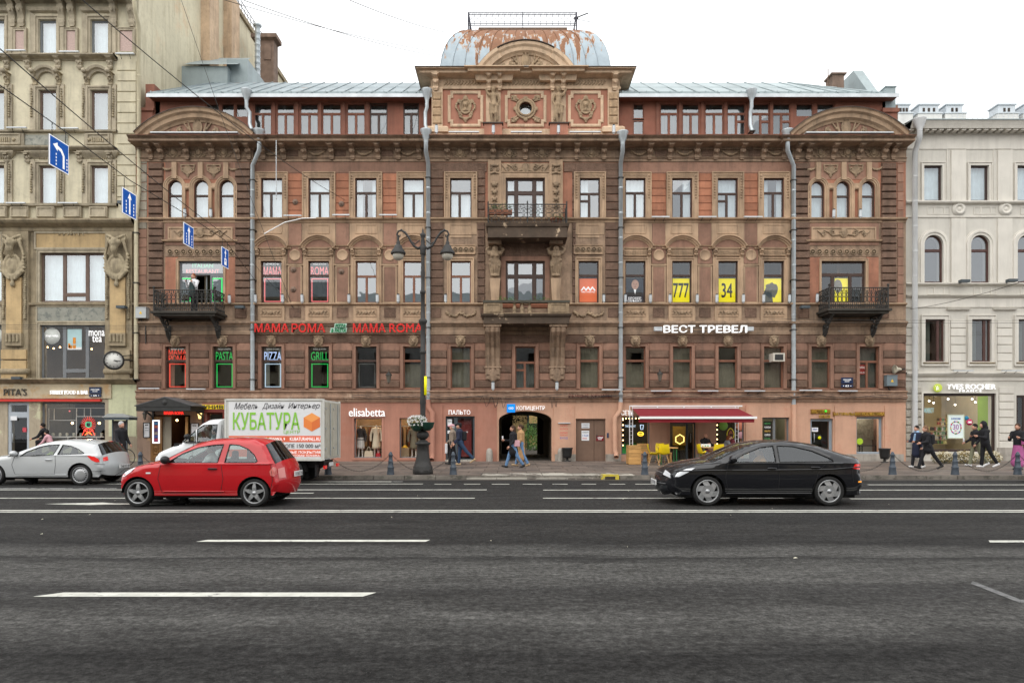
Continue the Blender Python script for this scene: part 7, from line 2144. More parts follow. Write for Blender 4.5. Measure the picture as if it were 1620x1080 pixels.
def yellow_chair(px,Y,rz,label):
 x=W(px,Y)
 t=thing('shell_chair',label,'chair',(0,0,0),'yellow shell chairs on the cafe terrace')
 WP[t.name]=Vector((0,0,0))
 vs=[];nx,ny=8,12
 for j in range(ny+1):
  v=j/ny
  if v<.5:yy=-.22+v*2*.38;zz=.44-.02*sin(v*2*pi)+(.02 if v<.1 else 0)
  else :q=(v-.5)*2;yy=.16+.12*q+.03*sin(q*pi);zz=.44+.42*q**.9
  w=.23-.05*max(0,(v-.7))/.3
  for i in range(nx+1):
   u=i/nx*2-1
   c=u*u*(.10 if v<.5 else .05)
   vs.append((u*w*(1+0*v),yy-(u*u*.05 if v>.5 else 0),zz+(c if v<.6 else c*.4)))
 fs=[(j*(nx+1)+i,j*(nx+1)+i+1,(j+1)*(nx+1)+i+1,(j+1)*(nx+1)+i)for j in range(ny)for i in range(nx)]
 MB().add(vs,fs,0,True).build('shell',M_YCH,t,org=(0,0,0))
 for sx in(-1,1):
  for sy in(-1,1):
   MB().tube([(sx*.12,sy*.1,.42),(sx*.23,sy*.22,0)],.013,6).build('leg',M_BEECH,t,org=(0,0,0))
 MB().tube([(-.16,-.15,.25),(.16,.15,.25)],.006,4).tube([(.16,-.15,.25),(-.16,.15,.25)],.006,4).build('stay',M_BLACK,t,org=(0,0,0))
 for ch in t.children:ch.location=(0,0,0)
 t.location=(x,Y,.12);t.rotation_euler[2]=rz;WP[t.name]=Vector((x,Y,.12))
 return t
yellow_chair(1034.5,28.2,radians(80),'yellow shell chair beside the orange planter, seen from the side')
yellow_chair(1050,28.3,radians(172),'yellow shell chair right of the first, its back towards the street')
yellow_chair(1047,29.9,radians(10),'yellow shell chair behind the small table, facing the street')
yellow_chair(1113,28.9,radians(100),'yellow shell chair in front of the seated bald man')
yellow_chair(1136,28.6,radians(175),'yellow shell chair just above the bonnet of the black car')
def cafe_table(px,Y,label,w=.6):
 x=W(px,Y)
 t=thing('cafe_table',label,'table',(x,Y,.12),'cafe tables under the awning')
 MB().box(x-w/2,x+w/2,Y-.3,Y+.3,.8,.84).build('tabletop',M_WOODL,t)
 for sx in(-1,1):
  for sy in(-1,1):MB().box(x+sx*(w/2-.05)-.02,x+sx*(w/2-.05)+.02,Y+sy*.24-.02,Y+sy*.24+.02,.12,.8).build('leg',mat('green_metal',(.02,.14,.04),.5,0),t)
cafe_table(1056,29.0,'small wooden table with green legs among the yellow chairs',.75);cafe_table(1124,29.6,'cafe table in front of the seated bald man',.8)
t=thing('cardboard_box','white and green takeaway box standing on the table in front of the bald man','box',(W(1116,29.4),29.4,.84))
MB().box(W(1109,29.4),W(1124,29.4),29.35,29.5,.843,H(702,29.4)).build('carton',M_PAPER,t)
for k,c in enumerate(((.7,.6,.1),(.1,.4,.15),(.2,.5,.1))):MB().box(W(1111+k*4,29.34),W(1113+k*4,29.34),29.34,29.349,.87,H(704,29.4)).build('print',mat('carton_print_'+'abc'[k],c,.6,0),t)
Yw=FY-.09
def tube_sign(name,label,cat,loops,Y,m,r=.018):
 p0=loops[0][0]
 t=thing(name,label,cat,(W(p0[0],Y),Y,H(p0[1],Y)))
 for l in loops:
  MB().tube([(W(a,Y),Y,H(b,Y))for a,b in l],r,5).build('neon_tube',m,t)
 return t
def oval(cx,cy,rx,ry,n=14,a0=0,a1=360):return[(cx+rx*cos(radians(a0+(a1-a0)*k/n)),cy+ry*sin(radians(a0+(a1-a0)*k/n)))for k in range(n+1)]
Yn=FY+.2
tube_sign('neon_sign','yellow neon burger outline in the left cafe window','neon sign',[oval(1013.5,686,4.5,3),[(1009,686),(1018,686)]],Yn,neon('yellow_neon',(1,.6,.05),2))
tube_sign('neon_sign','white neon cup outline above the burger sign','neon sign',[[(1013,672),(1013.8,679),(1017,679),(1018,672),(1013,672)]],Yn,NE_WHT)
sign('TAKE AWAY',997,672,675.5,17,-.2,NE_WHT,'small bluish white neon words in the left cafe window','neon sign',depth=.01,fat=.0,split=False,name='neon_sign')
tube_sign('neon_sign','yellow neon hexagon inside the cafe door','neon sign',[[(1069,695.5),(1069,691),(1075.5,687),(1082,691),(1082,698),(1075.5,702),(1069,698),(1069,695.5)]],FY+2.2,neon('warm_neon',(1,.75,.2),1.6),.03)
MB().box(W(1064,FY+2.6),W(1088,FY+2.6),FY+2.55,FY+2.6,H(704,FY+2.6),H(674,FY+2.6)).build('lit_panel',mat('mustard_panel',(.35,.22,.02),.7,.3,4),B)
MB().box(W(1062,FY+1.2),W(1092,FY+1.2),FY+1.1,FY+1.6,.14,H(711,FY+1.2)).build('counter',mat('dark_counter',(.05,.035,.02),.5,.1,3),B)
t=flat('avocado_sticker','avocado half with a heart drawn on the right cafe window','sticker',1149,1161,695,695.4,Yw,mat('avocado_green',(.3,.5,.05),.6,0))
for(rx,ry,m_,k)in((6.3,9.5,'lime_outline',(.75,.65,.05)),(5.0,8,'avocado_skin',(.08,.03,.01)),(3.2,5,'avocado_flesh',(.30,.10,.05))):
 pts=[(rx*(1-.25*max(0,-sin(a)))*cos(a),ry*sin(a))for a in[2*pi*q/20 for q in range(20)]]
 yy=Yw-.012-.003*(10-rx)
 MB().add([(W(1155.5+a,Yw),yy,H(686+b,Yw))for a,b in pts],[tuple(range(20))]).build('print',mat(m_,k,.6,0),t)
t=thing('round_sticker','green round badge sticker on the right cafe window','sticker',(W(1144,Yw),Yw,H(679,Yw)))
MB().lathe([(0,-.012),(.2,-.012),(.22,0),(0,0)],18,(W(1144,Yw),Yw,H(673,Yw)),'y').build('disc',mat('badge_green',(.2,.4,.06),.6,0),t)
t=thing('round_sticker','orange and pink fruit sticker beside the white awning post','sticker',(W(1171,Yw),Yw,H(676,Yw)))
MB().lathe([(0,-.012),(.19,-.012),(.2,0),(0,0)],18,(W(1171,Yw),Yw,H(674,Yw)),'y').build('disc',mat('grapefruit',(.7,.25,.15),.6,0),t)
MB().lathe([(0,-.012),(.15,-.012),(.16,0),(0,0)],18,(W(1172,Yw),Yw,H(688,Yw)),'y').build('disc',mat('pink_print',(.65,.35,.4),.6,0),t)
t=thing('grass_sticker','strip of green grass blades along the foot of the left cafe window','sticker',(W(1005,Yw),Yw,H(718,Yw)))
mb=MB();rr=random.Random(3)
for k in range(70):
 x=W(985+42*k/70,Yw);h_=rr.uniform(.25,.6);s=rr.uniform(-.06,.06)
 mb.add([(x-.03,Yw-.004*(k%3),H(718,Yw)),(x+.03,Yw-.004*(k%3),H(718,Yw)),(x+s,Yw-.004*(k%3),H(718,Yw)+h_)],[(0,1,2)])
mb.build('blades',mat('print_grass',(.03,.28,.06),.6,.3,10),t)['kind']='stuff'
t=thing('fairy_lights','string of warm fairy lights round the cafe windows','fairy lights',(W(1005,Yn),Yn,H(660,Yn)))
pts=[(985+5.2*k,661.5)for k in range(9)]+[(985.5,664+8*k)for k in range(6)]+[(1026,664+8*k)for k in range(6)]+[(1134.5,672+7.5*k)for k in range(6)]+[(1175,672+7*k)for k in range(6)]
for a,b in pts:piece('bulb','f',lambda :MB().ball((0,0,0),.032,0,6),M_BULB,(W(a,Yn),Yn,H(b,Yn)),t)
MB().tube([(W(a,Yn),Yn+.02,H(b,Yn))for a,b in pts[:9]],.004,4).build('cord',M_BLACK,t)
flat('menu_board','tall dark board with green and white lines in the window right of the awning','menu board',1208,1221,666,700,FY+.25,mat('chalk_black',(.02,.02,.02),.6,0),[('МАСЛО',1214,9,668,671,neon('mint_print',(.1,.5,.15),.3)),('КРЕМ',1214,9,674,677,M_LETW),('МЫЛО',1214,9,680,683,neon('amber_print',(.8,.5,.1),.4)),('СКРАБ',1214,9,686,689,M_LETW),('ГЕЛЬ',1214,9,692,695,neon('mint_print',(.1,.5,.15),.3))])
flat('paper_notice','white paper in the glass door under the small yellow lettering','notice',1284,1294,676,682.5,FY-.09,M_PAPER,[('ОТКРЫТО',1289,7,678,680,M_BLUE)])
t=thing('yellow_dot','round yellow dot sticker on the glass door','sticker',(W(1296.5,FY-.09),FY-.09,H(695,FY)))
MB().lathe([(0,-.01),(.075,-.01),(.075,0),(0,0)],16,(W(1296.5,FY-.09),FY-.09,H(692,FY)),'y').build('disc',neon('lemon',(.9,.9,0),.3),t)
t=thing('window_table','black table frame in the white lit shop window','table',(W(1374,FY+.7),FY+.7,.14))
x0,x1=W(1357,FY+.7),W(1388,FY+.7)
MB().box(x0,x1,FY+.5,FY+.9,H(705,FY+.7),H(704,FY+.7)).build('tabletop',M_BLACK,t)
for x in(x0+.02,x0+.14,x1-.14,x1-.02):MB().box(x-.02,x+.02,FY+.55,FY+.59,.14,H(705,FY+.7)).build('leg',M_BLACK,t)
MB().box(W(1350,FY+1.5),W(1381,FY+1.5),FY+1.45,FY+1.5,H(695,FY+1.5),H(663,FY+1.5)).build('moss_panel',mat('grey_moss_wall',(.20,.18,.13),.95,.4,9),B)
t=thing('round_sign','lime green oval sign in the lower left of the white lit shop window','sign',(W(1360,FY+.1),FY+.1,H(700,FY)))
MB().lathe([(0,-.02),(.11,-.02),(.15,-.02),(.15,0),(0,0)],18,(W(1360,FY+.1),FY+.1,H(698,FY)),'y').build('disc',neon('lime_sign',(.6,.9,.05),.3),t)
# right shop: board, window, posters, door
sign('YVES ROCHER',1535.5,607.5,615.5,77,.1,M_LETW,'white shop name lettering in capitals over the cosmetics shop window',depth=.06,fat=.01)
sign('FRANCE',1534.5,616.3,620,35,.1,M_LETW,'small white second line under the cosmetics shop name',depth=.05,fat=.008,spacing=1.5)
t=thing('round_emblem','round lime green and white emblem left of the cosmetics shop name','emblem',(W(1483,FY-.15),FY-.15,H(620,FY)))
MB().lathe([(0,-.08),(.16,-.08),(.185,-.07),(.19,0),(0,0)],26,(W(1483,FY-.1),FY-.1,H(613.5,FY)),'y').build('disc',neon('lime_disc',(.6,.72,.08),.45),t)
mb=MB();x=W(1483,FY-.2);z=H(613.5,FY)
mb.tube([(x-.08,FY-.19,z+.09),(x-.03,FY-.19,z+.0),(x+.03,FY-.19,z+.09)],.012,5).tube([(x-.03,FY-.19,z),(x-.03,FY-.19,z-.11)],.012,5).tube([(x+.0,FY-.19,z-.1),(x+.0,FY-.19,z+.03),(x+.07,FY-.19,z+.02),(x+.07,FY-.19,z-.03),(x+.02,FY-.19,z-.04),(x+.09,FY-.19,z-.1)],.012,5)
mb.build('monogram',M_LETW,t)
M_BRF=mat('dark_brown_shop_frame',(.035,.02,.016),.45,.1,3)
shopwin(RB,gR[0][0],gR[0][1],gR[0][2],gR[0][3],FY+.12,M_BRF,'1',.12)
MB().frame(gR[0][0]-.0,gR[0][1]+.0,gR[0][2],gR[0][3],FY,.09,.05).build('window_surround',M_GTRIM,RB)
room(RB,U(1604),U(1662),.13,Zp(606),Yi+.1,FY+3,M_DARK)
glassdoor(RB,gR[1],FY+.1,M_BRF,None,((0,.3,0,1),(.3,1,0,1)),.1)
Yp=FY+.05
t=flat('poster','white anniversary poster with a flower wreath in the cosmetics shop window','poster',1499.5,1523.5,656.5,692,Yp,mat('pale_mint_paper',(.72,.82,.80),.6,0),[('В РОССИИ',1511.5,14,660.5,663.5,M_BLUE),('30',1511.5,9,671,679,mat('print_purple',(.35,.1,.35),.5,0)),('ЛЕТ',1511.5,4.5,680.3,682,M_TXTR)],th=.03,frame=mat('pale_frame',(.6,.65,.5),.5,0))
for k in range(26):
 a=2*pi*k/26+.1
 c=[(.7,.05,.1),(.05,.3,.1),(.8,.4,.05),(.1,.15,.4),(.6,.1,.4)][k%5]
 x=W(1511.5+8.2*cos(a),Yp);z=H(676+9.5*sin(a),Yp)
 MB().lathe([(0,-.006),(.028+.014*(k%3==0),-.004),(0,0)],6,(x,Yp-.035,z),'y').build('flower',mat('flower_'+'abcde'[k%5],c,.6,0),t)
for px,py,r_,c,lb in((1529,661,.1,(.02,.2,.35),'small blue round price sticker in the cosmetics shop window'),(1533.5,667.5,.15,(.45,.01,.09),'crimson round discount sticker in the cosmetics shop window')):
 t=thing('round_sticker',lb,'sticker',(W(px,Yp),Yp,H(py,Yp)-r_))
 MB().lathe([(0,-.015),(r_,-.015),(r_,0),(0,0)],20,(W(px,Yp),Yp,H(py,Yp)),'y').build('disc',mat('sticker_blue' if px<1530 else 'sticker_crimson',c,.5,0),t)
 if px>1530:text_at(MB(),'-30%',W(px,Yp),Yp-.02,H(py+1.6,Yp),.2,.09,.01,.02).build('lettering',M_LETW,t)
sign('ЖИВОТ',1469,645,653,16,-.1,neon('pale_cyan',(.5,.8,.8),.4),'pale cyan words on the upper left of the cosmetics shop window',depth=.01,fat=0,split=False,name='window_lettering')
for(a,b,c,e,nn,lb)in((1461,1500,674,702,4,'low shelf crowded with bottles at the left of the cosmetics shop'),(1524,1553,655,690,5,'lit wall shelf of creams in the middle of the cosmetics shop'),(1483,1500,660,672,2,'small wall shelf behind the anniversary poster')):
 Ys=FY+(1.0 if a==1461 else 2.6);x0,x1,z0,z1=W(a,Ys),W(b,Ys),H(e,Ys),H(c,Ys)
 t=thing('shelf',lb,'shelf',((x0+x1)/2,Ys,z0))
 mb=MB();rr=random.Random(a)
 for k in range(nn+1):mb.box(x0,x1,Ys,Ys+.3,z0+(z1-z0)*k/nn-.01,z0+(z1-z0)*k/nn+.01)
 mb.build('board',mat('shelf_wood',(.5,.35,.18),.6,.1,4),t)
 cols=[(.55,.5,.42),(.1,.2,.05),(.4,.12,.1),(.08,.06,.05),(.6,.5,.2)]
 pk=[MB()for _ in cols]
 for k in range(nn):
  x=x0+.04
  while x<x1-.06:
   w=rr.uniform(.04,.09);h_=rr.uniform(.5,.85)*(z1-z0)/nn
   pk[rr.randrange(5)].box(x,x+w,Ys+.02,Ys+.12,z0+(z1-z0)*k/nn+.012,z0+(z1-z0)*k/nn+.012+h_);x+=w+.02
 for m_,c_,q in zip(pk,cols,'abcde'):
  if m_.v:m_.build('jars',mat('jar_'+q,c_,.4,.1,9),t)['kind']='stuff'
  # left shops
t=sign("PITA'S",25,614.5,625.5,36,.08,mat('dark_letter',(.06,.055,.045),.5,0),'large dark bar name lettering at the left edge',depth=.04,fat=0)
sign('STREET FOOD & BAR',110.5,617.5,623.5,60,.08,M_LETW,'small white street food lettering right of the bar name',depth=.06,fat=.01)
MB().box(U(-60),U(177),FY-.07,FY-.001,Zp(630),Zp(607.5)).build('stone_fascia',mat('sandstone_fascia',(.50,.42,.29),.7,.15,2,col2=(.46,.30,.15),c2=(.5,.62),c2scale=1.5),LB)
o=MB().box(U(-60),U(161.5),FY-.16,FY-.0,Zp(635),Zp(631.5)).build('red_strip',mat('red_strip_paint',(.55,.03,.02),.5,0),LB)
r=gL[1];shopwin(LB,r[0],r[1],.75,r[3],FY+.2,M_WFG,'1',.08)
mb=MB()
Yb=FY+.7
M_BARW=mat('white_bar',(.6,.6,.57),.5,0)
for a,b,c,e in((76,165,644.5,645.8),(76,121,664,665),(121,165,658,659),(80,165,690,691.5)):mb.box(W(a,Yb),W(b,Yb),Yb,Yb+.04,H(e,Yb),H(c,Yb))
for a,c,e in((76.5,645,700),(85,645,664),(120.5,645,700),(133,645,658),(143,645,658),(107,691,700),(152,691,700)):mb.box(W(a-.4,Yb),W(a+.4,Yb),Yb+.005,Yb+.045,H(e,Yb),H(c,Yb))
mb.build('inner_bars',M_BARW,LB)
for k in range(8):
 Y=FY+.9;x=W(84+k*11,Y)
 t=thing('tableware','small pale jar on the street food bar sill, '+('first from the door','second from the door','third from the door','fourth from the door','fifth, left of the neon figure','sixth, under the neon figure','seventh, right of the neon figure','last, beside the notice stand')[k],'jar',(x,Y,H(690,Y)),'small jars on the bar sill')
 MB().lathe([(.05,0),(.07,.12),(.05,.16),(0,.17)],8,(x,Y,H(690,Y))).build('jar',mat('pale_jar',(.4,.4,.33),.5,.2,5),t)
Yn2=FY+.12
loops=[]
for k in range(22):
 a=2*pi*k/22;loops.append([(140+5.6*cos(a),671+5.6*sin(a)),(140+12*cos(a),671+12.5*sin(a))])
t=tube_sign('neon_sign','red and orange neon sunburst figure in the street food bar window','neon sign',loops,Yn2,NE_RED,.008)
for l,m_ in(([(130,688),(134,680),(140,677),(146,680),(150,688)],NE_RED),([(133,680),(146,688)],NE_RED),([(147,680),(134,688)],NE_RED),([(136,668),(136,674),(140,676),(144,674),(144,668),(136,668)],NE_MNT),([(135,687),(140,683),(145,687)],neon('orange_neon',(1,.35,.05),1.5))):
 MB().tube([(W(a,Yn2),Yn2,H(b,Yn2))for a,b in l],.02,5).build('neon_tube',m_,t)
r=gL[0];glassdoor(LB,r,FY+.1,mat('pale_blue_door',(.38,.42,.46),.5,.05,3),None,((0,1,0,.78),(0,1,.78,1)),.14)
flat('paper_notice','white note at the top left of the pale blue bar door','notice',17,27,658,664.5,FY+.02,M_PAPER)
flat('paper_notice','red and black stickers on the right of the pale blue bar door','notice',36,42,676,683,FY+.02,mat('sticker_red',(.5,.06,.08),.5,0))
t=flat('wall_plate','dark blue street name plate above house number on the cream building','street plate',141.5,160.5,612,622.5,FY-.1,mat('enamel_navy',(.012,.025,.07),.3,0),[('НЕВСКИЙ',151,13,614.5,617,M_LETW),('проспект',151,8,618.5,620,M_LETW)],th=.03)
t=flat('number_plate','dark blue house number plate under the street plate of the cream building','number plate',141.5,160.5,623.5,627.5,FY-.1,mat('enamel_navy',(.012,.025,.07),.3,0),[('• 65 •',151,13,624.3,626.8,M_LETW)],th=.03)
t=flat('wall_plate','dark blue street name plate on the brown building near the red advert','street plate',1330.5,1349,597,606.5,FY-.24,mat('enamel_navy',(.012,.025,.07),.3,0),[('НЕВСКИЙ',1339.7,12,599,601.3,M_LETW),('проспект',1339.7,8,602.8,604.2,M_LETW)],th=.03)
t=flat('number_plate','dark blue house number plate under the street plate of the brown building','number plate',1330.5,1349,608,612.3,FY-.24,mat('enamel_navy',(.012,.025,.07),.3,0),[('• 63 •',1339.7,13,608.8,611.6,M_LETW)],th=.03)
Yt=FY+.15
t=thing('round_sticker','large white round sticker in the tea shop window','sticker',(W(82.5,Yt),Yt,H(544,Yt)))
MB().lathe([(0,-.012),(.38,-.012),(.38,0),(0,0)],28,(W(82.5,Yt),Yt,H(531.5,Yt)),'y').build('disc',mat('frosted_white',(.62,.64,.62),.6,0),t)
text_at(MB(),'лонг-чайд',W(82.5,Yt),Yt-.02,H(533.5,Yt),.6,.13,.01,.01).build('lettering',M_LETW,t)
t=thing('round_sticker','white round sticker half out of the picture at the left edge','sticker',(W(-3,Yt),Yt,H(541,Yt)))
MB().lathe([(0,-.012),(.3,-.012),(.3,0),(0,0)],28,(W(-3,Yt),Yt,H(531,Yt)),'y').build('disc',mat('frosted_white',(.62,.64,.62),.6,0),t)
sign('mona',153.5,523,531.5,25,-.1,M_LETW,'white first line of the tea name on the right pane',depth=.01,fat=.02,split=False,name='window_lettering')
sign('tea',154,531.5,541,15,-.1,M_LETW,'white second line of the tea name on the right pane',depth=.01,fat=.02,split=False,name='window_lettering')
t=flat('poster','pale blue poster of orange drinks in the tea shop window','poster',107,129.5,520,553,Yt,mat('poster_sky',(.42,.62,.66),.6,.1,2))
for px,py,w,h_ in((118,544,.13,.3),(118,551,.14,.16),(112,551,.16,.14),(110,550,.1,.2)):MB().box(W(px,Yt)-w/2,W(px,Yt)+w/2,Yt-.02,Yt-.012,H(py,Yt),H(py,Yt)+h_).build('print',mat('print_orange',(.75,.28,.03),.5,.2,8),t)
MB().box(W(107,Yt),W(129.5,Yt),Yt-.016,Yt-.012,H(553,Yt),H(549,Yt)).build('print',M_PAPER,t)
# signs and lamps of the upper floors
y3=FY
sign('МАМА',431,512.5,525.5,53,.24,M_RED,'red puffy letters МАМА at the left, first word of the red row','sign',depth=.12,fat=.03,group='red restaurant lettering along the front')
for txt,px,w,lb in(('РОМА',489,52,'red puffy letters РОМА, second word of the red row'),('МАМА',585,51,'red puffy letters МАМА right of the green sign'),('ROMA',643,52,'red puffy letters ROMA ending behind the street lamp')):
 sign(txt,px,512.5,526,w,.24,M_RED,lb,'sign',depth=.12,fat=.03,group='red restaurant lettering along the front')
t=thing('green_sign','green and white slanted pizza and pasta sign between the red words','sign',(U(537,.26),FY-.26,Zp(526)))
for(txt,px,a,b,w)in(('PIZZA',538.5,512.5,518.5,16),('& PASTA',535.5,519.5,525.5,23)):
 MB().prism([(U(px-w/2-2,.26),Zp(b+.8,.26)),(U(px+w/2+1,.26),Zp(b+.8,.26)),(U(px+w/2+2.5,.26),Zp(a-.8,.26)),(U(px-w/2-.5,.26),Zp(a-.8,.26))],FY-.3,FY-.26).build('board',mat('mint_board',(.45,.62,.52),.5,0),t)
 text_at(MB(),txt,U(px,.3),FY-.32,Zp(b,.3),w/34,(b-a)/34,.03,.035,.25).build('lettering',M_GREEN,t)
sign('ВЕСТ ТРЕВЕЛ',1115,515,526.5,131,.3,M_LETW,'large white travel agency lettering over three lion heads',depth=.12,fat=.014)
for px,lb in((1041,'white end box left of the travel agency lettering'),(1185.5,'white end box right of the travel agency lettering')):
 t=thing('sign_box',lb,'light box',(U(px,.3),FY-.3,Zp(524,.3)));MB().box(U(px-6.3,.3),U(px+6.3,.3),FY-.36,FY-.2,Zp(523.5,.3),Zp(517,.3)).frame(U(px-5,.3),U(px+5,.3),Zp(522.3,.3),Zp(518.2,.3),FY-.36,.02,.01).build('box',M_EAVE,t)
MB().box(U(1048,.3),U(1180,.3),FY-.22,FY-.18,Zp(519,.3),Zp(518,.3)).box(U(1048,.3),U(1180,.3),FY-.22,FY-.18,Zp(524,.3),Zp(523,.3)).build('sign_rail',M_BLACK,B)
def nframe(w,m,label,fr=(0,1,0,.62)):
 y=FY-secof((w[0]+w[1])/2)[2]+.16
 a,b=w[0]+.1,w[1]-.1;c,e=w[2]+.08,w[2]+(w[3]-w[2])*.60
 t=thing('neon_outline',label,'neon outline',((a+b)/2,y,c),'neon outlines round the lower panes of the restaurant windows')
 MB().mould([(a,c),(a,e),(b,e),(b,c)],[(0,-.02),(0,.02),(-.032,.02),(-.032,-.02)],y,True).build('neon_tube',m,t)
def nword(w,txt,m,label,fz=(.68,.88),cap=None,wf=.84):
 y=FY-secof((w[0]+w[1])/2)[2]+.14
 ww=(w[1]-w[0]);h=w[3]-w[2]
 t=thing('neon_sign',label,'neon sign',((w[0]+w[1])/2,y,w[2]+h*fz[0]),'neon words in the restaurant windows')
 mb=text_mb(txt,ww*wf,h*(fz[1]-fz[0]),.01,-.006)
 MB().merge(mb,((w[0]+w[1])/2,y,w[2]+h*fz[0])).build('lettering',m,t)
 if cap:
  MB().merge(text_mb(cap,ww*.62,.07,.01,.01),((w[0]+w[1])/2,y,w[3]-.14)).build('small_lettering',M_LETW,t)
y_=None
nframe(mw[0],NE_RED,'red neon frame in the first lion head window from the left');nword(mw[0],'РОМА',NE_RED,'red neon word РОМА in the first lion head window',(.66,.80));nword(mw[0],'МАМА',NE_RED,'red neon word МАМА above it in the first lion head window',(.82,.93),'МАМА РОМА')
nframe(mw[1],NE_GRN,'green neon frame in the second lion head window from the left');nword(mw[1],'PASTA',NE_GRN,'green neon word PASTA in the second lion head window',cap='PIZZA & PASTA')
nframe(mw[2],NE_WHT,'bluish white neon frame under the word PIZZA');nword(mw[2],'PIZZA',neon('blue_white_neon',(.45,.6,1),1.6),'blue white neon word PIZZA in the third lion head window',cap='МАМА РОМА')
nframe(mw[3],NE_GRN,'green neon frame under the word GRILL');nword(mw[3],'GRILL',NE_GRN,'green neon word GRILL in the fourth lion head window',cap='PIZZA & PASTA')
nframe(mw[4],mat('unlit_neon',(.35,.35,.36),.4,0),'unlit grey neon frame in the fifth lion head window')
nframe(w2[0],NE_PNK,'pale red neon frame under the word МАМА, second storey');nword(w2[0],'МАМА',NE_PNK,'pale red neon word МАМА in the second storey window',cap='МАМА РОМА')
nframe(w2[1],NE_PNK,'pale red neon frame under the word ROMA, second storey');nword(w2[1],'ROMA',NE_PNK,'pale red neon word ROMA in the second storey window',cap='PIZZA & PASTA')
w=w2[11];y=FY-PD+.14
for(txt,m,z0,z1,wf,lb)in(('ITALIAN',NE_MNT,.86,.95,.46,'mint neon word ITALIAN over the left iron balcony'),('RESTAURANT',NE_PNK,.72,.82,.74,'pink neon word RESTAURANT over the left iron balcony')):
 t=thing('neon_sign',lb,'neon sign',((w[0]+w[1])/2,y,w[2]+2*z0),'neon words over the left balcony')
 MB().merge(text_mb(txt,(w[1]-w[0])*wf,(w[3]-w[2])*(z1-z0),.01,.008),((w[0]+w[1])/2,y,w[2]+(w[3]-w[2])*z0)).build('lettering',m,t)
for a,b,lb in((285,302,'green neon frame left of the open balcony door'),(335,352,'green neon frame right of the open balcony door')):
 t=thing('neon_outline',lb,'neon outline',(U(a),y,w[2]),'neon frames beside the balcony door')
 x0,x1=U(a,PD-.14),U(b,PD-.14)
 MB().mould([(x0,w[2]+.05),(x0,Zp(440)),(x1,Zp(440)),(x1,w[2]+.05)],[(0,-.02),(0,.02),(-.05,.02),(-.05,-.02)],y,True).build('neon_tube',NE_GRN,t)
MB().frame(0,.55,0,1.35,0,-.06,.04).build('door_leaf',M_WFG,B,org=(0,0,0)).location=Vector((U(305,PD),FY-PD+.3,w[2]))-WP[B.name]
def adv(w,m,label,fz=(0,.62),cat='poster',y=None):
 y=(FY-secof((w[0]+w[1])/2)[2]+.15)
 h=w[3]-w[2]
 t=thing('window_poster',label,cat,((w[0]+w[1])/2,y,w[2]))
 MB().box(w[0]+.06,w[1]-.06,y,y+.01,w[2]+.05+h*fz[0],w[2]+h*fz[1]-.04).build('sheet',m,t)
 return t,y
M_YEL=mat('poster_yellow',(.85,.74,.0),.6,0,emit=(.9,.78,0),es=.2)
t,y=adv(w2[8],M_YEL,'yellow window poster with three black sevens')
cx=(w2[8][0]+w2[8][1])/2;text_at(MB(),'777',cx,y-.006,w2[8][2]+.28,.72,.66,.006,.03).build('lettering',K,t)
t,y=adv(w2[9],M_YEL,'yellow window poster with a black three and four')
cx=(w2[9][0]+w2[9][1])/2;text_at(MB(),'34',cx,y-.006,w2[9][2]+.28,.5,.66,.006,.03).build('lettering',K,t)
t,y=adv(w2[10],M_YEL,'yellow window poster with a dark ragged animal shape')
rr=random.Random(5);cx=(w2[10][0]+w2[10][1])/2-.08;cz=w2[10][2]+.62
pts=[(cx+(.30+rr.uniform(-.06,.08))*cos(a),cz+(.36+rr.uniform(-.07,.07))*sin(a))for a in[2*pi*k/18 for k in range(18)]]
MB().add([(p[0],y-.005,p[1])for p in pts],[tuple(range(18))]).add([(w2[10][0]+.06,y-.005,w2[10][2]+.06),(cx+.1,y-.005,w2[10][2]+.06),(cx+.05,y-.005,cz-.1),(w2[10][0]+.06,y-.005,cz-.05)],[(0,1,2,3)]).build('print',mat('print_dark_olive',(.10,.09,.06),.7,.4,9),t)
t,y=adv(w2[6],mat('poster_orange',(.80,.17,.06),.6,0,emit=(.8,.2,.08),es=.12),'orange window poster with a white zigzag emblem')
cx=(w2[6][0]+w2[6][1])/2
MB().merge(MB().mould([(-.32,0),(-.2,.15),(-.1,.02),(.0,.15),(.1,.02),(.2,.15),(.32,0)],[(-.03,0),(-.03,.01),(.03,.01),(.03,0)],0),(cx,y-.001,w2[6][2]+.6)).build('emblem',M_LETW,t)
text_at(MB(),'мир квартир',cx,y-.006,w2[6][2]+.48,.62,.08,.006,.01).build('lettering',M_LETW,t)
t,y=adv(w2[7],mat('poster_navy',(.03,.028,.05),.6,.1,2),'dark window poster with a suited man and white broker words')
cx=(w2[7][0]+w2[7][1])/2;z=w2[7][2]
def ell(cx,cz,rx,rz,dy,m,nm='print'):MB().add([(cx+rx*cos(2*pi*k/22),y-dy,cz+rz*sin(2*pi*k/22))for k in range(22)],[tuple(range(22))]).build(nm,m,t)
M_SKINP=mat('print_skin',(.55,.33,.25),.6,.1,6)
MB().add([(cx-.34,y-.004,z+.32),(cx+.34,y-.004,z+.32),(cx+.3,y-.004,z+.62),(cx+.1,y-.004,z+.7),(cx-.1,y-.004,z+.7),(cx-.3,y-.004,z+.62)],[tuple(range(6))]).build('print',mat('print_suit',(.012,.012,.02),.6,0),t)
MB().add([(cx-.06,y-.006,z+.7),(cx+.08,y-.006,z+.7),(cx+.02,y-.006,z+.42)],[(0,1,2)]).build('print',M_LETW,t)
ell(cx+.02,z+.88,.17,.23,.008,M_SKINP);ell(cx+.02,z+.92,.15,.17,.009,M_SKINP)
for s in(-1,1):ell(cx+.02+s*.065,z+.91,.025,.012,.011,mat('print_eye',(.05,.03,.03),.6,0))
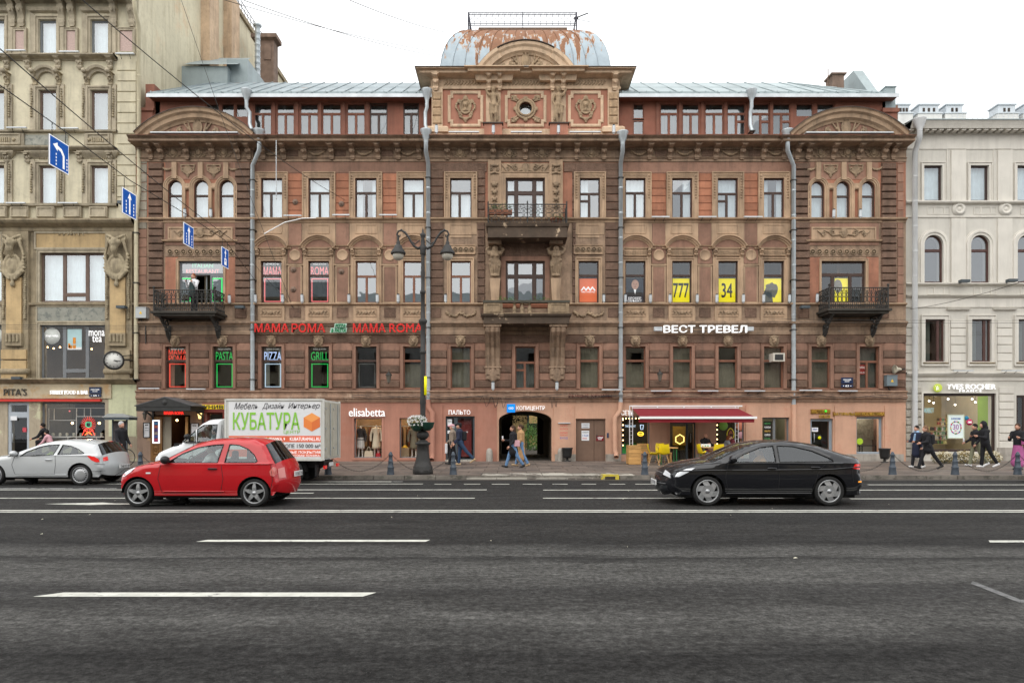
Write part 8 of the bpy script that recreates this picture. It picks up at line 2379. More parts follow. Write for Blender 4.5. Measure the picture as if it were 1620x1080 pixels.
ell(cx+.02,z+.77,.055,.012,.011,mat('print_mouth',(.3,.1,.09),.6,0));ell(cx+.02,z+.85,.025,.05,.010,mat('print_nose',(.45,.25,.19),.6,0))
text_at(MB(),'БРОКЕР',cx,y-.012,z+.19,.6,.11,.006,.03).build('lettering',M_LETW,t)
text_at(MB(),'ОБЪЕКТ',cx,y-.012,z+.07,.66,.10,.006,.03).build('lettering',M_LETW,t)
w=w2[12];y=FY-PD+.18
t=thing('window_poster','yellow poster with a ragged grey shape behind the right iron balcony','poster',(U(1335),y,w[2]))
x0,x1=U(1321),U(1345);MB().box(x0,x1,y,y+.01,w[2]+.04,Zp(440)).build('sheet',M_YEL,t)
rr=random.Random(8);MB().add([(x0+.15+(.22+rr.uniform(-.05,.05))*cos(a),y-.004,Zp(452)+(.3+rr.uniform(-.05,.05))*sin(a))for a in[2*pi*k/16 for k in range(16)]],[tuple(range(16))]).build('print',mat('print_grey_dust',(.22,.20,.16),.7,.3,9),t)
w=mw[14];y=FY-PD+.16
t=thing('rent_notice','red notice with white words in the last lion head window','notice',(U(1365),y,Zp(592)))
MB().box(U(1358.5),U(1372),y,y+.01,Zp(592),Zp(576)).build('sheet',mat('notice_red',(.65,.03,.03),.5,0),t)
text_at(MB(),'АРЕНДА',U(1365.2),y-.006,Zp(583.5),.34,.12,.006,.02).build('lettering',M_LETW,t)
text_at(MB(),'314-18-18',U(1365.2),y-.006,Zp(590.5),.34,.08,.006,.02).build('lettering',M_LETW,t)
for i,txt in((10,'ТОКИ'),(11,'РЕСТОР'),(12,'ОРОД'),(13,'КИНО')):
 w=mw[i];y=FY-secof(w[0])[2]+.20
 t=thing('window_lettering','faint grey letters modelled as a mirror reflection in the lion head window '+{10:'under the first travel letters',11:'under the last travel letters',12:'below the air conditioner',13:'left of the street name plate'}[i],'lettering',((w[0]+w[1])/2,y,w[2]+.8))
 mb=text_mb(txt,.6,.17,.004,0,.0);mb.v=[(-p[0],p[1],p[2])for p in mb.v]  # text flipped to imitate signs reflected in the panes
 MB().merge(mb,((w[0]+w[1])/2,y,w[2]+(1.0 if i!=10 else .9))).build('lettering',mat('reflected_letter',(.32,.33,.32),.7,0),t)
x=U(1233.5,.5);z=Zp(571,.5)
t=thing('air_conditioner','beige window air conditioner sticking out of a lion head window','air conditioner',(x,FY-.3,z))
MB().box(x-.27,x+.27,FY-.42,FY+.2,z,z+.38).build('case',mat('beige_plastic',(.55,.52,.45),.5,.05,3),t)
MB().box(x-.19,x+.19,FY-.435,FY-.421,z+.06,z+.32).build('grille',M_BLACK,t)
for k in range(5):MB().box(x-.19,x+.19,FY-.445,FY-.436,z+.08+k*.05,z+.09+k*.05).build('slat',mat('dark_slat',(.1,.1,.1),.5,0),t)
def ebox(px,py0,py1,hw_,label,m):
 d=.3;x=U(px,d)
 t=thing('junction_box',label,'electrical box',(x,FY-.3,Zp(py1,d)))
 MB().box(x-hw_,x+hw_,FY-PD-.3,FY-PD,Zp(py1,d),Zp(py0,d)).build('case',m,t)
 MB().box(x-hw_-.015,x+hw_+.015,FY-PD-.32,FY-PD+.0,Zp(py0,d),Zp(py0,d)+.02).build('lid',m,t)
 zc=(Zp(py0,d)+Zp(py1,d))/2
 MB().add([(x-.07,FY-PD-.305,zc-.06),(x+.07,FY-PD-.305,zc-.06),(x,FY-PD-.305,zc+.07)],[(0,1,2)]).build('warning_mark',mat('warning_yellow',(.8,.5,.02),.5,0),t)
 MB().tube([(x-.1,FY-PD-.1,Zp(py1,d)),(x-.05,FY-PD-.12,Zp(py1+5,d)),(x+.1,FY-PD-.08,Zp(py1+9,d)),(x+.12,FY-PD-.08,Zp(py1+40,d)if px<500 else Zp(py1+12,d))],.025,6).build('cable',M_BLACK,t)
ebox(225.5,487,503.5,.24,'pale grey electrical box at the left corner beside the iron balcony',mat('pale_grey_box',(.42,.44,.44),.5,.05,3))
ebox(1408.5,594,610.5,.24,'blue grey electrical box under the horn loudspeaker',mat('blue_grey_box',(.15,.19,.21),.5,.05,3))
x=U(1424,.5);z=Zp(584,.5)
t=thing('horn_loudspeaker','beige horn loudspeaker at the right end of the brown front','loudspeaker',(x,FY-.4,z))
q=MB().lathe([(.03,.35),(.06,.3),(.09,.15),(.2,0),(.21,-.02),(.1,.14),(0,.18)],16,(0,0,0),'x');q.v=[(x-.15+p[0]*.9-.1,FY-.5+p[1],z+p[2])for p in q.v]
q.build('horn',mat('beige_horn',(.50,.46,.36),.5,.05,3),t);MB().box(x+.1,x+.2,FY-.55,FY-.1,z-.03,z+.03).build('bracket',M_IRON,t)
x=W(180,FY-1.1);y=FY-1.1;z=H(570,y)
t=thing('street_clock','round black framed clock on a bracket at the corner of the cream building','clock',(x,y,z-.42))
rz=radians(-28)
def rot(mb,a,c):
 ca,sa=cos(a),sin(a)
 mb.v=[((p[0])*ca-(p[1])*sa+c[0],(p[0])*sa+(p[1])*ca+c[1],p[2]+c[2])for p in mb.v];return mb
rz=radians(30)
rot(MB().lathe([(0,.2),(.40,.2),(.42,.16),(.42,-.16),(.36,-.2),(.36,-.15),(0,-.15)],28,(0,0,0),'y'),rz,(x,y,z)).build('case',M_BLACK,t)
rot(MB().lathe([(0,-.155),(.35,-.155),(.35,-.15)],28,(0,0,0),'y'),rz,(x,y,z)).build('dial',mat('clock_face',(.72,.72,.68),.4,0),t)
mb=MB()
for k in range(12):
 a=2*pi*k/12;mb.add([(.27*cos(a)+.01,-.165,.27*sin(a)),(.27*cos(a)-.02,-.165,.27*sin(a)+.01),(.33*cos(a),-.165,.33*sin(a)),(.33*cos(a)+.02,-.165,.33*sin(a))],[(0,1,2,3)])
rot(mb,rz,(x,y,z)).build('hour_marks',K,t)
rot(MB().tube([(0,-.175,0),(.15,-.175,-.06)],.016,4),rz,(x,y,z)).build('hour_hand',K,t)
rot(MB().tube([(0,-.18,0),(.27,-.18,-.03)],.011,4),rz,(x,y,z)).build('minute_hand',K,t)
MB().tube([(x+.1,y+.2,z+.05),(x+.3,FY-.1,z+.1)],.03,6).tube([(x+.1,y+.2,z+.2),(x+.3,FY-.1,z+.35)],.02,6).build('bracket',M_IRON,t)
FL='little floodlights on the ledges'
def flood(px,py,d,label):
 x=U(px,d)
 t=thing('floodlight',label,'floodlight',(x,FY-d,V(py,d)),FL)
 piece('lamp_body','fl',lambda :MB().tube([(0,0,.05),(0,-.02,.36)],.075,8).box(-.03,.03,-.03,.1,0,.1),M_EAVE,(x,FY-d,V(py,d)),t)
 piece('cap','fl',lambda :MB().tube([(0,-.02,.36),(0,-.03,.42)],.05,8),M_STEELG,(x,FY-d,V(py,d)),t)
fl2=[404,447,478,552,597,630,705,989,955,1029,1060,1103,1134,1176,1208,1249]
nm={404:'beside the left rain pipe',447:'right of the pale red word МАМА',478:'left of the pale red word ROMA',552:'left of the third second-storey window',597:'right of the third second-storey window',630:'left of the window by the street lamp',705:'right of the rain pipe behind the street lamp',989:'right of the centre rain pipe',955:'right of the orange poster',1029:'between the suited man and the three sevens',1060:'directly left of the three sevens',1103:'directly right of the three sevens',1134:'just left of the three and four poster',1176:'just right of the three and four poster',1208:'left of the last yellow window',1249:'beside the right rain pipe'}
for px in fl2:flood(px,479,.18,'small white floodlight on the ledge '+nm[px])
for px,py,lb in((292.5,344,'between the first two arched windows of the left end bay'),(333.5,344,'between the last two arched windows of the left end bay'),(1319,345,'between the first two arched windows of the right end bay'),(1361,345,'between the last two arched windows of the right end bay'),(363,480,'right of the left iron balcony'),(1293,478,'left of the right iron balcony')):flood(px,py,PD+.18,'small white floodlight '+lb)
for px,py,lb in((690.5,212,'at the left foot of the tower'),(780.5,212,'under the left statue of the tower'),(883.5,212,'under the right statue of the tower'),(971,212,'at the right foot of the tower'),(780,617,'below the left scroll console'),(881,617,'below the right scroll console')):flood(px,py,.75 if py<300 else .4,'small white floodlight '+lb)
def strip(px0,px1,py,d,label):
 x0,x1=U(px0,d),U(px1,d);y=FY-d;z=V(py,d)
 t=thing('strip_light',label,'strip light',((x0+x1)/2,y,z),'long strip lights on brackets')
 MB().box(x0,x1,y-.05,y+.05,z,z+.05).build('strip',M_EAVE,t)
 for f in(.25,.75):MB().tube([(x0+(x1-x0)*f,y,z),(x0+(x1-x0)*f-.05,y+.2,z-.12)],.012,4).build('bracket',M_IRON,t)
for a,b,py,d,lb in((449,477,342,.35,'under the orange wall between the first two upper windows'),(526,553,341,.35,'under the orange wall between the second and third upper windows'),(600,628,341,.35,'under the orange wall between the third and fourth upper windows'),(1031,1059,344,.35,'under the first orange wall right of the centre'),(1105,1133,344,.35,'under the second orange wall right of the centre'),(1177,1206,344,.35,'under the third orange wall right of the centre'),(710,758,210,.8,'at the foot of the left tower medallion'),(808,857,210,.8,'under the round tower window'),(901,950,210,.8,'at the foot of the right tower medallion'),(10,40,81,.3,'first on the cream ledge at the top'),(94,125,83,.3,'second on the cream ledge at the top'),(183,212,86,.3,'third on the cream ledge at the top'),(11,42,203,.3,'first on the middle cream ledge'),(94,124,204,.3,'second on the middle cream ledge'),(10,40,322,.3,'first on the lower cream ledge'),(92,123,322,.3,'second on the lower cream ledge'),(1508,1540,587,.35,'on the grey building left of the shop emblem side'),(1585,1617,587,.35,'on the grey building at the right edge'),(220,252,615,.5,'over the black canopy'),(295,325,616,.5,'right above the black canopy'),(952,982,617,.5,'left of the centre rain pipe, over the brown door'),(1030,1062,619,.5,'first over the red awning'),(1104,1136,619,.5,'second over the red awning'),(1178,1210,619,.5,'third over the red awning'),(1265,1300,618,.5,'left of the street name plate'),(1326,1356,619,.5,'under the street name plate')):strip(a,b,py,d,'thin strip light '+lb)
def spot(px,py,d,label):
 x=U(px,d);y=FY-d;z=V(py,d)
 t=thing('spotlight',label,'spotlight',(x,y,z),'dark box spotlights')
 MB().box(x-.2,x+.2,y-.15,y+.1,z,z+.12).build('housing',M_STEELG,t);MB().box(x-.03,x+.03,y+.1,FY-.05,z+.02,z+.06).build('bracket',M_IRON,t)
for px,py,d,lb in((380,488,.5,'right of the left iron balcony'),(1273,488,.5,'left of the right iron balcony'),(1525,447,.5,'on the grey building between arched windows'),(1600,446,.5,'on the grey building at the right edge'),(28,600,.4,'on the cream building over the bar name'),(193,488,.4,'under the second mask of the cream building'),(195,323,.4,'on the lower cream ledge behind the blue road sign')):spot(px,py,d,'dark box spotlight '+lb)
mb=MB();rr=random.Random(4)
for k in range(3):
 pts=[]
 for i in range(60):
  x=U(560)+(U(1425)-U(560))*i/59
  pts.append((x,FY-.45-.02*k,Zp(625.5+k*2)+.04*sin(i*.9+k)+rr.uniform(-.03,.03)))
 mb.tube(pts,.012,4)
for a,b in((760,788),(775,800),(868,880)):
 pts=[(U(a+(b-a)*i/14),FY-.45,Zp(636)+.25*sin(i*.9)+rr.uniform(-.05,.05))for i in range(15)]
 mb.tube(pts,.010,4)
mb.tube([(U(1225),FY-.45,Zp(625)),(U(1240),FY-.4,Zp(631)),(U(1262),FY-.45,Zp(622)),(U(1310),FY-.4,Zp(628))],.01,4)
tag(mb.build('cables',M_BLACK),'loose black cables sagging along the cornice above the shops','cables')
# vehicles
M_TYRE=mat('tyre_rubber',(.02,.02,.02),.85,.1,10)
M_RIM=mat('alloy_rim',(.40,.41,.42),.35,.08,10,metal=.6)
M_WELL=mat('wheel_well',(.01,.01,.01),.9,0)
M_SEAT=mat('seat_cloth',(.04,.04,.045),.9,.1,9)
M_CGL=glass('car_glass',(.62,.70,.67),.08,top=.8)
M_CGD=glass('dark_car_glass',(.06,.07,.08),.06,top=.8)
M_PLATE=mat('number_plate_white',(.7,.7,.7),.4,0)
M_TRIMB=mat('black_trim',(.015,.015,.016),.5,0)
M_TAIL=mat('red_lamp',(.45,.01,.01),.15,0,emit=(1,.03,.02),es=.25,coat=1)
M_HEAD=mat('clear_lamp',(.62,.65,.68),.12,0,metal=.3,emit=(1,1,1),es=.15,coat=1)
def clean(pl):
 return[Vector((p[0],p[1],0))for p in pl]
def make_car(name,label,cat,px_mid,Yn,S):
 W2=S['w']/2;Yc=Yn+W2
 X0=(px_mid-810)*Yn/FOC
 t=thing(name,label,cat,(X0,Yc,0),S.get('group'))
 O=S['out'];zb=S['belt'];xm=(O[0][0]+O[-1][0])/2;hl=(max(p[0]for p in O)-min(p[0]for p in O))/2
 n=len(O)
 nrm=[]
 for i in range(n):
  a,b=O[max(0,i-1)],O[min(n-1,i+1)]
  dx,dz=b[0]-a[0],b[1]-a[1];l=hypot(dx,dz)
  nrm.append((-dz/l,dx/l))
 def crown(nx):return .035+S.get('plan',.16)*abs(nx)**1.5
 E=[(O[i][0]-nrm[i][0]*crown(nrm[i][0]),O[i][1]-nrm[i][1]*crown(nrm[i][0]))for i in range(n)]
 seg=[(Vector(E[i]),Vector(E[i+1]))for i in range(n-1)]
 def dist(x,z):
  p=Vector((x,z));d=9
  for a,b in seg:
   ab=b-a;u=max(0,min(1,(p-a).dot(ab)/max(1e-9,ab.length_squared)))
   d=min(d,(p-a-ab*u).length)
  return d
 rr=S.get('rr',.11)
 def yf(x,z):
  u=abs(x-xm)/hl
  y=W2-.10*max(0,(u-.55)/.45)**2
  if z>zb:y-=(z-zb)*S.get('tum',.34)+.02*min(1,(z-zb)/.03)
  else :y-=.05*((z-.62)/.45)**2
  d=dist(x,z)
  if d<rr:y-=rr-sqrt(max(0,rr*rr-(rr-d)**2))
  return y
 bot=[]
 for cx,r in reversed(S['wheels']):
  ar=r+.055;a0=degrees(asin(max(-1,min(1,(S['sill']-r)/ar))))
  bot+=[(cx+ar*cos(radians(a)),r+ar*sin(radians(a)))for a in[a0+(180-2*a0)*k/14 for k in range(15)]]
 poly=E+[(E[-1][0]-.04,S['sill'])]+bot+[(E[0][0]+.04,S['sill'])]
 def panel(pl,off,holes=(),grid=.07):
  bm=bmesh.new()
  loops=[clean(pl)]+[clean(h)for h in holes]
  allv=[v for l in loops for v in l]
  bv=[bm.verts.new((v.x,0,v.y))for v in allv]
  for tr in geometry.tessellate_polygon(loops):
   try:bm.faces.new([bv[i]for i in tr])
   except ValueError:pass
  xs=[v.x for v in allv];zs=[v.y for v in allv]
  for ax,lo,hi in((0,min(xs),max(xs)),(2,min(zs),max(zs))):
   k=lo+grid
   while k<hi:
    no=(1,0,0)if ax==0 else(0,0,1);co=(k,0,0)if ax==0 else(0,0,k)
    bmesh.ops.bisect_plane(bm,geom=bm.verts[:]+bm.edges[:]+bm.faces[:],plane_co=co,plane_no=no)
    k+=grid
  bmesh.ops.triangulate(bm,faces=bm.faces)
  bm.verts.index_update()
  vs=[(v.co.x,-(yf(v.co.x,v.co.z)+off),v.co.z)for v in bm.verts];fs=[tuple(v.index for v in f.verts)for f in bm.faces]
  bm.free()
  return vs,fs
 def both(pl,off,holes=(),mb=None,sides=(-1,1)):
  mb=mb or MB();vs,fs=panel(pl,off,holes)
  for s in sides:mb.add([(a,b if s<0 else-b,c)for a,b,c in vs],fs,0,True)
  return mb
 m=S['mat']
 def B_(mb,nm,mt,par=None,weld=False,label=None):
  q=MB();q.merge(mb,(X0,Yc,0));return q.build(nm,mt,par or t,weld=weld,label=label)
 body=both(poly,0,S['win'])
 def sp(i,v,off=0):
  k=min(n-2,int(i));f=i-k
  ex=E[k][0]*(1-f)+E[k+1][0]*f;ez=E[k][1]*(1-f)+E[k+1][1]*f
  nx=nrm[k][0]*(1-f)+nrm[k+1][0]*f;nz=nrm[k][1]*(1-f)+nrm[k+1][1]*f
  y=yf(ex,ez)*v;c=crown(nx)*(1-abs(v)**2.4)+off
  return(ex+nx*c,y,ez+nz*c)
 nv=14
 gl=S['glass'];gm=MB()
 for k in range(n-1):
  isg=k in gl
  q=gm if isg else body
  q.add([sp(k+a,-1+2*j/nv)for a in(0,1)for j in range(nv+1)],[(j,j+1,nv+2+j,nv+1+j)for j in range(nv)],0,True)
 B_(body,'body',m,weld=True)
 g1=S.get('gm',M_CGL)
 for k in sorted(gl):
  q=MB().add([sp(k+a,-1+2*j/nv)for a in(0,1)for j in range(nv+1)],[(j,j+1,nv+2+j,nv+1+j)for j in range(nv)],0,True)
  B_(q,'windscreen' if k==min(gl)else 'rear_window',g1 if k==min(gl)else S.get('rg',M_CGD))
  for v0,v1 in((-1,-.93),(.93,1)):
   B_(MB().add([sp(k+a,v,.004)for a in(0,1)for v in(v0,v1)],[(0,1,3,2)]),'window_seal',M_TRIMB)
 for wi,w in enumerate(S['win']):
  for s in(-1,1):B_(both(w,-.012,(),None,(s,)),'side_window',S.get('sg',{}).get(wi,g1))
 def line(pts,r=.006,mt=None,off=.0,nm='seam',sides=(-1,1)):
  pp=[]
  for a,b in zip(pts,pts[1:]):
   for k in range(8):pp.append((a[0]+(b[0]-a[0])*k/8,a[1]+(b[1]-a[1])*k/8))
  pp.append(pts[-1])
  for s in sides:B_(MB().tube([(x,s*(yf(x,z)+off),z)for x,z in pp],r,4),nm,mt or M_TRIMB)
 for w in S['win']:line(w+[w[0]],.012,nm='window_seal')
 for l in S.get('lines',()):line(l)
 for l in S.get('mould',()):line(l,.016,S.get('mouldm',m),.008,'side_moulding')
 for pl,mt,nm in S.get('patch',()):
  for s in(-1,1):B_(both(pl,.008,(),None,(s,)),nm,mt)
 for i0,i1,v0,v1,mt,nm,off in S.get('spatch',()):
  for s in((1,)if v0<0 else(-1,1)):
   na,nb=5,8;vs=[]
   for a in range(na+1):
    for b in range(nb+1):vs.append(sp(i0+(i1-i0)*a/na,s*(v0+(v1-v0)*b/nb),off))
   B_(MB().add(vs,[(a*(nb+1)+b,a*(nb+1)+b+1,(a+1)*(nb+1)+b+1,(a+1)*(nb+1)+b)for a in range(na)for b in range(nb)],0,True),nm,mt)
 mb=MB().box(O[0][0]+.25,O[-1][0]-.25,-W2+.12,W2-.12,S['sill']-.06,S['sill']+.1)
 B_(mb,'underbody',M_WELL)
 for cx,r in S['wheels']:
  for s in(-1,1):
   mb=MB();pr=arc(cx,r,r+.05,0,180,12)
   mb.add([(x,s*(W2-.03),z)for x,z in pr]+[(x,s*(W2-.4),z)for x,z in pr],[(k,k+1,k+14,k+13)for k in range(12)]+[tuple(range(13,26))])
   mb.add([(pr[0][0],s*(W2-.4),r),(pr[-1][0],s*(W2-.4),r),(pr[-1][0],s*(W2-.4),.12),(pr[0][0],s*(W2-.4),.12)],[(0,1,2,3)])
   B_(mb,'wheel_arch',M_WELL)
 for sx,ys in S.get('seats',()):
  for yy in ys:
   B_(sdf_mb([('b',(sx,yy,.5),(.24,.23,.08),.05),('c',(sx+.2,yy,.55),(sx+.34,yy,zb+.05),.12,.1),('b',(sx+.36,yy,zb+.18),(.05,.12,.08),.04)],.045,.04),'seat',M_SEAT)
 if S.get('dash'):
  x=S['dash'];B_(MB().box(x-.3,x+.15,-W2+.12,W2-.12,zb-.35,zb-.04),'dashboard',M_TRIMB)
  B_(MB().lathe([(.17,-.012),(.19,0),(.17,.012),(.155,0),(.17,-.012)],16,(x+.3,-.35,zb-.02),'x'),'steering_wheel',M_TRIMB)
 for wi,(cx,r)in enumerate(S['wheels']):
  for s in(-1,1):
   c=(X0+cx,Yc+s*(W2-.12),r)
   w=MB().lathe([(r*.76,-.08),(r*.9,-.105),(r*.985,-.08),(r,-.04),(r,.04),(r*.985,.08),(r*.9,.105),(r*.76,.08)],36,c,'y').build('wheel',M_TYRE,t)
   q=MB();R_=r*.78;yo=s*.085
   q.lathe([(R_,yo*.2),(R_,yo),(R_*.93,yo*1.1),(R_*.88,yo*.9),(R_*.86,yo*.3)],32,c,'y')
   st=S['rim']
   if st=='cover':
    q.lathe([(R_*.9,yo*.6),(R_*.7,yo*1.05),(R_*.4,yo*1.15),(0,yo*1.2)],32,c,'y')
   else :
    ns_=5 if st=='star' else 6
    for k in range(ns_):
     a=2*pi*k/ns_+.3;b=a+(.0 if st=='star' else .5)
     wd0,wd1=(.26,.32)if st=='star' else(.35,.52)
     vs=[]
     for rad,an,wd_,yy in((R_*.12,a,wd0*1.5,1.0),(R_*.5,(a+b)/2,wd1,1.12),(R_*.9,b,wd1*(.9 if st!='star' else .55),.95)):
      for e in(-1,1):vs.append((c[0]+rad*cos(an)-e*wd_*R_*.5*sin(an),c[1]+yo*yy,c[2]+rad*sin(an)+e*wd_*R_*.5*cos(an)))
     vs+=[(v[0],c[1]+yo*.6,v[2])for v in vs]
     q.add(vs,[(0,1,3,2),(2,3,5,4),(0,2,8,6),(1,3,9,7),(2,4,10,8),(3,5,11,9)])
    q.lathe([(R_*.2,yo*.7),(R_*.2,yo*1.1),(0,yo*1.2)],16,c,'y')
   q.build('rim',M_RIM,w)
   MB().lathe([(0,yo*.35),(R_*.87,yo*.35)],24,c,'y').build('brake_disc',M_WELL if st!='cover' else M_RIM,w)
   if st=='cover':
    q=MB()
    for k in range(18):
     a=2*pi*k/18;q.lathe([(0,0),(.017,0)],8,(c[0]+R_*.77*cos(a),c[1]+yo*1.08,c[2]+R_*.77*sin(a)),'y')
    q.build('vent_holes',M_WELL,w)
 for x,z in S.get('mirror',()):
  for s in(-1,1):
   q=sdf_mb([('e',(x,s*(yf(x,z)+.12),z+.02),(.085,.12,.085)),('c',(x,s*yf(x,z),z-.02),(x,s*(yf(x,z)+.1),z),.025,.03)],.02,.02)
   B_(q,'mirror',S.get('mirm',m))
 for x,z in S.get('handle',()):
  for s in(-1,1):B_(MB().tube([(x-.09,s*(yf(x,z)+.008),z),(x-.05,s*(yf(x,z)+.03),z+.004),(x+.05,s*(yf(x,z)+.03),z+.004),(x+.09,s*(yf(x,z)+.008),z)],.017,6),'door_handle',S.get('handm',m))
 for x,z,txt in S.get('plates',()):
  f=1 if x>0 else-1
  q=MB().box(x-.01,x+.01,-.26,.26,z-.055,z+.055);o=B_(q,'number_plate',M_PLATE)
  if txt:
   q=text_mb(txt,.46,.075,.004,.02);q.v=[(x+f*.014+f*.002,p[0]*(1 if f>0 else-1),z-.037+p[2])for p in q.v]
   q2=MB().merge(q,(X0,Yc,0));q2.build('plate_number',M_BLACK,o)
 return t,B_,yf,sp,X0,Yc
cp=lambda nm,c,metal=0.0:mat(nm,c,.5,.03,2,metal=metal,coat=1,spec=.15)
M_CRED=cp('red_car_paint',(.44,.006,.011));M_CSIL=cp('silver_car_paint',(.50,.52,.53),.3);M_CBLK=cp('black_car_paint',(.005,.0055,.008));M_CWHT=cp('white_truck_paint',(.66,.68,.70))
red=dict(w=1.66,belt=.90,sill=.24,mat=M_CRED,out=[(-1.62,.17),(-1.77,.28),(-1.83,.46),(-1.79,.62),(-1.64,.77),(-1.38,.88),(-1.02,.96),(-.86,.99),(-.16,1.35),(.22,1.43),(.7,1.46),(1.15,1.44),(1.44,1.38),(1.74,.99),(1.83,.85),(1.87,.62),(1.89,.44),(1.80,.24)],glass={7,12},wheels=[(-1.215,.295),(1.215,.295)],rim='star',win=[[(-.60,.93),(-.30,1.12),(.0,1.24),(.28,1.29),(.53,1.31),(.45,.93)],[(.60,.93),(.66,1.31),(.86,1.29),(1.06,1.21),(1.20,1.09),(1.28,.96),(1.24,.93)]],lines=[[(-.72,.92),(-.78,.6),(-.70,.30),(.52,.30),(.58,.6),(.53,.92)],[(-1.72,.66),(-1.5,.80),(-1.15,.88),(-.75,.93)],[(1.55,.34),(1.6,.55),(1.56,.9)]],mould=[[(-.66,.33),(.6,.33)]],mouldm=M_CRED,patch=[([(-1.61,.64),(-1.54,.72),(-1.40,.80),(-1.28,.83),(-1.36,.74),(-1.50,.64)],M_HEAD,'headlight'),([(1.56,.66),(1.62,.64),(1.67,.70),(1.66,.82),(1.60,.84),(1.54,.75)],mat('pale_red_lamp',(.6,.16,.14),.2,0,coat=1),'tail_light'),([(-1.03,.70),(-.93,.70),(-.93,.73),(-1.03,.73)],M_HEAD,'side_repeater')],spatch=[(14.0,15.0,.74,.99,mat('pale_red_lamp',(.6,.16,.14),.2,0,coat=1),'tail_light',.006),(3.0,4.9,.6,.96,M_HEAD,'headlight',.006)],mirror=[(-.60,.97)],mirm=M_TRIMB,handle=[(.36,.80)],handm=M_TRIMB,plates=[(1.895,.66,'Н 718 ОС 98')],seats=[(.0,(-.36,.36)),(.85,(-.3,.3))],dash=-.6)
make_car('red_hatchback','red three door hatchback driving left in the nearest lane','car',308.8,14.25,red)
SO=[(-1.86,.2),(-1.98,.34),(-2.0,.5),(-1.9,.66),(-1.6,.78),(-1.15,.88),(-.86,.93),(-.04,1.24),(.35,1.31),(.75,1.335),(1.2,1.31),(1.66,1.25),(1.93,.95),(2.0,.78),(2.03,.62),(2.04,.45),(1.95,.24)]
sil=dict(w=1.70,belt=.86,sill=.24,mat=M_CSIL,out=SO,glass={6,11},wheels=[(-1.25,.30),(1.25,.30)],rim='cover',win=[[(-.46,.85),(-.30,.97),(.05,1.11),(.3,1.16),(.60,1.175),(.48,.88)],[(.60,.885),(.70,1.165),(.95,1.13),(1.18,1.04),(1.36,.93),(1.3,.91)],[(-.84,.83),(-.54,.95),(-.54,.85)]],lines=[[(-.62,.84),(-.70,.6),(-.62,.32),(.52,.32),(.56,.6),(.54,.86)],[(-1.9,.62),(-1.5,.76),(-.86,.86)],[(1.66,.62),(1.95,.60)],[(1.58,.40),(1.95,.42)]],mould=[[(-.6,.30),(.86,.30)]],mouldm=M_CSIL,patch=[([(1.46,.855),(1.64,.84),(1.76,.77),(1.80,.67),(1.70,.67),(1.58,.73)],M_TAIL,'tail_light'),([(-1.78,.62),(-1.68,.72),(-1.45,.78),(-1.5,.70),(-1.66,.61)],M_HEAD,'headlight')],spatch=[(12.5,13.3,.80,.99,M_TAIL,'tail_light',.006),(10.86,11.04,-.16,.16,M_TAIL,'brake_light',.01)],mirror=[(-.60,.90)],handle=[(.36,.74)],plates=[(2.075,.52,'О 463 КХ 178')],seats=[(.0,(-.36,.36)),(.85,(-.3,.3))],dash=-.6)
make_car('silver_hatchback','silver three door hatchback driving left beside the cream building','car',57.0,19.7,sil)
s2=dict(sil);s2['mat']=cp('white_car_paint',(.68,.70,.70));s2['plates']=[]
make_car('white_car','white car of which only the nose shows at the right edge','car',1784,19.6,s2)
M_GRIL=mat('dark_grille',(.02,.022,.025),.3,0)
blk=dict(w=1.70,belt=.90,sill=.23,mat=M_CBLK,out=[(-2.08,.18),(-2.19,.30),(-2.23,.46),(-2.20,.62),(-2.11,.75),(-1.88,.86),(-1.5,.94),(-1.2,.985),(-.44,1.31),(-.05,1.38),(.4,1.40),(.75,1.37),(1.12,1.32),(1.74,1.12),(2.0,1.06),(2.15,.99),(2.2,.74),(2.25,.52),(2.22,.34),(2.12,.22)],glass={7,12},wheels=[(-1.29,.315),(1.29,.315)],rim='swirl',plan=.18,win=[[(-.80,.93),(-.5,1.10),(-.14,1.24),(.14,1.275),(.16,.93)],[(.24,.93),(.22,1.275),(.55,1.265),(.95,1.17),(1.36,.99),(1.38,.94)]],lines=[[(-.86,.9),(-.92,.6),(-.86,.30),(.20,.30),(.22,.6),(.20,.9)],[(.22,.30),(.92,.30),(1.0,.55),(1.05,.75),(1.25,.93)],[(-2.0,.72),(-1.6,.86),(-1.0,.92)],[(1.75,.92),(1.80,.5)]],mould=[[(-1.95,.74),(-1.2,.76),(0,.765),(1.3,.78),(1.95,.83)],[(-.9,.27),(.9,.27)]],mouldm=M_CBLK,sg={1:M_CGD},patch=[([(-1.98,.62),(-1.93,.70),(-1.74,.79),(-1.56,.81),(-1.72,.71),(-1.90,.62)],mat('bright_headlight',(.45,.47,.5),.1,0,emit=(1,1,1),es=.2,coat=1),'headlight'),([(1.84,.89),(1.98,.89),(2.0,.80),(1.94,.77),(1.78,.80)],M_TAIL,'tail_light'),([(1.9,.50),(1.99,.50),(1.99,.53),(1.91,.53)],mat('orange_lamp',(.7,.25,.02),.2,0,emit=(1,.4,.05),es=.5),'reflector')],spatch=[(3.25,4.05,.55,.97,mat('bright_headlight',(.45,.47,.5),.1,0,emit=(1,1,1),es=.2,coat=1),'headlight',.008),(2.9,3.9,-.52,.52,M_GRIL,'grille',.006),(.6,1.6,-.85,.85,M_GRIL,'lower_grille',.006),(3.4,3.48,-.5,.5,M_RIM,'chrome_bar',.012),(1.95,2.02,-.8,.8,M_RIM,'chrome_bar',.012)],mirror=[(-.78,.98)],handle=[(.06,.80),(.98,.82)],plates=[(-2.27,.46,'К 507 УА 198')],seats=[(-.15,(-.36,.36)),(.75,(-.3,.3))],dash=-.8)
make_car('black_liftback','black five door liftback driving left in the nearest lane','car',1216.8,14.44,blk)
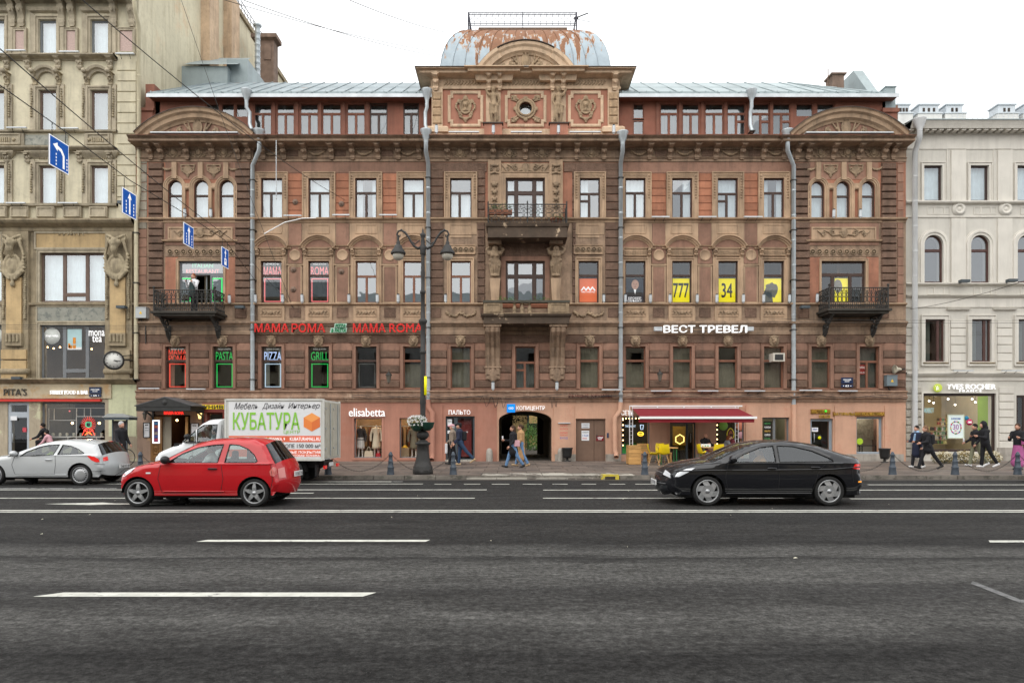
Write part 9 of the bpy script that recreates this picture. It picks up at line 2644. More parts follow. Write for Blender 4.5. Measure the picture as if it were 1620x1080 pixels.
cab=dict(w=1.9,belt=1.24,sill=.5,mat=M_CWHT,plan=.07,out=[(-2.1,.42),(-2.2,.6),(-2.17,.8),(-1.98,.98),(-1.6,1.14),(-1.34,1.26),(-.74,1.84),(-.5,1.93),(-.02,1.95),(.0,1.9),(.0,.7),(-.02,.5)],glass={5},wheels=[(-1.42,.36),(2.0,.36)],rim='cover',rr=.12,tum=.2,win=[[(-1.18,1.25),(-.86,1.58),(-.80,1.25)],[(-.76,1.25),(-.80,1.62),(-.62,1.74),(-.22,1.76),(-.24,1.25)]],lines=[[(-.9,1.2),(-.92,.6),(-.12,.6),(-.12,1.75)]],patch=[([(-1.94,.72),(-1.86,.86),(-1.76,.86),(-1.8,.70)],M_HEAD,'headlight')],mirror=[(-1.02,1.38)],mirm=M_TRIMB,seats=[(-.6,(-.5,.5))],dash=-1.2)
t,B_,yf_,sp_,X0,Yc=make_car('box_truck','white furniture shop box truck behind the red hatchback','truck',352.5,20.15,cab)
bx0,bx1=W(357,20.15),W(512,20.15);y0,y1=20.15,22.0-.0;z0,z1=H(727,20.15),H(632,20.15)
M_BOXW=mat('dirty_white_box',(.60,.60,.56),.6,.08,1,streak=.3,dirt=(.25,.2,.13))
MB().box(bx0,bx1,y0,y1,z0,z1).build('cargo_box',M_BOXW,t)
for a,b in(((bx0,y0),(bx0,y1)),((bx1,y0),(bx1,y1))):
 for y in(y0,y1):MB().box(a[0]-.025,a[0]+.025,y-.025,y+.025,z0-.02,z1+.02).build('corner_post',M_BOXW,t)
for z in(z0,z1):MB().box(bx0+.03,bx1-.03,y0-.02,y0-.001,z-.03,z+.03).build('edge_rail',M_BOXW,t)
for k in(0,1):
 ya,yb_=y0+.06+k*(y1-y0-.1)/2,y0+.04+(k+1)*(y1-y0-.1)/2
 d=MB().box(bx1+.001,bx1+.03,ya,yb_,z0+.05,z1-.06).build('rear_door',mat('weathered_panel',(.46,.44,.37),.7,.15,2,streak=.45,dirt=(.2,.12,.05)),t)
 MB().tube([(bx1+.05,(ya+yb_)/2+.1,z0+.1),(bx1+.05,(ya+yb_)/2+.1,z1-.1)],.016,5).build('lock_bar',M_PIPE,d)
 for hz in(.3,.9,1.5):MB().box(bx1+.03,bx1+.05,ya+.02,ya+.12,z0+hz,z0+hz+.05).build('hinge',M_PIPE,d)
MB().box(bx0,bx1-.1,y0+.4,y1-.4,z0-.25,z0-.05).build('chassis',M_TRIMB,t)
for y in(y0+.15,y1-.25):
 MB().box(bx1-.05,bx1,y,y+.22,z0-.28,z0-.18).build('tail_light',M_TAIL,t)
MB().box(bx1-.02,bx1,y0+.65,y0+1.1,z0-.22,z0-.11).build('number_plate',M_PLATE,t)
MB().box(bx1-.3,bx1-.25,y0+.15,y0+.35,z0-.5,z0-.15).build('mud_flap',M_TRIMB,t)
yp=y0-.006
art=MB().box(W(362,y0),W(507.5,y0),yp,y0-.001,H(724.5,y0),H(635.5,y0)).build('advert_panel',mat('print_white',(.74,.75,.76),.45,.04,2),t)
M_LIME=mat('print_lime',(.26,.58,.07),.45,0);M_ORG=mat('print_orange_red',(.80,.16,.08),.45,.1,3);M_DG=mat('print_dark',(.06,.06,.07),.5,0)
for a,b in((689,699),(710.5,722)):MB().box(W(362,y0),W(507.4,y0),yp-.004,yp-.001,H(b,y0),H(a,y0)).build('print_band',M_ORG,art)
for txt,a,b,c,d_,m_,fat,sh in(('Мебель',371,408,637,647,M_DG,.0,.35),('Дизайн',415,450,637,648,M_DG,.0,.35),('Интерьер',456,506,637,648,M_DG,.0,.35),('КУБАТУРА',369,474,652.5,679,M_LIME,.035,0),('ЦЕНТР',449,474.5,680.5,686.5,M_LIME,0,0),('С.-ПЕТЕРБУРГ, УЛ. ФУЧИКА, 9',380,451,691.5,697.3,M_LETW,.02,0),('KUBATURAMALL.RU',459,507,691.5,696.8,M_LETW,.02,0),('№1 В ЕВРОПЕ',418,466,702,708,M_DG,.01,0),('150 000 м²',470,507,702,708,M_DG,.01,0),('МЕБЕЛЬ, НАПОЛЬНЫЕ ПОКРЫТИЯ',402,507,713,717.5,M_LETW,.005,0),('КУХОН. БЫТОВАЯ ТЕХНИКА',440,506,718.5,721.8,M_LETW,.0,0)):
 mb=MB().merge(text_mb(txt,(b-a)*y0/FOC,(d_-c)*y0/FOC,.003,fat,sh),(W((a+b)/2,y0),yp-.006,H(d_,y0)))
 mb.build('lettering',m_,art)
hx,hz,hr=W(493.5,y0),H(667.5,y0),15*y0/FOC
pt=[(hx+hr*sin(radians(60*k)),hz+hr*.98*cos(radians(60*k)))for k in range(6)]
for idx,c in(((0,1,'c',5),(.90,.36,.10)),((1,2,3,'c'),(.72,.18,.05)),((5,'c',3,4),(.82,.24,.06))):
 v=[(hx,yp-.006,hz)if i=='c' else(pt[i][0],yp-.006,pt[i][1])for i in idx]
 MB().add(v,[(0,1,2,3)]).build('cube_emblem',mat('cube_orange_%s'%'abc'[int(c[0]*10)%3],c,.5,0),art)
 # people
def ang(o,a,l,side=0):
 return(o[0]+side*l,o[1]-sin(a)*l*sqrt(1-side**2),o[2]-cos(a)*l*sqrt(1-side**2))
def person(label,x,Y,rz,h=1.74,legs=((0,0),(0,0)),arms=((0,.2),(0,.2)),lean=0,top=None,bot=None,hair=None,shoe=None,hem=.88,cut='trousers',head=0,turn=0,hairlen=0,group=None,z=.12,sit=False,bottomless=False,skin=None,wide=1,sw=(0,0),extras=(),bun=False,hat=None):
 k=h/1.74
 t=thing('person',label,'person',(x,Y,z),group)
 K_=lambda p:tuple(k*c for c in p)
 zp=.95 if not sit else .52
 pel=(0,0,zp)
 if not sit:
  low=min(-(cos(a)*.42+cos(a-b)*.43)for a,b in legs);pel=(0,0,-low+.09)
 ch=(0,-sin(lean)*.46,pel[2]+cos(lean)*.46)
 nk=(0,-sin(lean)*.56,pel[2]+cos(lean)*.57)
 hd=(0,nk[1]-.02-sin(head)*.10,nk[2]+.08+cos(head)*.05)
 hp=[(s*.09,0,pel[2])for s in(-1,1)]
 kn=[ang(hp[i],legs[i][0],.42)for i in(0,1)]
 an=[ang(kn[i],legs[i][0]-legs[i][1],.43)for i in(0,1)]
 sh=[(s*.175*wide,ch[1],ch[2])for s in(-1,1)]
 el=[ang(sh[i],arms[i][0]+lean*.5,.29,(-1,1)[i]*(.18+sw[i]))for i in(0,1)]
 wr=[ang(el[i],arms[i][0]+arms[i][1]+lean*.5,.25,(-1,1)[i]*(-.25 if arms[i][1]>1 else .04))for i in(0,1)]
 F=lambda *a:tuple(a)
 Bp=[('e',hd,(.078,.098,.118)),('e',(0,hd[1]-.05,hd[2]-.05),(.055,.055,.06)),('c',(0,hd[1]-.095,hd[2]+.01),(0,hd[1]-.115,hd[2]-.025),.012,.017),('c',nk,(0,hd[1]+.01,hd[2]-.06),.056,.05),('e',(-.08,hd[1]+.005,hd[2]-.01),(.014,.025,.035)),('e',(.08,hd[1]+.005,hd[2]-.01),(.014,.025,.035)),('c',sh[0],sh[1],.06,.06),('c',ch,pel,.12,.11)]
 for i in(0,1):Bp+=[('c',hp[i],kn[i],.075,.055),('c',kn[i],an[i],.052,.035),('c',sh[i],el[i],.045,.036),('c',el[i],wr[i],.036,.025)]
 Bp+=[('-',('e',(s*.03,hd[1]-.097,hd[2]+.015),(.014,.012,.008)))for s in(-1,1)]+[('-',('e',(0,hd[1]-.105,hd[2]-.062),(.022,.012,.004)))]
 def sc_(P):
  out=[]
  for p in P:
   if p[0]=='c':out.append(('c',K_(p[1]),K_(p[2]),p[3]*k,p[4]*k))
   elif p[0]=='e':out.append(('e',K_(p[1]),K_(p[2])))
   elif p[0]=='-':out.append(('-',sc_([p[1]])[0]))
  return out
 def put_(mb,nm,m,par=None,lb=None):
  me=mb.mesh(nm,m);o=bpy.data.objects.new(nm,me);COL.objects.link(o);o.parent=par or t
  if lb:o['label']=lb
  return o
 skin=skin or M_SKIN
 bm_=sdf_mb(sc_(Bp),.02*k,.02*k)
 for i in(0,1):
  w=Vector(K_(wr[i]));d=(w-Vector(K_(el[i]))).normalized();s=(-1,1)[i]
  u=Vector((s,0,0));u=(u-d*u.dot(d)).normalized();f=d.cross(u)
  if f.y>0:f=-f
  bm_.tube([w-d*.02,w+d*.04,w+d*.085],[.026,.036,.030],8)
  for q in range(4):
   o=w+d*.08+f*(-.024+.016*q)*1.0;l=(.05,.06,.055,.04)[q]
   bm_.tube([o,o+d*l*.6-u*.006,o+d*l-u*.025],[.009,.008,.006],5)
  o=w+d*.03+f*.03;bm_.tube([o,o+d*.03+f*.02-u*.01,o+d*.05+f*.022-u*.02],[.011,.009,.007],5)
 put_(bm_,'body',skin)
 if hair:
  hp_=[('e',(0,hd[1]+.018,hd[2]+.028),(.09,.105,.112)),('-',('e',(0,hd[1]-.11,hd[2]-.035),(.075,.075,.095)))]
  if hat:hp_=[('e',(0,hd[1]+.02,hd[2]-.0),(.088,.098,.09)),('-',('e',(0,hd[1]-.11,hd[2]-.035),(.08,.08,.1)))]
  if hairlen:hp_.insert(1,('c',(0,hd[1]+.05,hd[2]-.02),(0,hd[1]+.08,hd[2]-hairlen),.085,.07))
  if bun:hp_.insert(1,('e',(0,hd[1]+.12,hd[2]+.03),(.05,.05,.05)))
  put_(sdf_mb(sc_(hp_),.018*k,.02*k),'hair',hair)
 if hat:put_(sdf_mb(sc_([('e',(0,hd[1]+.01,hd[2]+.07),(.1,.115,.07)),('c',(-.03,hd[1]-.1,hd[2]+.06),(.03,hd[1]-.1,hd[2]+.06),.02,.02),('c',(0,hd[1]-.08,hd[2]+.06),(0,hd[1]-.16,hd[2]+.05),.05,.035)]),.018*k,.02),'cap',hat)
 if top:
  P=[('c',sh[0],sh[1],.078,.078),('c',(0,ch[1],ch[2]-.03),pel,.155*wide,.15*wide),('c',nk,ch,.07,.12)]
  for i in(0,1):P+=[('c',sh[i],el[i],.068,.056),('c',el[i],tuple(el[i][j]+(wr[i][j]-el[i][j])*.93 for j in range(3)),.055,.042)]
  if hem<.8 and not sit:P+=[('c',(0,-.01,pel[2]-.02),(0,.01,max(.2,hem)),.16*wide,.19*wide)]
  put_(sdf_mb(sc_(P),.02*k,.03*k),'coat' if hem<.8 else 'jacket',top)
 if bot:
  if cut=='dress':
   P=[('c',(0,0,pel[2]),(0,.02,.3),.15,.24),('c',(.08,-.05,.8),(.12,-.12,.22),.1,.13),('c',(-.08,.1,.8),(-.1,.2,.2),.1,.12)]
  else :
   P=[('c',(-.06,0,pel[2]+.03),(.06,0,pel[2]+.03),.125,.125)]
   for i in(0,1):P+=[('c',hp[i],kn[i],.098,.072),('c',kn[i],tuple(kn[i][j]+(an[i][j]-kn[i][j])*.95 for j in range(3)),.070,.058)]
  put_(sdf_mb(sc_(P),.02*k,.02*k),'dress' if cut=='dress' else 'trousers',bot)
 if shoe:
  for i in(0,1):
   a=legs[i][0]-legs[i][1];A=an[i];tilt=max(-.9,min(.3,a*.9))if not sit else 0
   toe=(A[0],A[1]-cos(tilt)*.17,A[2]-.05+sin(tilt)*.17);heel=(A[0],A[1]+.05,A[2]-.045)
   put_(sdf_mb(sc_([('c',heel,toe,.045,.036),('c',A,heel,.045,.045)]),.018*k,.02),'shoe',shoe)
 for kind_,a,b,m in extras:
  J={'wr0':wr[0],'wr1':wr[1],'ch':ch,'pel':pel,'hd':hd,'sh1':sh[1]}[a]
  if kind_=='bag':P=[('b',(J[0]+b[0],J[1]+b[1],J[2]+b[2]),(b[3],b[4],b[5]),.03)];nm='bag'
  elif kind_=='pack':P=[('b',(0,ch[1]+.2,ch[2]-.17),(.14,.09,.2),.06)];nm='backpack'
  elif kind_=='cup':P=[('c',(J[0]+b[0],J[1]+b[1],J[2]+b[2]),(J[0]+b[0],J[1]+b[1],J[2]+b[2]+.1),.028,.036)];nm='paper_cup'
  elif kind_=='phone':P=[('b',(J[0]+b[0],J[1]+b[1],J[2]+b[2]),(.035,.012,.07),.01)];nm='phone'
  elif kind_=='scarf':P=[('c',(-.05,nk[1]-.02,nk[2]-.02),(.05,nk[1]-.02,nk[2]-.02),.07,.07),('c',(.03,ch[1]-.13,ch[2]),(.0,ch[1]-.15,ch[2]-.25),.04,.05)];nm='scarf'
  elif kind_=='hood':P=[('e',(0,hd[1]+.03,hd[2]+.02),(.115,.125,.145)),('c',nk,(0,nk[1]+.04,nk[2]+.03),.1,.1),('-',('e',(0,hd[1]-.11,hd[2]-.02),(.085,.08,.11)))];nm='hood'
  elif kind_=='apron':P=[('b',(0,ch[1]-.12,(ch[2]+pel[2])/2-.15),(.13,.06,.36),.04)];nm='apron'
  elif kind_=='stripe':P=[('c',tuple(c_+d_ for c_,d_ in zip(hp[b],(.085*(-1,1)[b],0,0))),tuple(c_+d_ for c_,d_ in zip(kn[b],(.062*(-1,1)[b],0,0))),.022,.02),('c',tuple(c_+d_ for c_,d_ in zip(kn[b],(.062*(-1,1)[b],0,0))),tuple(c_+d_ for c_,d_ in zip(an[b],(.045*(-1,1)[b],0,.05))),.02,.018)];nm='side_stripe'
  P2=[]
  for p in P:
   if p[0]=='b':P2.append(('b',K_(p[1]),K_(p[2]),p[3]*k))
   else :P2+=sc_([p])
  put_(sdf_mb(P2,.014,.015),nm,m)
 t.rotation_euler[2]=rz
 return t
M_SKIN=mat('skin',(.50,.27,.19),.55,.06,6)
cl=lambda n,c,v=.12:mat(n,c,.9,v,9,.3,60)
C_BLK=cl('black_cloth',(.014,.014,.017));C_NAVY=cl('navy_cloth',(.02,.025,.05));C_JEAN=cl('blue_denim',(.12,.22,.38));C_DJEAN=cl('dark_denim',(.025,.05,.10));C_CAM=cl('camel_cloth',(.42,.25,.12));C_BEI=cl('taupe_cloth',(.24,.19,.15));C_KHA=cl('khaki_cloth',(.20,.20,.13));C_MAG=cl('magenta_cloth',(.38,.10,.25));C_WHT=cl('white_cloth',(.68,.68,.70));C_PNK=cl('pink_cloth',(.60,.34,.38));C_GRN=cl('dark_green_cloth',(.03,.05,.05));C_BLUS=cl('pale_blue_cloth',(.25,.38,.55));C_MAR=cl('maroon_cloth',(.16,.03,.04));C_LIME=cl('lime_cloth',(.5,.65,.05));C_GRY=cl('grey_cloth',(.2,.21,.22))
H_BRN=cl('brown_hair',(.055,.03,.018));H_BLK=cl('black_hair',(.012,.01,.009));H_GRY=cl('grey_hair',(.42,.42,.42));H_LBR=cl('light_brown_hair',(.16,.09,.05));H_RED=cl('reddish_hair',(.2,.06,.02))
S_WHT=mat('white_shoe',(.7,.7,.7),.6,.05,9);S_BLK=mat('black_shoe',(.015,.015,.015),.5,0);S_TAN=mat('tan_shoe',(.4,.28,.16),.6,0)
Lf,Rt=radians(-90),radians(90)
def P_(label,px,Y,rz,**a):return person(label,W(px,Y),Y,rz,**a)
P_('grey haired man in black coat walking right beside the notice kiosk',191.5,25.4,radians(70),h=1.76,top=C_BLK,bot=C_NAVY,hair=H_GRY,shoe=S_BLK,hem=.62,legs=((.12,.05),(-.1,.1)),arms=((.25,.5),(.1,.55)))
P_('dark haired man in black jacket sitting behind the silver car',76,30.6,Lf,h=1.76,top=C_BLK,bot=C_BLK,hair=H_BLK,shoe=S_BLK,legs=((1.4,1.4),(1.5,1.5)),arms=((.35,.7),(.35,.7)),lean=.35,head=.3,sit=True,z=.55)
P_('child in pale pink jacket bending forward behind the silver car',81,29.9,Lf,h=1.45,top=C_PNK,bot=C_BLK,hair=H_BLK,shoe=S_BLK,legs=((.2,.1),(-.1,.1)),arms=((.3,.4),(.3,.4)),lean=.35,head=.4)
P_('waiter in white shirt and dark apron standing at the left balcony railing',307,FY-.85,radians(-15),h=1.74,z=V(492.5,PD+dL)+.0,top=C_WHT,bot=C_BLK,hair=H_RED,shoe=S_BLK,arms=((.5,1.9),(.5,1.9)),head=.2,extras=[('apron','ch',0,C_GRN),('phone','wr0',(.05,-.06,.05),S_BLK)])
P_('man in taupe jacket and cap carrying a white bag past the coat shop',716,28.6,Lf,h=1.68,top=C_BEI,bot=C_BLK,hair=H_GRY,shoe=S_BLK,hem=.85,legs=((.2,.05),(-.2,.2)),arms=((.3,.5),(-.1,.3)),hat=C_PNK,extras=[('bag','wr0',(0,-.03,-.25,.06,.06,.22),C_WHT)])
P_('man in jeans, navy top and dark cap walking with a backpack past the coat shop',728.5,28.1,Lf,h=1.72,top=C_NAVY,bot=C_DJEAN,hair=H_BLK,shoe=S_TAN,hem=.85,legs=((.1,.02),(-.62,.15)),arms=((.2,.6),(.1,.5)),hat=C_BLK,lean=.08,extras=[('pack','ch',0,C_BLK)])
P_('long haired woman in black jacket and jeans walking left with a paper cup',812,26.3,radians(-82),h=1.66,top=C_BLK,bot=C_JEAN,hair=H_BRN,hairlen=.24,shoe=S_BLK,hem=.66,legs=((.38,.08),(-.34,.25)),arms=((.35,1.35),(.1,.6)),extras=[('cup','wr0',(0,-.07,.04),C_WHT),('bag','pel',(.17,.12,.1,.05,.12,.13),C_PNK)])
P_('woman with hair bun in a long camel coat walking left',824,27.4,Lf,h=1.68,top=C_CAM,bot=C_JEAN,hair=H_BRN,bun=True,shoe=S_TAN,hem=.34,legs=((.28,.08),(-.2,.3)),arms=((.1,.6),(0,.5)),extras=[('bag','pel',(-.21,.0,.05,.04,.15,.13),C_GRY)])
P_('bald man in black jacket sitting behind the cafe table',1114,30.6,radians(20),h=1.74,top=C_BLK,bot=C_MAR,hair=None,shoe=S_BLK,legs=((1.45,1.45),(1.35,1.35)),arms=((.6,1.2),(.6,1.2)),lean=.15,head=.3,sit=True)
P_('red haired person sitting behind the black car bonnet at the cafe',1146,30.5,Rt,h=1.6,top=C_GRY,bot=C_BLK,hair=H_RED,hairlen=.15,shoe=S_BLK,legs=((1.45,1.45),(1.4,1.4)),arms=((.5,1.3),(.5,1.3)),lean=.3,head=.4,sit=True)
P_('dark haired person sitting at the cafe right of the awning post',1161,30.6,Lf,h=1.66,top=C_MAR,bot=C_BLK,hair=H_BRN,shoe=S_BLK,legs=((1.45,1.45),(1.4,1.4)),arms=((.5,1.3),(.5,1.3)),lean=.2,head=.2,sit=True)
g='pedestrians on the right pavement'
P_('short haired woman in dark coat with pale blue scarf and black bag',1450.5,26.3,radians(-70),h=1.62,top=C_NAVY,bot=C_BLK,hair=H_BLK,shoe=S_WHT,hem=.6,legs=((.2,.05),(-.2,.2)),arms=((.2,1.3),(.0,.1)),group=g,extras=[('scarf','ch',0,C_BLUS),('bag','wr1',(0,0,-.2,.1,.05,.12),C_BLK)])
P_('long haired woman in black leaning forward with a backpack',1468,25.6,Lf,h=1.66,top=C_BLK,bot=C_BLK,hair=H_LBR,hairlen=.26,shoe=S_BLK,hem=.78,legs=((.42,.1),(-.5,.15)),arms=((.35,1.1),(.3,1.0)),lean=.16,group=g,extras=[('pack','ch',0,C_BLK)])
P_('man in dark hooded jacket and khaki trousers walking left',1543.5,27.2,Lf,h=1.70,top=C_BLK,bot=C_KHA,hair=H_BLK,shoe=S_WHT,hem=.8,legs=((.25,.05),(-.35,.3)),arms=((.2,.9),(.0,.7)),group=g,head=.25,extras=[('cup','wr0',(0,-.05,.03),C_WHT)])
P_('man in black hooded sweatshirt and white striped track trousers looking at a phone',1558.5,26.4,Lf,h=1.76,top=C_BLK,bot=C_BLK,hair=H_BLK,shoe=S_WHT,hem=.82,legs=((.1,.02),(-.38,.2)),arms=((.45,1.35),(.45,1.35)),group=g,head=.4,lean=.06,extras=[('hood','ch',0,C_BLK),('phone','wr0',(.03,-.06,.06),S_BLK),('stripe','ch',0,C_WHT)])
P_('dark haired woman in a magenta dress and black jacket looking at a phone',1610.5,25.0,radians(-55),h=1.68,top=C_BLK,bot=C_MAG,cut='dress',hair=H_BRN,hairlen=.25,shoe=S_BLK,hem=.95,arms=((.45,1.45),(.45,1.45)),group=g,head=.35,extras=[('phone','wr0',(.05,-.06,.06),S_BLK),('bag','pel',(.2,-.02,.12,.06,.13,.1),C_MAG)])
g='people seated in the vehicles'
for lb,px,Yn,w,dx,z,tp,hr in(('driver in white shirt inside the red hatchback',308.8,14.25,1.66,.05,.28,C_WHT,H_BRN),('driver in lime vest inside the silver hatchback',57,19.7,1.7,.05,.12,C_LIME,H_BLK),('driver in orange top inside the black liftback',1216.8,14.44,1.7,-.1,.22,cl('orange_cloth',(.6,.25,.05)),H_BLK),('dark dressed driver in the cab of the box truck',352.5,20.15,1.9,-.5,.62,C_GRY,H_BLK)):
 Yp_=Yn+w/2-(.36 if w<1.8 else .5)
 person(lb,(px-810)*Yn/FOC+dx,Yp_,Lf,h=1.62,top=tp,bot=C_BLK,hair=hr,shoe=S_BLK,legs=((1.35,1.0),(1.35,1.0)),arms=((.8,.6),(.8,.6)),lean=-.2,sit=True,z=z-.2,group=g)
 # street furniture
M_CAST=mat('dark_cast_iron',(.035,.034,.033),.6,.25,6,.3,30)
M_BOL=mat('blue_grey_paint',(.06,.075,.095),.55,.2,8,.2,30)
Yl=22.75;xl=W(669,Yl)
t=thing('street_lamp','tall black cast iron street lamp with two hanging lanterns and flower bowls','street lamp',(xl,Yl,.12))
def lz(py):return H(py,Yl)
s_=Yl/FOC
def lp(pairs,nm,n=20,m=None):MB().lathe([(r*s_,lz(py))for py,r in pairs],n,(xl,Yl,0)).build(nm,m or M_CAST,t)
lp([(750,0),(750,16),(744,16),(742.5,15),(738,15.5),(736,14),(728,11.5),(715,9.5),(704,9.5),(702,12),(700,12),(699,9),(697,7),(695,4)],'base',8)
lp([(695,4),(693,7),(690,9.5),(686,9.8),(683,8),(681,4.5)],'bulb',24)
lp([(681,4.5),(678,5.5),(664,4.4),(660,4.8),(655,4.2),(640,4.3),(637,5),(630,4.2),(612,3.8),(560,3.6)],'lower_shaft',16)
lp([(560,3.6),(559,4.8),(555,4.8),(554,3.7),(515,3.7),(513,4.5),(510,6.5),(507,7),(505,5),(503,3.6),(485,3.2),(465,3.2),(464,4.4),(460,4.4),(459,3),(440,3),(432,3.8),(428,3),(404,2.8)],'upper_shaft',16)
lp([(404,2.8),(402,4.5),(398,4),(394,5),(390,4.6),(386,3),(382,3.4),(378,2.4),(374,4),(371.5,4.6),(370,4),(368,1.6),(364,1.4),(362,.8),(359,0)],'finial',14)
for s in(-1,1):
 def q(px,py):return(xl+s*(px)*s_,Yl,lz(py))
 MB().tube([q(3,391),q(8,393),q(13,390),q(18,384),q(22,376),q(28,368),q(34,364.5),q(39,366),q(41,371),q(39,375),q(36,374),q(36,371)],[.05,.045,.04,.035,.035,.04,.035,.03,.03,.025,.02,.015],8).tube([q(5,380),q(12,386),q(20,381)],.018,6).ball(q(14,389),.05).ball(q(34,364),.04).tube([q(39,372),q(39,384)],.035,8).build('arm',M_CAST,t)
 c=q(39,0)
 la=MB().lathe([(.0,lz(380)),(.05,lz(382)),(.07,lz(385)),(.06,lz(387)),(.11,lz(388)),(.14,lz(392)),(.24,lz(399)),(.25,lz(401)),(.24,lz(402.2)),(.2,lz(402)),(0,lz(401))],20,(c[0],Yl,0)).build('lantern',M_CAST,t)
 MB().lathe([(.185,lz(402)),(.19,lz(405)),(.15,lz(409)),(.08,lz(411.5)),(0,lz(412))],18,(c[0],Yl,0)).build('lamp_globe',mat('frosted_globe',(.50,.47,.40),.25,.1,8),la)
bo=MB().lathe([(0,-.22),(.1,-.2),(.2,-.1),(.24,.05),(.25,.07),(.2,.05)],16,(xl+.17,Yl-.22,lz(671))).build('flower_bowl',mat('dark_green_bowl',(.012,.05,.035),.5,.1,5),t)
b2=MB().lathe([(0,-.22),(.1,-.2),(.2,-.1),(.24,.05),(.25,.07),(.2,.05)],16,(xl-.17,Yl-.2,lz(672))).build('flower_bowl',MATS['dark_green_bowl'],t)
bush(MB(),(xl-.16,Yl-.25,lz(668)),.3,420,.03,(1.15,.8,.8),3).build('leaves',mat('flower_leaf',(.07,.13,.03),.7,.3,9),b2)
def flowers(c,r,n,m,par,seed,sq=(1,1,1),s=.022):
 rr=random.Random(seed);mb=MB()
 for i in range(n):
  a,b=rr.uniform(0,2*pi),rr.uniform(-.6,1.2)
  p=Vector((c[0]+r*sq[0]*cos(a)*cos(b)*rr.uniform(.8,1.1),c[1]+r*sq[1]*sin(a)*cos(b)*rr.uniform(.8,1.1),c[2]+r*sq[2]*sin(b)))
  for k in range(5):
   a2=k*2*pi/5;q=s*rr.uniform(.8,1.3)
   mb.add([p,p+Vector((cos(a2)*q,-.01,sin(a2)*q)),p+Vector((cos(a2+.8)*q,-.01,sin(a2+.8)*q))],[(0,1,2)])
 o=mb.build('flowers',m,par);o['kind']='stuff'
flowers((xl-.17,Yl-.26,lz(667)),.3,170,M_WHITE,b2,5,(1.1,.8,.75))
o=MB().lathe([(.0,0),(.045,.01),(.045,.62),(0,.63)],8,(xl+.1,Yl-.1,lz(625))).build('yellow_tube',mat('yellow_reflective',(.8,.72,.0),.5,0,emit=(.8,.8,0),es=.15),t)
Yb=22.45
bol=thing('bollard','x','bollard',(0,Yb,.12),'blue grey iron bollards along the kerb')
MB().lathe([(0,0),(.13,0),(.125,.02),(.10,.2),(.11,.22),(.11,.26),(.085,.28),(.08,.42),(.09,.44),(.07,.46),(.06,.62),(.075,.64),(.07,.67),(.055,.69),(.05,.72),(.03,.75),(0,.76)],12,(0,Yb,.12)).build('post',M_BOL,bol)
bp=[(222,'left of the red hatchback, by the restaurant entrance'),(321,'hidden behind the red hatchback, first'),(420,'hidden behind the red hatchback, second'),(519,'behind the tail of the box truck'),(618,'between the box truck and the street lamp'),(717,'right of the street lamp'),(1020,'beside the orange cafe planter'),(1118,'behind the bonnet of the black car'),(1412,'right of the litter bin below the white lit window'),(1511,'in front of the flower bed'),(1610,'in front of the woman in magenta')]
for i,(px,lb)in enumerate(bp):
 x=W(px,Yb)
 b=bol if i==0 else dup(bol)
 b.location=(x,Yb,.12);b['label']='blue grey bollard '+lb
cn=[(222,321),(420,519),(519,618),(618,717),(1313,1412),(1412,1511),(1511,1610),(1610,1709)]
cl_=['left of the truck bonnet','behind the red car tail','behind the truck tail','in front of the lamp base','behind the black car tail','in front of the two walking women','in front of the two walking men','at the right edge']
ln=MB().lathe([(.022,-.007),(.030,0),(.022,.007),(.015,0),(.022,-.007)],8,(0,0,0),'y').mesh('link',M_IRON)
for(a,b),lb in zip(cn,cl_):
 xa,xb=W(a,Yb)+.07,W(b,Yb)-.07;mb=MB();N_=44
 for k in range(N_+1):
  u=k/N_;x=xa+(xb-xa)*u;z=.74-.50*(1-(2*u-1)**2)
  dz=.50*2*(2*u-1)*2/(xb-xa);c_=1/hypot(1,dz);l=.027
  d=Vector((c_,0,dz*c_))*l
  n_=Vector((0,1,0))if k%2 else Vector((-dz*c_,0,c_))
  mb.tube([Vector((x,Yb,z))-d+n_*.0,Vector((x,Yb,z))-d*.6+n_*.016,Vector((x,Yb,z))+d*.6+n_*.016,Vector((x,Yb,z))+d,Vector((x,Yb,z))+d*.6-n_*.016,Vector((x,Yb,z))-d*.6-n_*.016,Vector((x,Yb,z))-d],.0065,3,cap=False)
 tag(mb.build('bollard_chain',M_IRON),'black iron chain hanging between bollards '+lb,'chain','chains between the bollards')
for x0,x1,lb in((1475,1508,'left'),(1508,1545,'middle'),(1545,1583,'right')):
 Yh=29.6;xa,xb=W(x0,Yh),W(x1,Yh);c=((xa+xb)/2,Yh,.38)
 t=thing('flower_bush','yellowish bush with small white flowers, %s third of the bed under the cosmetics shop window'%lb,'bush',(c[0],Yh,.12),'bushes under the cosmetics shop window')
 bush(MB(),c,(xb-xa)/2*1.1,1500,.035,(1,.6,.55),x0).build('leaves',mat('olive_yellow_leaf',(.26,.19,.06),.8,.4,12),t)['kind']='stuff'
 bush(MB(),(c[0],Yh,.3),(xb-xa)/2*1.05,700,.035,(1,.6,.5),x0+1).build('inner_leaves',mat('dark_olive_leaf',(.07,.08,.025),.8,.4,12),t)['kind']='stuff'
 flowers((c[0],Yh-.05,.42),(xb-xa)/2,130,mat('cream_petal',(.75,.70,.55),.7,0),t,x0,(1,.6,.5),.026)
Yk=FY-1.3;xk=W(183,Yk)
t=thing('notice_kiosk','grey roofed notice stand against the pale green wall','kiosk',(xk,Yk,.12))
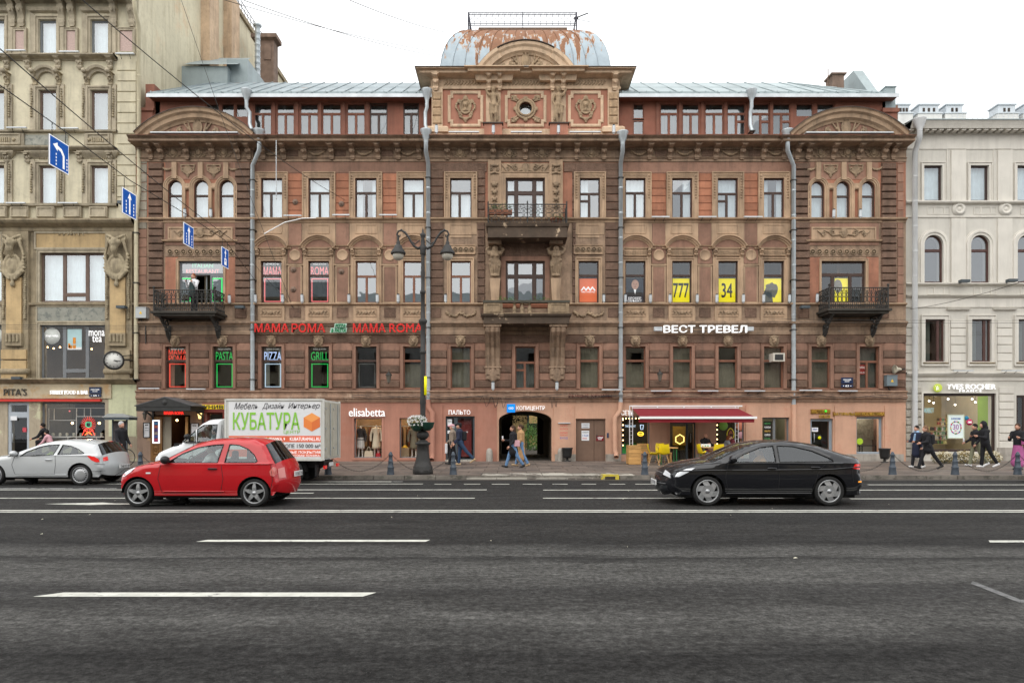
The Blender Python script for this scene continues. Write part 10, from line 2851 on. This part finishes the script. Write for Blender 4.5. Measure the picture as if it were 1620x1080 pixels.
MB().add([(W(161,Yk-.4),Yk-.4,H(660,Yk)),(W(206,Yk-.4),Yk-.4,H(660,Yk)),(W(195,Yk),Yk,H(654,Yk)),(W(170,Yk),Yk,H(654,Yk)),(W(161,Yk-.4),Yk+.4,H(660,Yk)),(W(206,Yk-.4),Yk+.4,H(660,Yk))],[(0,1,2,3),(0,3,4),(1,5,2),(4,3,2,5),(0,4,5,1)]).build('roof',mat('lead_grey',(.22,.23,.23),.6,.2,4),t)
MB().box(W(164,Yk-.4),W(203.5,Yk-.4),Yk-.38,Yk+.3,H(664,Yk),H(660.3,Yk)).build('fascia',M_STEELG,t)
for px in(178,200):MB().box(W(px-1,Yk),W(px+1,Yk),Yk,Yk+.06,.12,H(664,Yk)).build('post',M_STEELG,t)
MB().box(W(179.2,Yk),W(198.8,Yk),Yk+.01,Yk+.05,.9,H(665,Yk)).build('board',mat('dark_board',(.05,.04,.04),.6,.5,7),t)
Yy=27.6;bx=W(180,Yy)
t=thing('bicycle','black bicycle parked between the silver car and the grey haired man','bicycle',(bx,Yy,.12))
for dx in(-.52,.52):
 w=MB().lathe([(.33,-.02),(.35,0),(.33,.02),(.315,0),(.33,-.02)],24,(bx+dx,Yy,.47),'y').build('wheel',M_TYRE,t)
 mb=MB()
 for k in range(10):mb.tube([(bx+dx,Yy,.47),(bx+dx+.32*cos(k*pi/5),Yy,.47+.32*sin(k*pi/5))],.004,3)
 mb.build('spokes',M_PIPE,w)
F1=lambda a,b:(bx+a,Yy,.12+b)
MB().tube([F1(.52,.35),F1(.05,.38),F1(.2,.85),F1(-.3,.82),F1(.05,.38)],.018,5).tube([F1(.52,.35),F1(.2,.85)],.012,5).tube([F1(-.52,.35),F1(-.33,.95)],.016,5).build('frame',M_BLACK,t)
MB().tube([(bx-.33,Yy-.25,1.12),(bx-.36,Yy,1.08),(bx-.33,Yy+.25,1.12)],.014,5).build('handlebar',M_BLACK,t)
sdf_mb([('c',F1(.12,.95),F1(.34,.96),.04,.07)],.02).build('saddle',M_BLACK,t);MB().tube([F1(.2,.85),F1(.22,.95)],.012,5).build('seat_post',M_PIPE,t)
M_SBL=mat('road_sign_blue',(.0,.09,.42),.4,.03,3,emit=(0,.09,.42),es=.12);M_SGR=mat('sign_back_grey',(.35,.36,.37),.5,.05,3)
XS=-10.85
def rsign(y0,h,zt,w,label,kind):
 t=thing('road_sign',label,'road sign',(XS,y0+w/2,zt-h),'blue lane signs hanging on the span wire')
 MB().box(XS-.02,XS,y0,y0+w,zt-h,zt).build('plate',M_SGR,t)
 MB().box(XS+.001,XS+.006,y0,y0+w,zt-h,zt).build('rim',M_LETW,t)
 MB().box(XS+.007,XS+.012,y0+.025,y0+w-.025,zt-h+.025,zt-.025).build('face',M_SBL,t)
 def pl(pts,nm='arrow',m=M_LETW):MB().add([(XS+.016,y0+w*a,zt-h+h*b)for a,b in pts],[tuple(range(len(pts)))]).build(nm,m,t)
 if kind=='left':
  pl([(.76,.1),(.66,.1),(.66,.5),(.56,.62),(.40,.66),(.40,.57),(.16,.73),(.40,.86),(.40,.77),(.62,.72),(.76,.55)])
  for x in(.30,.86):
   for k in range(4):pl([(x,.1+k*.11),(x+.05,.1+k*.11),(x+.05,.16+k*.11),(x,.16+k*.11)],'dash')
 elif kind=='up':
  pl([(.45,.08),(.45,.68),(.36,.68),(.5,.92),(.64,.68),(.55,.68),(.55,.08)])
  for x in(.22,.76):
   for k in range(4):pl([(x,.1+k*.13),(x+.06,.1+k*.13),(x+.06,.18+k*.13),(x,.18+k*.13)],'dash')
 else :
  pl([(.46,.52),(.46,.72),(.37,.72),(.5,.94),(.63,.72),(.54,.72),(.54,.52)])
  pl([(.34,.12),(.34,.42),(.4,.48),(.6,.48),(.66,.42),(.66,.12)],'bus_symbol');pl([(.40,.30),(.40,.40),(.60,.40),(.60,.30)],'bus_window',M_SBL)
 for f in(.15,.85):MB().tube([(XS,y0+w*f,zt),(XS,y0+w*f,zt+.3)],.008,4).build('hanger',M_BLACK,t)
 return t
rsign(16.0,.72,8.55,.70,'blue road sign with a white arrow turning left, nearest on the wire','left');rsign(19.0,.72,8.36,.70,'blue road sign with a straight arrow between dashes, in front of the cream corner','up');rsign(22.55,.72,8.46,.70,'blue road sign with a straight arrow between dashes, in front of the carved panel','up');rsign(25.5,.72,8.44,.62,'blue bus lane sign with an arrow, nearest to the rain pipe','bus')
def cable(pts,label,r=.011):
 tag(MB().tube(pts,r,4).build('overhead_cable',M_IRON),label,'cable','overhead cables')
def cat_(a,b,sag=.3,n=14):return[(a[0]+(b[0]-a[0])*k/n,a[1]+(b[1]-a[1])*k/n,a[2]+(b[2]-a[2])*k/n-sag*4*(k/n)*(1-k/n))for k in range(n+1)]
D3=lambda px,py,Y:(W(px,Y),Y,H(py,Y))
cable([(XS,9,9.2),(XS,13,8.95),(XS,16.4,8.85),(XS,19.4,8.68),(XS,22.9,8.77),(XS,25.8,8.74),(W(402,31.5),31.5,H(441,31.5))],'span wire from which the four blue road signs hang',.012)
cable(cat_(D3(-20,60,12),D3(398,400,31.4),.2),'upper thin wire crossing the cream house towards the left rain pipe')
cable(cat_(D3(130,0,14),D3(545,316,FY),.3),'thin wire from the top left down to the orange wall')
cable(cat_(D3(285,-5,30),D3(465,490,FY),.3),'thin wire crossing the left arched pediment');cable(cat_(D3(370,-5,20),D3(698,90,33),.2),'upper thin wire in the white sky left of the tower');cable(cat_(D3(290,-20,22),D3(700,84,33),.2),'second thin wire in the white sky');cable(cat_(D3(540,-5,20),D3(725,55,34),.15),'short thin wire in the sky ending at the dome')
for py,lb in((513,'top'),(516,'middle'),(519,'lowest')):cable(cat_(D3(-40,py,29),D3(665,py+1,Yl+6),.05),lb+' of three parallel feeder wires over the first floor on the left',.009)
cable(cat_(D3(1440,489,FY-.3),D3(1700,415,22),.2),'thin wire in front of the arched windows of the grey house')
for py,lb in((504,'upper'),(508,'lower')):cable(cat_(D3(1215,py,30),D3(1700,py+2,30),.05),lb+' of two parallel wires under the right iron balcony',.009)
cable(cat_(D3(400,415,31),D3(466,488,FY),.05),'short wire at the pale red neon windows')
tag(MB().tube([D3(418,370,31.2),D3(450,352,31.3),D3(478,345.5,31.4),D3(500,345,31.5)],.025,5).build('white_hose',M_WHITE),'thin white hose bending over the ledge at the left wing','hose')
tag(MB().tube([D3(437,222,31),D3(437,316,31.2)],.022,5).build('pale_rod',M_EAVE),'thin pale rod hanging before the first upper window of the left wing','rod')
for px,py in((467,320),(540,323),(464,427),(464,458),(540,430)):
 x=U(px,.05)
 t=thing('cable_anchor','small rusty cable anchor on the wall, '+{320:'on the first orange wall',323:'on the second orange wall',427:'upper one beside the word МАМА',458:'lower one beside the word МАМА',430:'beside the word ROMA'}[py],'anchor',(x,FY-.05,Zp(py)),'cable anchors')
 MB().lathe([(0,-.12),(.03,-.1),(.05,-.03),(.14,-.02),(.14,0)],6,(x,FY-.04,Zp(py)),'y').build('bolt',M_BRICK,t)
